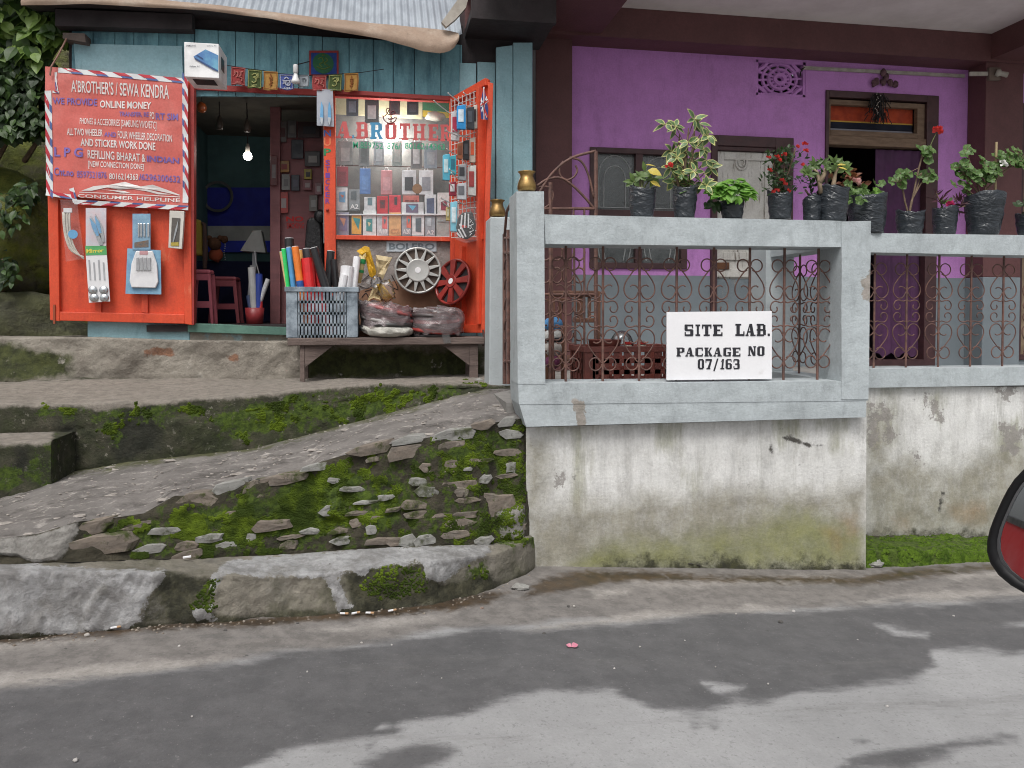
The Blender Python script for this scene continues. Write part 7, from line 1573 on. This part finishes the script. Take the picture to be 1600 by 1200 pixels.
# wrapped flag rolls
t = thing("flag_bundle", "bundle of yellow and cream flags tied in clear film against the window panel", "flag bundle", PY(590, 480, 5.5))
u = .0047
def cloth(nm, c, poly, Y, seed):
    """a creased piece of cloth cut to an outline, a couple of centimetres thick"""
    q = MB(); P = np.array(poly, float); ce = P.mean(0); n = len(P); rings = []
    for k, (s, dy) in enumerate(((1.0, .014), (.97, .0), (.6, -.012), (.25, .004))):
        for j in range(n * 4):
            p0, p1 = P[j // 4], P[(j // 4 + 1) % n]; p = p0 + (p1 - p0) * (j % 4) / 4; p = ce + (p - ce) * s
            w3 = PY(p[0], p[1], Y); q.v.append((w3.x, Y + dy + .016 * N((p[0] * .16, p[1] * .16, seed), 1, k), w3.z))
    m = n * 4
    for k in range(3):
        for j in range(m): q.f.append((k * m + j, k * m + (j + 1) % m, (k + 1) * m + (j + 1) % m, (k + 1) * m + j))
    q.f.append(tuple(3 * m + j for j in range(m))); q.build(nm, mat(nm + str(seed), c, dk(c, .75), 10, rough=.75, bump=.5, bsc=30), t)
cloth("cream_flag", (.58, .47, .28), [(587, 398), (613, 402), (598, 437), (588, 434)], 5.50, 1); cloth("yellow_flag", (.60, .34, .015), [(557, 392), (570, 384), (577, 386), (588, 424), (586, 438), (577, 431), (570, 399)], 5.45, 2)
cloth("yellow_flag", (.66, .40, .02), [(588, 444), (597, 443), (614, 465), (606, 470), (598, 468)], 5.43, 3); cloth("cream_flag", (.56, .45, .25), [(584, 446), (590, 446), (599, 473), (583, 468), (573, 472)], 5.44, 4)
q = MB(); q.lathe([(.8 * 5 * u, 0), (5.5 * u, 46 * u)], PY(560, 442, 5.46), 12, axis=PY(567, 397, 5.46) - PY(560, 442, 5.46), wob=.1); q.build("cream_flag", mat("cream_roll", (.62, .5, .24), (.5, .4, .18), 9, rough=.7), t, smooth=True)
q = MB(); q.tube([PY(566, 405, 5.455), PY(565, 412, 5.455)], .0268, 12); q.tube([PY(563, 422, 5.455), PY(562.5, 426, 5.455)], .0258, 12); q.build("green_print", mat("green_ink", (.02, .25, .08), rough=.8), t)
q = MB(); q.blob(PY(588, 440, 5.42), .045, 4, .5, 12, 9, (.9, .6, .9), 3); q.blob(PY(604, 455, 5.43), .06, 6, .5, 12, 9, (1, .5, 1.3), 3); q.build("film", m_film, t, smooth=True)
# piles of wrapped hubcaps
def pile(label, px, n, r_px, ybot, ytop, colors, seed, lift=0, lean=0.0):
    global zt_
    z_keep = zt_; zt_ = zt_ + lift
    rnd = random.Random(seed); Y = YBe + .17; u = (PY(px, ybot, Y) - C0).length / F; b = PY(px, ybot, Y); R = r_px * u * .96
    t = thing("hubcap_pile", label, "hubcap pile", (b.x, Y, zt_), "wrapped hubcap piles on the bench"); H = (ybot - ytop) * u
    for k in range(n):
        z = zt_ + .004 + H * k / n; c = Vector((b.x + rnd.uniform(-.03, .03), Y + rnd.uniform(-.015, .015), z)); ax = (rnd.uniform(-.07, .07) + lean * (k + 1) / n, rnd.uniform(-.12, .0), 1)
        MB().lathe([(R * .9, 0), (R, .006), (R * .99, .02), (R * .9, .028), (R * .5, .03), (R * .45, .022), (0, .024)], c, 30, axis=ax, wob=.015, seed=k).build("disc", mat("disc_%d_%d" % (px, k), colors[k % len(colors)], rough=.4), t, smooth=True)
    f = MB(); nu, nv = 44, 16
    for j in range(nv + 1):
        s = j / nv
        rr = R * 1.07 * (1 if s < .55 else math.cos((s - .55) / .45 * math.pi / 2) ** .6); zz = H * (.15 + .93 * min(1, s / .55)) + .03 * (s > .55) * (s - .55)
        for i in range(nu):
            a = 2 * math.pi * i / nu; k = 1 + .13 * N((math.cos(a) * 2.4, math.sin(a) * 2.4, s * 3), 1, seed) + .07 * N((math.cos(a) * 8, math.sin(a) * 8, s * 9), 1, seed)
            f.v.append((b.x + rr * k * math.cos(a), Y + rr * k * math.sin(a), zt_ + zz - lean * rr * math.cos(a) * s + .045 * N((math.cos(a) * 4, math.sin(a) * 4, s * 3), 1, seed + 4)))
    f.f = [(j * nu + i, j * nu + (i + 1) % nu, (j + 1) * nu + (i + 1) % nu, (j + 1) * nu + i) for j in range(nv) for i in range(nu)]
    f.build("plastic_wrap", mat_wrap, t, smooth=True); zt_ = z_keep; return t
mat_wrap = clear_mat("crinkled_wrap", (.96, .9, .9), .16, .05, .28, (.72, .58, .6), wob=.5)
pile("taller pile of red and grey hubcaps wrapped in crinkled film, beside the crate", 606, 6, 41, 517, 484, [(.3, .28, .27), (.06, .06, .06), (.32, .3, .29), (.25, .09, .09), (.10, .09, .09), (.36, .10, .10), (.3, .1, .1)], 3, .05, .22)
pile("lower pile of black and red hubcaps wrapped in film at the right of the bench", 683, 5, 41, 525, 489, [(.045, .04, .04), (.3, .035, .03), (.02, .02, .02), (.34, .045, .04), (.05, .04, .04), (.2, .12, .12)], 8, 0, .06)
q = MB(); nu, nv = 50, 14; bw_ = PY(606, 527, YBe + .02)
for j in range(nv + 1):
    ph = math.pi * j / nv
    for i in range(nu):
        th = 2 * math.pi * i / nu; d = Vector((math.sin(ph) * math.cos(th), math.sin(ph) * math.sin(th), math.cos(ph))); k = 1 + .1 * N(d, 3, 2) + .06 * N(d, 8, 5)
        q.v.append((bw_.x + d.x * .185 * k, YBe + .09 + d.y * .13 * k, max(zt_ + .002, zt_ + .042 + d.z * .05 * k + .03 * (d.x < -.6) * (-d.x - .6) * 2)))
q.f = [(j * nu + i, (j + 1) * nu + i, (j + 1) * nu + (i + 1) % nu, j * nu + (i + 1) % nu) for j in range(nv) for i in range(nu)]
one("white_sack", q, mat("sack_white", S(200, 198, 190), S(165, 163, 155), 9, rough=.6, bump=.8, bsc=20, bdist=.03), "crumpled off-white plastic sack squashed under the taller hubcap pile", "sack", smooth=True)
one("film_strip", MB().pq([(684, 500), (697, 500), (705, 536), (694, 537)], YBe - .012, .003), m_film, "strip of clear film hanging over the bench edge", "film")

b3 = thing("light_bulb", "lit bulb glaring behind the lettering of the shop window", "bulb", PY(611, 204, 5.84), "shop bulbs"); p = PY(611, 206, 5.84)
em2 = mb_em.copy(); em2.name = "bright_bulb"; em2.node_tree.nodes['Principled BSDF'].inputs['Emission Strength'].default_value = 520
MB().blob(p, .026, 0, 0, 14, 10).build("globe", em2, b3, smooth=True); MB().lathe([(.016, .02), (.014, .06), (.01, .08)], p, 12).build("socket", m_cond, b3, smooth=True); MB().tube([p + Vector((0, 0, .08)), p + Vector((0, .02, .3))], .004, 5).build("cord", m_dark, b3)
# ------------------------------------------------------------------ inside the shop
def stool(label, px, pyt, pyb, Y, wpx, c, cd_):
    a, b = PY(px, pyt, Y), PY(px, pyb, Y); u = (b - C0).length / F; w_ = wpx * u / 2; z0, z1 = zfs, a.z
    t = thing("plastic_stool", label, "stool", (b.x, Y, z0), "plastic stools in the shop"); m = mat("stool_" + str(px), c, dk(c, .8), 6, rough=.45)
    MB().box(b.x - w_ * .8, b.x + w_ * .8, Y, Y + 1.6 * w_, z1 - .03, z1).build("seat", m, t, bevel=.012)
    for sx in (-1, 1):
        for yy in (Y, Y + 1.5 * w_): MB().prism([(b.x + sx * w_ * .78, yy, z1 - .031), (b.x + sx * w_ * .55, yy, z1 - .031), (b.x + sx * w_ * .8, yy, z0), (b.x + sx * w_, yy, z0)], (0, .03, 0)).build("leg", m, t)
    MB().box(b.x - w_ * .82, b.x + w_ * .82, Y + .004, Y + .022, z0 + (z1 - z0) * .3, z0 + (z1 - z0) * .42).build("stretcher", m, t); MB().box(b.x - w_ * .62, b.x + w_ * .62, Y + .002, Y + .02, z1 - .08, z1 - .032).build("apron", m, t)
stool("pink plastic stool just inside the door beside the red leaf", 314, 421, 505, 6.0, 34, (.52, .13, .17), 0); stool("darker red plastic stool further inside the shop", 350, 432, 505, 6.5, 44, (.40, .09, .11), 0)
t = thing("table_lamp", "grey table lamp with a slanted square shade in the shop", "lamp", PY(396, 470, 6.6))
q = MB(); Y = 6.6; a = [PY(x, y, Y) for x, y in ((395, 360), (408, 360), (415, 395), (375, 392))]; q.prism(a, (.0, .12, .0)); q.build("shade", mat("lamp_shade_grey", (.42, .42, .40), (.36, .36, .34), 8, rough=.8), t, bevel=.004); q = MB(); q.bar(PY(398, 394, Y + .05), PY(398, 440, Y + .05), .035, .03); q.bar(PY(396, 415, Y), PY(392, 470, Y), .05, .045); q.build("stand", m_grayc, t); MB().tube([PY(398, 392, Y), PY(400, 410, Y), PY(405, 428, Y)], .005, 5).build("cord", m_card, t)
t = thing("bucket", "dark red bucket holding rolled sheets on the shop floor", "bucket", PY(398, 506, 6.15)); p = PY(398, 505, 6.15); u = .0052
MB().lathe([(12 * u, 0), (14 * u, 24 * u), (13.4 * u, 24 * u), (11.5 * u, 2 * u), (0, 2 * u)], (p.x, 6.15, zfs), 20).build("body", mat("bucket_red", (.3, .035, .04), rough=.45), t, smooth=True)
for i, (b, tp, w_, c) in enumerate([((398, 492), (393, 418), 11, (.42, .42, .42)), ((404, 492), (405, 428), 10, (.02, .05, .3)), ((403, 480), (419, 436), 7, (.55, .55, .57)), ((398, 482), (396, 452), 8, (.5, .03, .03)), ((406, 482), (407, 452), 8, (.55, .04, .04)), ((392, 485), (388, 462), 7, (.03, .05, .12))]):
    lab = ["grey roll standing tallest in the dark red bucket", "blue roll in the dark red bucket", "pale roll leaning out of the bucket to the right", "short left red roll in the dark red bucket", "short right red roll in the dark red bucket", "navy roll at the left of the dark red bucket"][i]
    pa_, pb_ = PY(*b, 6.15), PY(*tp, 6.17); pa_.z = max(pa_.z, zfs + .03); one("paper_roll", MB().lathe([(w_ / 2 * u, 0), (w_ / 2 * u, (pb_ - pa_).length), (w_ / 2.6 * u, (pb_ - pa_).length), (0, (pb_ - pa_).length - .03)], pa_, 14, axis=pb_ - pa_), mat("bucket_roll_%d" % i, c, rough=.5), lab, "roll", "rolls in the bucket")
t = thing("jacket", "yellow and brown jacket hanging at the left inside the doorway", "jacket", PY(310, 345, 6.3))
MB().pq([(296, 342), (311, 342), (316, 352), (318, 400), (296, 398)], 6.3, .08).build("yellow_side", mat("jacket_yellow", (.42, .30, .05), (.33, .23, .04), 6, rough=.85, bump=.4), t, bevel=.02); MB().pq([(313, 345), (320, 348), (323, 390), (321, 420), (316, 420), (316, 352)], 6.28, .06).build("brown_side", mat("jacket_brown", (.09, .05, .04), rough=.9), t, bevel=.01)
t = thing("teddy_bear", "brown soft toy bear sitting on the dark counter in the shop", "soft toy", PY(338, 405, 7.0)); mbr = mat("brown_plush", (.16, .07, .035), (.11, .05, .028), 30, rough=.95, bump=.8)
MB().blob(PY(337, 398, 7.0), .06, 1, .15, 12, 9, (1, .8, 1.1)).build("body", mat("orange_shirt", (.42, .09, .04), rough=.9), t, smooth=True); q = MB(); q.blob(PY(335, 381, 6.98), .058, 2, .15, 12, 9); q.build("head", mbr, t, smooth=True)
for x in (327, 344): MB().blob(PY(x, 372, 6.98), .025, 3, .1, 8, 6).build("ear", mbr, t, smooth=True)
MB().blob(PY(350, 374, 7.0), .035, 6, .2, 10, 8).build("paw", mbr, t, smooth=True)
MB_ct = thing("counter", "dark blue draped counter at the back of the shop", "counter", PY(370, 500, 7.1)); MB().box(PY(300, 410, 7.0).x, PY(424, 410, 7.0).x, 7.05, 7.42, zfs, PY(360, 408, 7.05).z).build("drape", mat("navy_drape", (.01, .012, .05), rough=.9), MB_ct)
q = MB()
for k in range(9): q.blob(PY(351 + math.sin(k) * .8, 378 + k * 3.4, 6.99), .006, k, 0, 6, 4)
one("bead_string", q, mat("pale_bead", (.6, .6, .65), rough=.4), "string of pale beads hanging before the counter", "beads")
t = thing("wire_coil", "coil of pale wire hanging on the shop's back wall", "coil", PY(340, 310, 7.42)); q = MB()
for k in range(4): q.tube([PY(340 + (21 + k) * math.cos(a), 307 + (21 + k) * math.sin(a), 7.42 - .006 * k) for a in np.linspace(0, 6.28, 30)[:-1]], .004, 4, closed=True)
q.build("loop", mat("coil_grey", (.16, .16, .16), rough=.6), t)
t = thing("office_chair", "black high-backed chair by the pink partition", "chair", PY(490, 500, 6.3)); q = MB(); q.pq([(479, 344), (486, 338), (503, 345), (506, 420), (474, 405)], 6.3, .07); q.build("backrest", mat("black_leather", (.012, .012, .014), (.02, .02, .022), 8, rough=.35, bump=.5), t, bevel=.02); MB().blob(PY(500, 338, 6.27), .05, 2, .15, 12, 9, (1, .6, 1.1)).build("headrest", bpy.data.materials["black_leather"], t, smooth=True); MB().box(PY(470, 430, 6.3).x, PY(508, 430, 6.3).x, 6.0, 6.3, PY(490, 432, 6.3).z - .06, PY(490, 432, 6.3).z).build("seat", bpy.data.materials["black_leather"], t, bevel=.02)
MB().box(PY(489, 430, 6.2).x - .03, PY(489, 430, 6.2).x + .03, 6.14, 6.2, zfs, PY(490, 432, 6.3).z - .061).build("leg", m_dark, t)
PGp = "packets on the pink partition"
for lab, x0, y0, x1, y1, c, c2 in (("yellow packet with a red figure on the partition", 435, 251, 452, 269, (150, 105, 30), (120, 35, 25)), ("white packet below the yellow one", 440, 272, 453, 297, (125, 125, 122), (95, 95, 95)), ("dark packet right of the white one", 455, 273, 468, 298, (40, 42, 55), (75, 75, 90)), ("yellow and black packet near the door post", 475, 264, 487, 280, (150, 135, 30), (40, 40, 35)), ("pink and white packet under the yellow and black one", 473, 281, 487, 297, (120, 60, 65), (150, 135, 135)), ("red and grey card above the no smoking sign", 436, 300, 450, 333, (170, 60, 55), (150, 140, 140)), ("clear packet of silver clips at the right", 483, 305, 496, 330, (110, 105, 100), (140, 140, 138)), ("white packet at the far right of the partition", 492, 285, 503, 304, (130, 90, 95), (160, 150, 150)), ("maroon cloth roll with a silver edge on the partition post", 422, 243, 433, 290, (95, 25, 25), (120, 110, 110)), ("tall white slip high on the partition", 436, 190, 448, 222, (95, 90, 88), (70, 35, 35)), ("red-topped dark packet high on the partition", 465, 190, 500, 215, (45, 18, 20), (30, 32, 40)), ("pale packet high between the slips", 449, 188, 463, 215, (85, 85, 85), (110, 108, 105)), ("dark blue packet in the middle of the partition", 455, 218, 474, 248, (22, 28, 40), (35, 40, 50)), ("smoky packet with a white spot", 476, 236, 500, 260, (45, 40, 40), (150, 148, 145))):
    t = thing("hanging_packet", lab, "packet", PY((x0 + x1) / 2, y0, YPt - .06), PGp); Y = YPt - .02 if x0 > 434 else YPt - .075
    MB().pr(x0, y0, x1, y1, Y - .012, .012).build("bag", cm(c, .35), t, bevel=.003); w_ = x1 - x0; MB().pr(x0 + w_ * .25, y0 + (y1 - y0) * .3, x1 - w_ * .2, y1 - (y1 - y0) * .25, Y - .016, .003).build("print", cm(c2), t)
t = thing("orange_ornament", "small orange ornament hanging inside the top left of the doorway", "ornament", PY(315, 160, 5.9)); MB().blob(PY(315, 168, 5.9), .032, 3, .3, 10, 8, (1, 1, 1.3)).build("body", mat("orange_glass", (.35, .08, .02), rough=.3), t, smooth=True); MB().tube([PY(315, 150, 5.9), PY(315, 163, 5.9)], .003, 4).build("string", m_dark, t)
for lab, x, y in (("dark lamp holder hanging at the left in the doorway", 343, 196), ("lamp holder hanging above the lit bulb", 386, 200)):
    t = thing("hanging_fitting", lab, "lamp holder", PY(x, y, 6.3), "lamp holders in the shop"); p = PY(x, y, 6.3); MB().lathe([(.025, -.03), (.03, 0), (.02, .04), (.01, .07)], p, 12).build("cup", cm((90, 80, 72)), t, smooth=True); MB().tube([p + Vector((0, 0, .07)), Vector((p.x, p.y, zce))], .004, 4).build("cord", m_dark, t)
# ------------------------------------------------------------------ hillside on the left
m_bank = layered("mossy_bank", (.16, .14, .1), (.09, .08, .06), 2.5, [dict(c=(.2, .22, .05), c2=(.11, .13, .03), nsc=2.2, amp=1, bias=.0, soft=.2, sc=9), dict(c=(.16, .15, .13), nsc=4, amp=1, bias=-.4, soft=.1), dict(c=(.012, .012, .01), nsc=3, amp=1, bias=-.2, soft=.2)], rough=.95, bump=1.0, bsc=18, bdist=.05)
hb = MB(); nu, nv = 60, 60
for j in range(nv + 1):
    for i in range(nu + 1):
        x = lerp(-8.5, -2.02, i / nu); t = j / nv; y = 6.0 + 2.6 * t ** 1.25; z = .9 + 4.6 * t
        p = Vector((x, y, z)); d = .28 * N(p, .8) + .14 * N(p, 2.2, 1) + .05 * N(p, 6, 2)
        hb.v.append((x + d * .1, y - d - max(0, -4.2 - x) * .25, z + d * .3))
hb.f = [(j * (nu + 1) + i, j * (nu + 1) + i + 1, (j + 1) * (nu + 1) + i + 1, (j + 1) * (nu + 1) + i) for j in range(nv) for i in range(nu)]
hb.build("hillside", m_bank, kind="structure", smooth=True)
far = MB().box(-30, -2.0, 8.9, 9.2, -1, 9); 
far.build("hill_slope", m_bank, kind="structure")
rnd = random.Random(21)
def bush(name, label, spots, count, L, W, mlist, Yr, down=.4):
    t = thing(name, label, "plant", PY(spots[0][0], spots[0][1], Yr[0]), "leafy plants on the left bank")
    mbs = [MB() for _ in mlist]; st = MB()
    for k in range(count):
        sx, sy, sr = spots[rnd.randrange(len(spots))]; r = rnd.random() ** .6 * sr; a = rnd.uniform(0, 6.28); x, y = sx + r * math.cos(a), sy + r * math.sin(a)
        p = PY(x, y, rnd.uniform(*Yr)); d = Vector((rnd.uniform(-1, 1), rnd.uniform(-1, .2), rnd.uniform(-1, .3) - down))
        s_ = rnd.uniform(.7, 1.3); mbs[rnd.randrange(len(mbs))].leaf(p, d, Vector((rnd.uniform(-.4, .4), -.7, .7)), L * s_, W * s_, k=8)
    for sx, sy, sr in spots:
        b = PY(sx - 20, sy + sr + 40, Yr[1] + .1); st.tube([b, b.lerp(PY(sx, sy, Yr[0]), .5) + Vector((.05, .1, .1)), PY(sx + rnd.uniform(-10, 10), sy - sr * .6, (Yr[0] + Yr[1]) / 2)], [.02, .014, .006], 6)
    st.build("branch", m_stem, t)
    for m_, b in zip(mlist, mbs): b.build("foliage", m_, t)
gA, gB, gC = leafmat("bank_leaf", (.055, .11, .02), (.03, .065, .012)), leafmat("bank_leaf_dark", (.026, .055, .014), (.015, .033, .01)), leafmat("bank_leaf_light", (.2, .3, .07), (.12, .2, .04))
bush("leafy_bush", "broad-leaved light green bush at the top left corner above the bank", [(20, 15, 45), (60, 35, 40), (90, 40, 22), (-40, 30, 60), (45, 70, 30), (-90, 40, 60)], 620, .12, .085, [gA, gC, gA, gC], (5.7, 6.3))
bush("leafy_bush", "dark creeper with hanging leaves covering the bank beside the banner", [(20, 100, 45), (45, 140, 45), (12, 175, 40), (58, 190, 22), (62, 110, 25), (-50, 130, 70), (-90, 190, 60)], 2600, .075, .052, [gB, gA, gB], (5.75, 6.2), .6)
bush("fern", "sparse small plants on the shaded foot of the bank", [(10, 330, 30), (-40, 380, 50), (40, 300, 20), (5, 420, 25)], 200, .07, .04, [gB, gA], (5.8, 6.0), .3)
q = MB()
q.blob((-3.05, 6.25, 1.95), .62, 3, .35, 26, 18, (1.0, .6, .9), 1.3); q = q
mr = layered("mossy_boulder", (.2, .18, .14), (.12, .11, .08), 3, [dict(c=(.24, .26, .05), c2=(.13, .16, .03), nsc=2.5, amp=1, bias=.08, soft=.25, sc=12), dict(c=(.015, .015, .012), nsc=3.4, amp=1, bias=-.25, soft=.15)], rough=.95, bump=1, bsc=22, bdist=.04)
one("boulder", q, mr, "large dark mossy boulder in the bank left of the red door", "boulder", smooth=True)
q = MB(); q.blob((-2.75, 6.1, 1.28), .42, 9, .35, 22, 14, (1.4, .6, .7), 1.5)
one("boulder", q, mat("dark_boulder", (.10, .105, .05), (.045, .045, .028), 4, rough=.95, bump=1, bsc=20, bdist=.03), "lower dark boulder in shadow left of the shop plinth", "boulder", smooth=True)
# neighbouring houses never seen directly are left out; ground beyond the porch is closed by the house itself

# ------------------------------------------------------------------ litter and pebbles
PEB = "loose pebbles on the road and path"
m_peb = [mat("pebble_%d" % i, c, rough=.9, bump=.3) for i, c in enumerate([(.42, .40, .37), (.5, .48, .46), (.10, .095, .09), (.3, .22, .18)])]
pe0 = {}
rnd = random.Random(33)
sp = [(1220, 973, 2, 9), (888, 948, 2, 6), (897, 948, 0, 5), (1240, 956, 1, 6), (850, 991, 2, 7), (753, 951, 3, 7), (136, 994, 0, 9), (352, 986, 2, 6), (465, 975, 2, 6), (1070, 1001, 1, 3), (1200, 1069, 1, 4), (960, 1045, 1, 4), (1490, 963, 1, 4), (612, 1008, 1, 4), (565, 1005, 0, 5), (280, 1010, 1, 5), (118, 1189, 1, 8), (1000, 1011, 1, 4), (1386, 1104, 1, 5), (1340, 1000, 1, 3), (480, 1050, 1, 4), (690, 1060, 1, 3), (300, 1120, 1, 4), (1118, 1042, 0, 3), (1150, 960, 0, 4)]
proto = {}
for i, (x, y, k, w_) in enumerate(sp):
    p = PG(x, y); u = (p - C0).length / F; r = w_ * u / 2 * .8
    lab = "dark loose pebble lying on the road" if k == 2 else ("reddish pebble at the gutter edge" if k == 3 else "small pale pebble lying on the road")
    q = MB(); q.blob((p.x, p.y, p.z + r * .35), r, i, .4, 8, 6, (1, .9, .7)); tag(q.build("pebble", m_peb[k]), lab, "pebble", PEB)
for i, (x, y, lab) in enumerate([(181, 985, "cigarette end with an orange tip in the gutter below the left cement patch"), (538, 963, "cigarette end at the left of the pair by the kerb foot"), (556, 962, "cigarette end at the right of the pair by the kerb foot"), (578, 962, "short cigarette end lying apart right of the pair"), (613, 958, "small pale cigarette end near the brown stain")]):
    p = PG(x, y) + Vector((0, 0, .012)); t = thing("cigarette_end", lab, "cigarette end", p, "cigarette ends along the kerb"); d = Vector((.9, .25 * (-1) ** i, .02)).normalized() * .017
    MB().tube([p - d, p + d * .2], .0042, 7).build("paper", m_card, t); MB().tube([p + d * .2, p + d], .0043, 7).build("filter", mat("filter_tan_%d" % i, S(185, 150, 115), rough=.8), t)
p = f_kk(289) + Vector((0, -.03, .012)); one("paper_scrap", MB().tube([p, p + Vector((.03, .004, .002))], .005, 6), m_card, "white paper scrap on the kerb ledge", "litter")
p = PG(893, 1014) + Vector((0, 0, .008)); q = MB(); q.leaf(p, (.8, .2, .25), (0, -.5, 1), .03, .024, fold=.4); q.leaf(p, (-.6, .3, .3), (0, -.5, 1), .022, .02, fold=.4); one("petal", q, mat("magenta_petal", (.6, .22, .3), rough=.6), "pink flower petal lying alone on the dark road", "petal")
p = PG(1085, 887) + Vector((0, 0, .02)); q = MB(); q.leaf(p, (1, -.1, -.1), (0, -.3, 1), .05, .02); q.leaf(p, (-.8, -.2, .3), (0, -.3, 1), .04, .018); one("dead_leaf", q, m_dark, "black dead leaf at the foot of the white wall", "leaf")
for i, (x, y, w_, lab) in enumerate([(812, 920, 26, "pale broken stone at the corner of kerb and wall"), (1365, 884, 30, "flat pale stone at the foot of the moss strip"), (747, 597, 20, "flat grey stone on the step by the bench leg")]):
    p = PG(x, y) if y > 700 else PY(x, y, 5.0); u = (p - C0).length / F; r = w_ * u / 2; q = MB(); q.blob((p.x, p.y, p.z + r * .2), r, i + 50, .5, 10, 7, (1, .7, .4), 2); one("loose_stone", q, m_stone2, lab, "stone", "loose stones", smooth=False)
# gravel specks on ramp: one mass
gv = MB(); rnd = random.Random(8)
for k in range(520):
    x = rnd.uniform(-100, 790); v = rnd.random(); a, b = f_wt(x), f_ub(x); p = a.lerp(b, v); r = rnd.uniform(.0025, .007)
    gv.blob((p.x, p.y, p.z + r * .2), r, k, .4, 5, 4, (1.4, 1, .6))
for k in range(26):
    x = rnd.uniform(-60, 780); v = rnd.random() ** 1.6; p = f_wt(x).lerp(f_ub(x), v); r = rnd.uniform(.012, .03)
    gv.blob((p.x, p.y, p.z + .002), r, k + 500, .5, 7, 4, (1.3, .8, .28), 2)
one("gravel", gv, mat("slate_chip", (.36, .33, .30), (.22, .2, .18), 30, rough=.9), "loose stone chips strewn over the sloping path", "gravel", kind="stuff")
gv = MB()
for k in range(170):
    x = rnd.uniform(-60, 830); p = PG(x, rows(K_BASE, x) + abs(rnd.gauss(0, 7)) - 1); r = rnd.uniform(.002, .006); gv.blob((p.x, p.y, p.z + r * .2), r, k, .4, 5, 4, (1.2, 1, .7))
one("grit", gv, mat("gutter_grit", (.13, .10, .075), (.3, .27, .23), 60, rough=.95), "dark grit gathered along the kerb foot", "grit", kind="stuff")

# ------------------------------------------------------------------ the red car the photograph was taken from (only its mirror is in view)
car = thing("red_car", "red car, seen only as its black door mirror cut by the right edge", "car", (-.6, .2, .15))
MC = PY(1790, 840, .78)                     # centre of the mirror housing
n_ = ((Vector((-.9, .28, 1.05)) - MC).normalized() - (MC - C0).normalized()).normalized(); u_m = Vector((0, 0, 1)).cross(n_).normalized(); v_m = n_.cross(u_m)
mscale = (MC - C0).length / F
def mring(kx, ky, off, n=48, pw=3.0):
    pts = []
    for k in range(n):
        t = 2 * math.pi * k / n; c, s = math.cos(t), math.sin(t); q = (abs(c) ** pw + abs(s) ** pw) ** (-1 / pw)
        pts.append(MC + u_m * (c * q * kx + .32 * s * q * ky) + v_m * (s * q * ky) + n_ * off)
    return pts
def shell(mb_, rings, cap=True):
    o = len(mb_.v); n = len(rings[0])
    for r in rings: mb_.v += [tuple(p) for p in r]
    for j in range(len(rings) - 1):
        for k in range(n): mb_.f.append((o + j * n + k, o + j * n + (k + 1) % n, o + (j + 1) * n + (k + 1) % n, o + (j + 1) * n + k))
    if cap: mb_.f.append(tuple(o + (len(rings) - 1) * n + k for k in range(n)))
    return mb_
MW, MH = .165, .113
mir = bpy.data.objects.new("wing_mirror", None); COL.objects.link(mir); mir.parent = car; mir.location = MC - car.location
shell(MB(), [mring(MW * .93, MH * .91, -.006), mring(MW * .96, MH * .95, .001), mring(MW, MH, -.004), mring(MW * 1.01, MH * 1.01, -.03), mring(MW * .9, MH * .9, -.075), mring(MW * .6, MH * .6, -.1)]).build("housing", mat("mirror_black", (.006, .006, .007), (.009, .009, .010), 8, rough=.5, spec=.25), mir, smooth=True)
shell(MB(), [mring(MW * .935, MH * .915, -.0055), mring(MW * .91, MH * .88, -.003)], False).build("bezel", mat("mirror_bezel", (.12, .12, .125), rough=.4), mir, smooth=True)
mg = bpy.data.materials.new("mirror_glass"); mg.use_nodes = True; b_ = mg.node_tree.nodes['Principled BSDF']; b_.inputs['Metallic'].default_value = 1; b_.inputs['Roughness'].default_value = .02; b_.inputs['Base Color'].default_value = (.82, .84, .86, 1)
shell(MB(), [mring(MW * .915, MH * .885, -.0045), mring(MW * .4, MH * .4, -.0038)]).build("mirror_glass", mg, mir, smooth=True)
MB().tube([MC - n_ * .07 + Vector((.02, -.05, -.05)), Vector((.62, .38, .98)), Vector((.6, .2, .95))], [.03, .028, .03], 8).build("arm", bpy.data.materials["mirror_black"], mir, smooth=True)
m_carr = mat("car_red", (.8, .022, .035), (.76, .02, .03), 3, rough=.5, spec=.15)
prof = [(.30, .30), (.36, .42), (.39, .62), (.385, .82), (.35, .96), (.33, 1.0)]
bd = MB(); xs_ = np.linspace(-4.3, -.75, 24)
for x in xs_:
    for (y, z) in prof: bd.v.append((x, y - .01, z * .9 + .02))
k = len(prof); bd.f = [(i * k + j, i * k + j + 1, (i + 1) * k + j + 1, (i + 1) * k + j) for i in range(len(xs_) - 1) for j in range(k - 1)]
bd.build("body_side", m_carr, car, smooth=True)
MB().prism([(-4.0, .32, .96), (-.8, .32, .96), (-.9, .14, 1.36), (-3.4, .14, 1.36)], (0, -.01, 0)).build("side_window", mat("car_glass", (.01, .012, .014), rough=.05), car)
MB().prism([(-4.1, .325, .92), (-.75, .325, .92), (-.75, .325, .962), (-4.1, .325, .962)], (0, .015, 0)).build("window_trim", bpy.data.materials["mirror_black"], car)
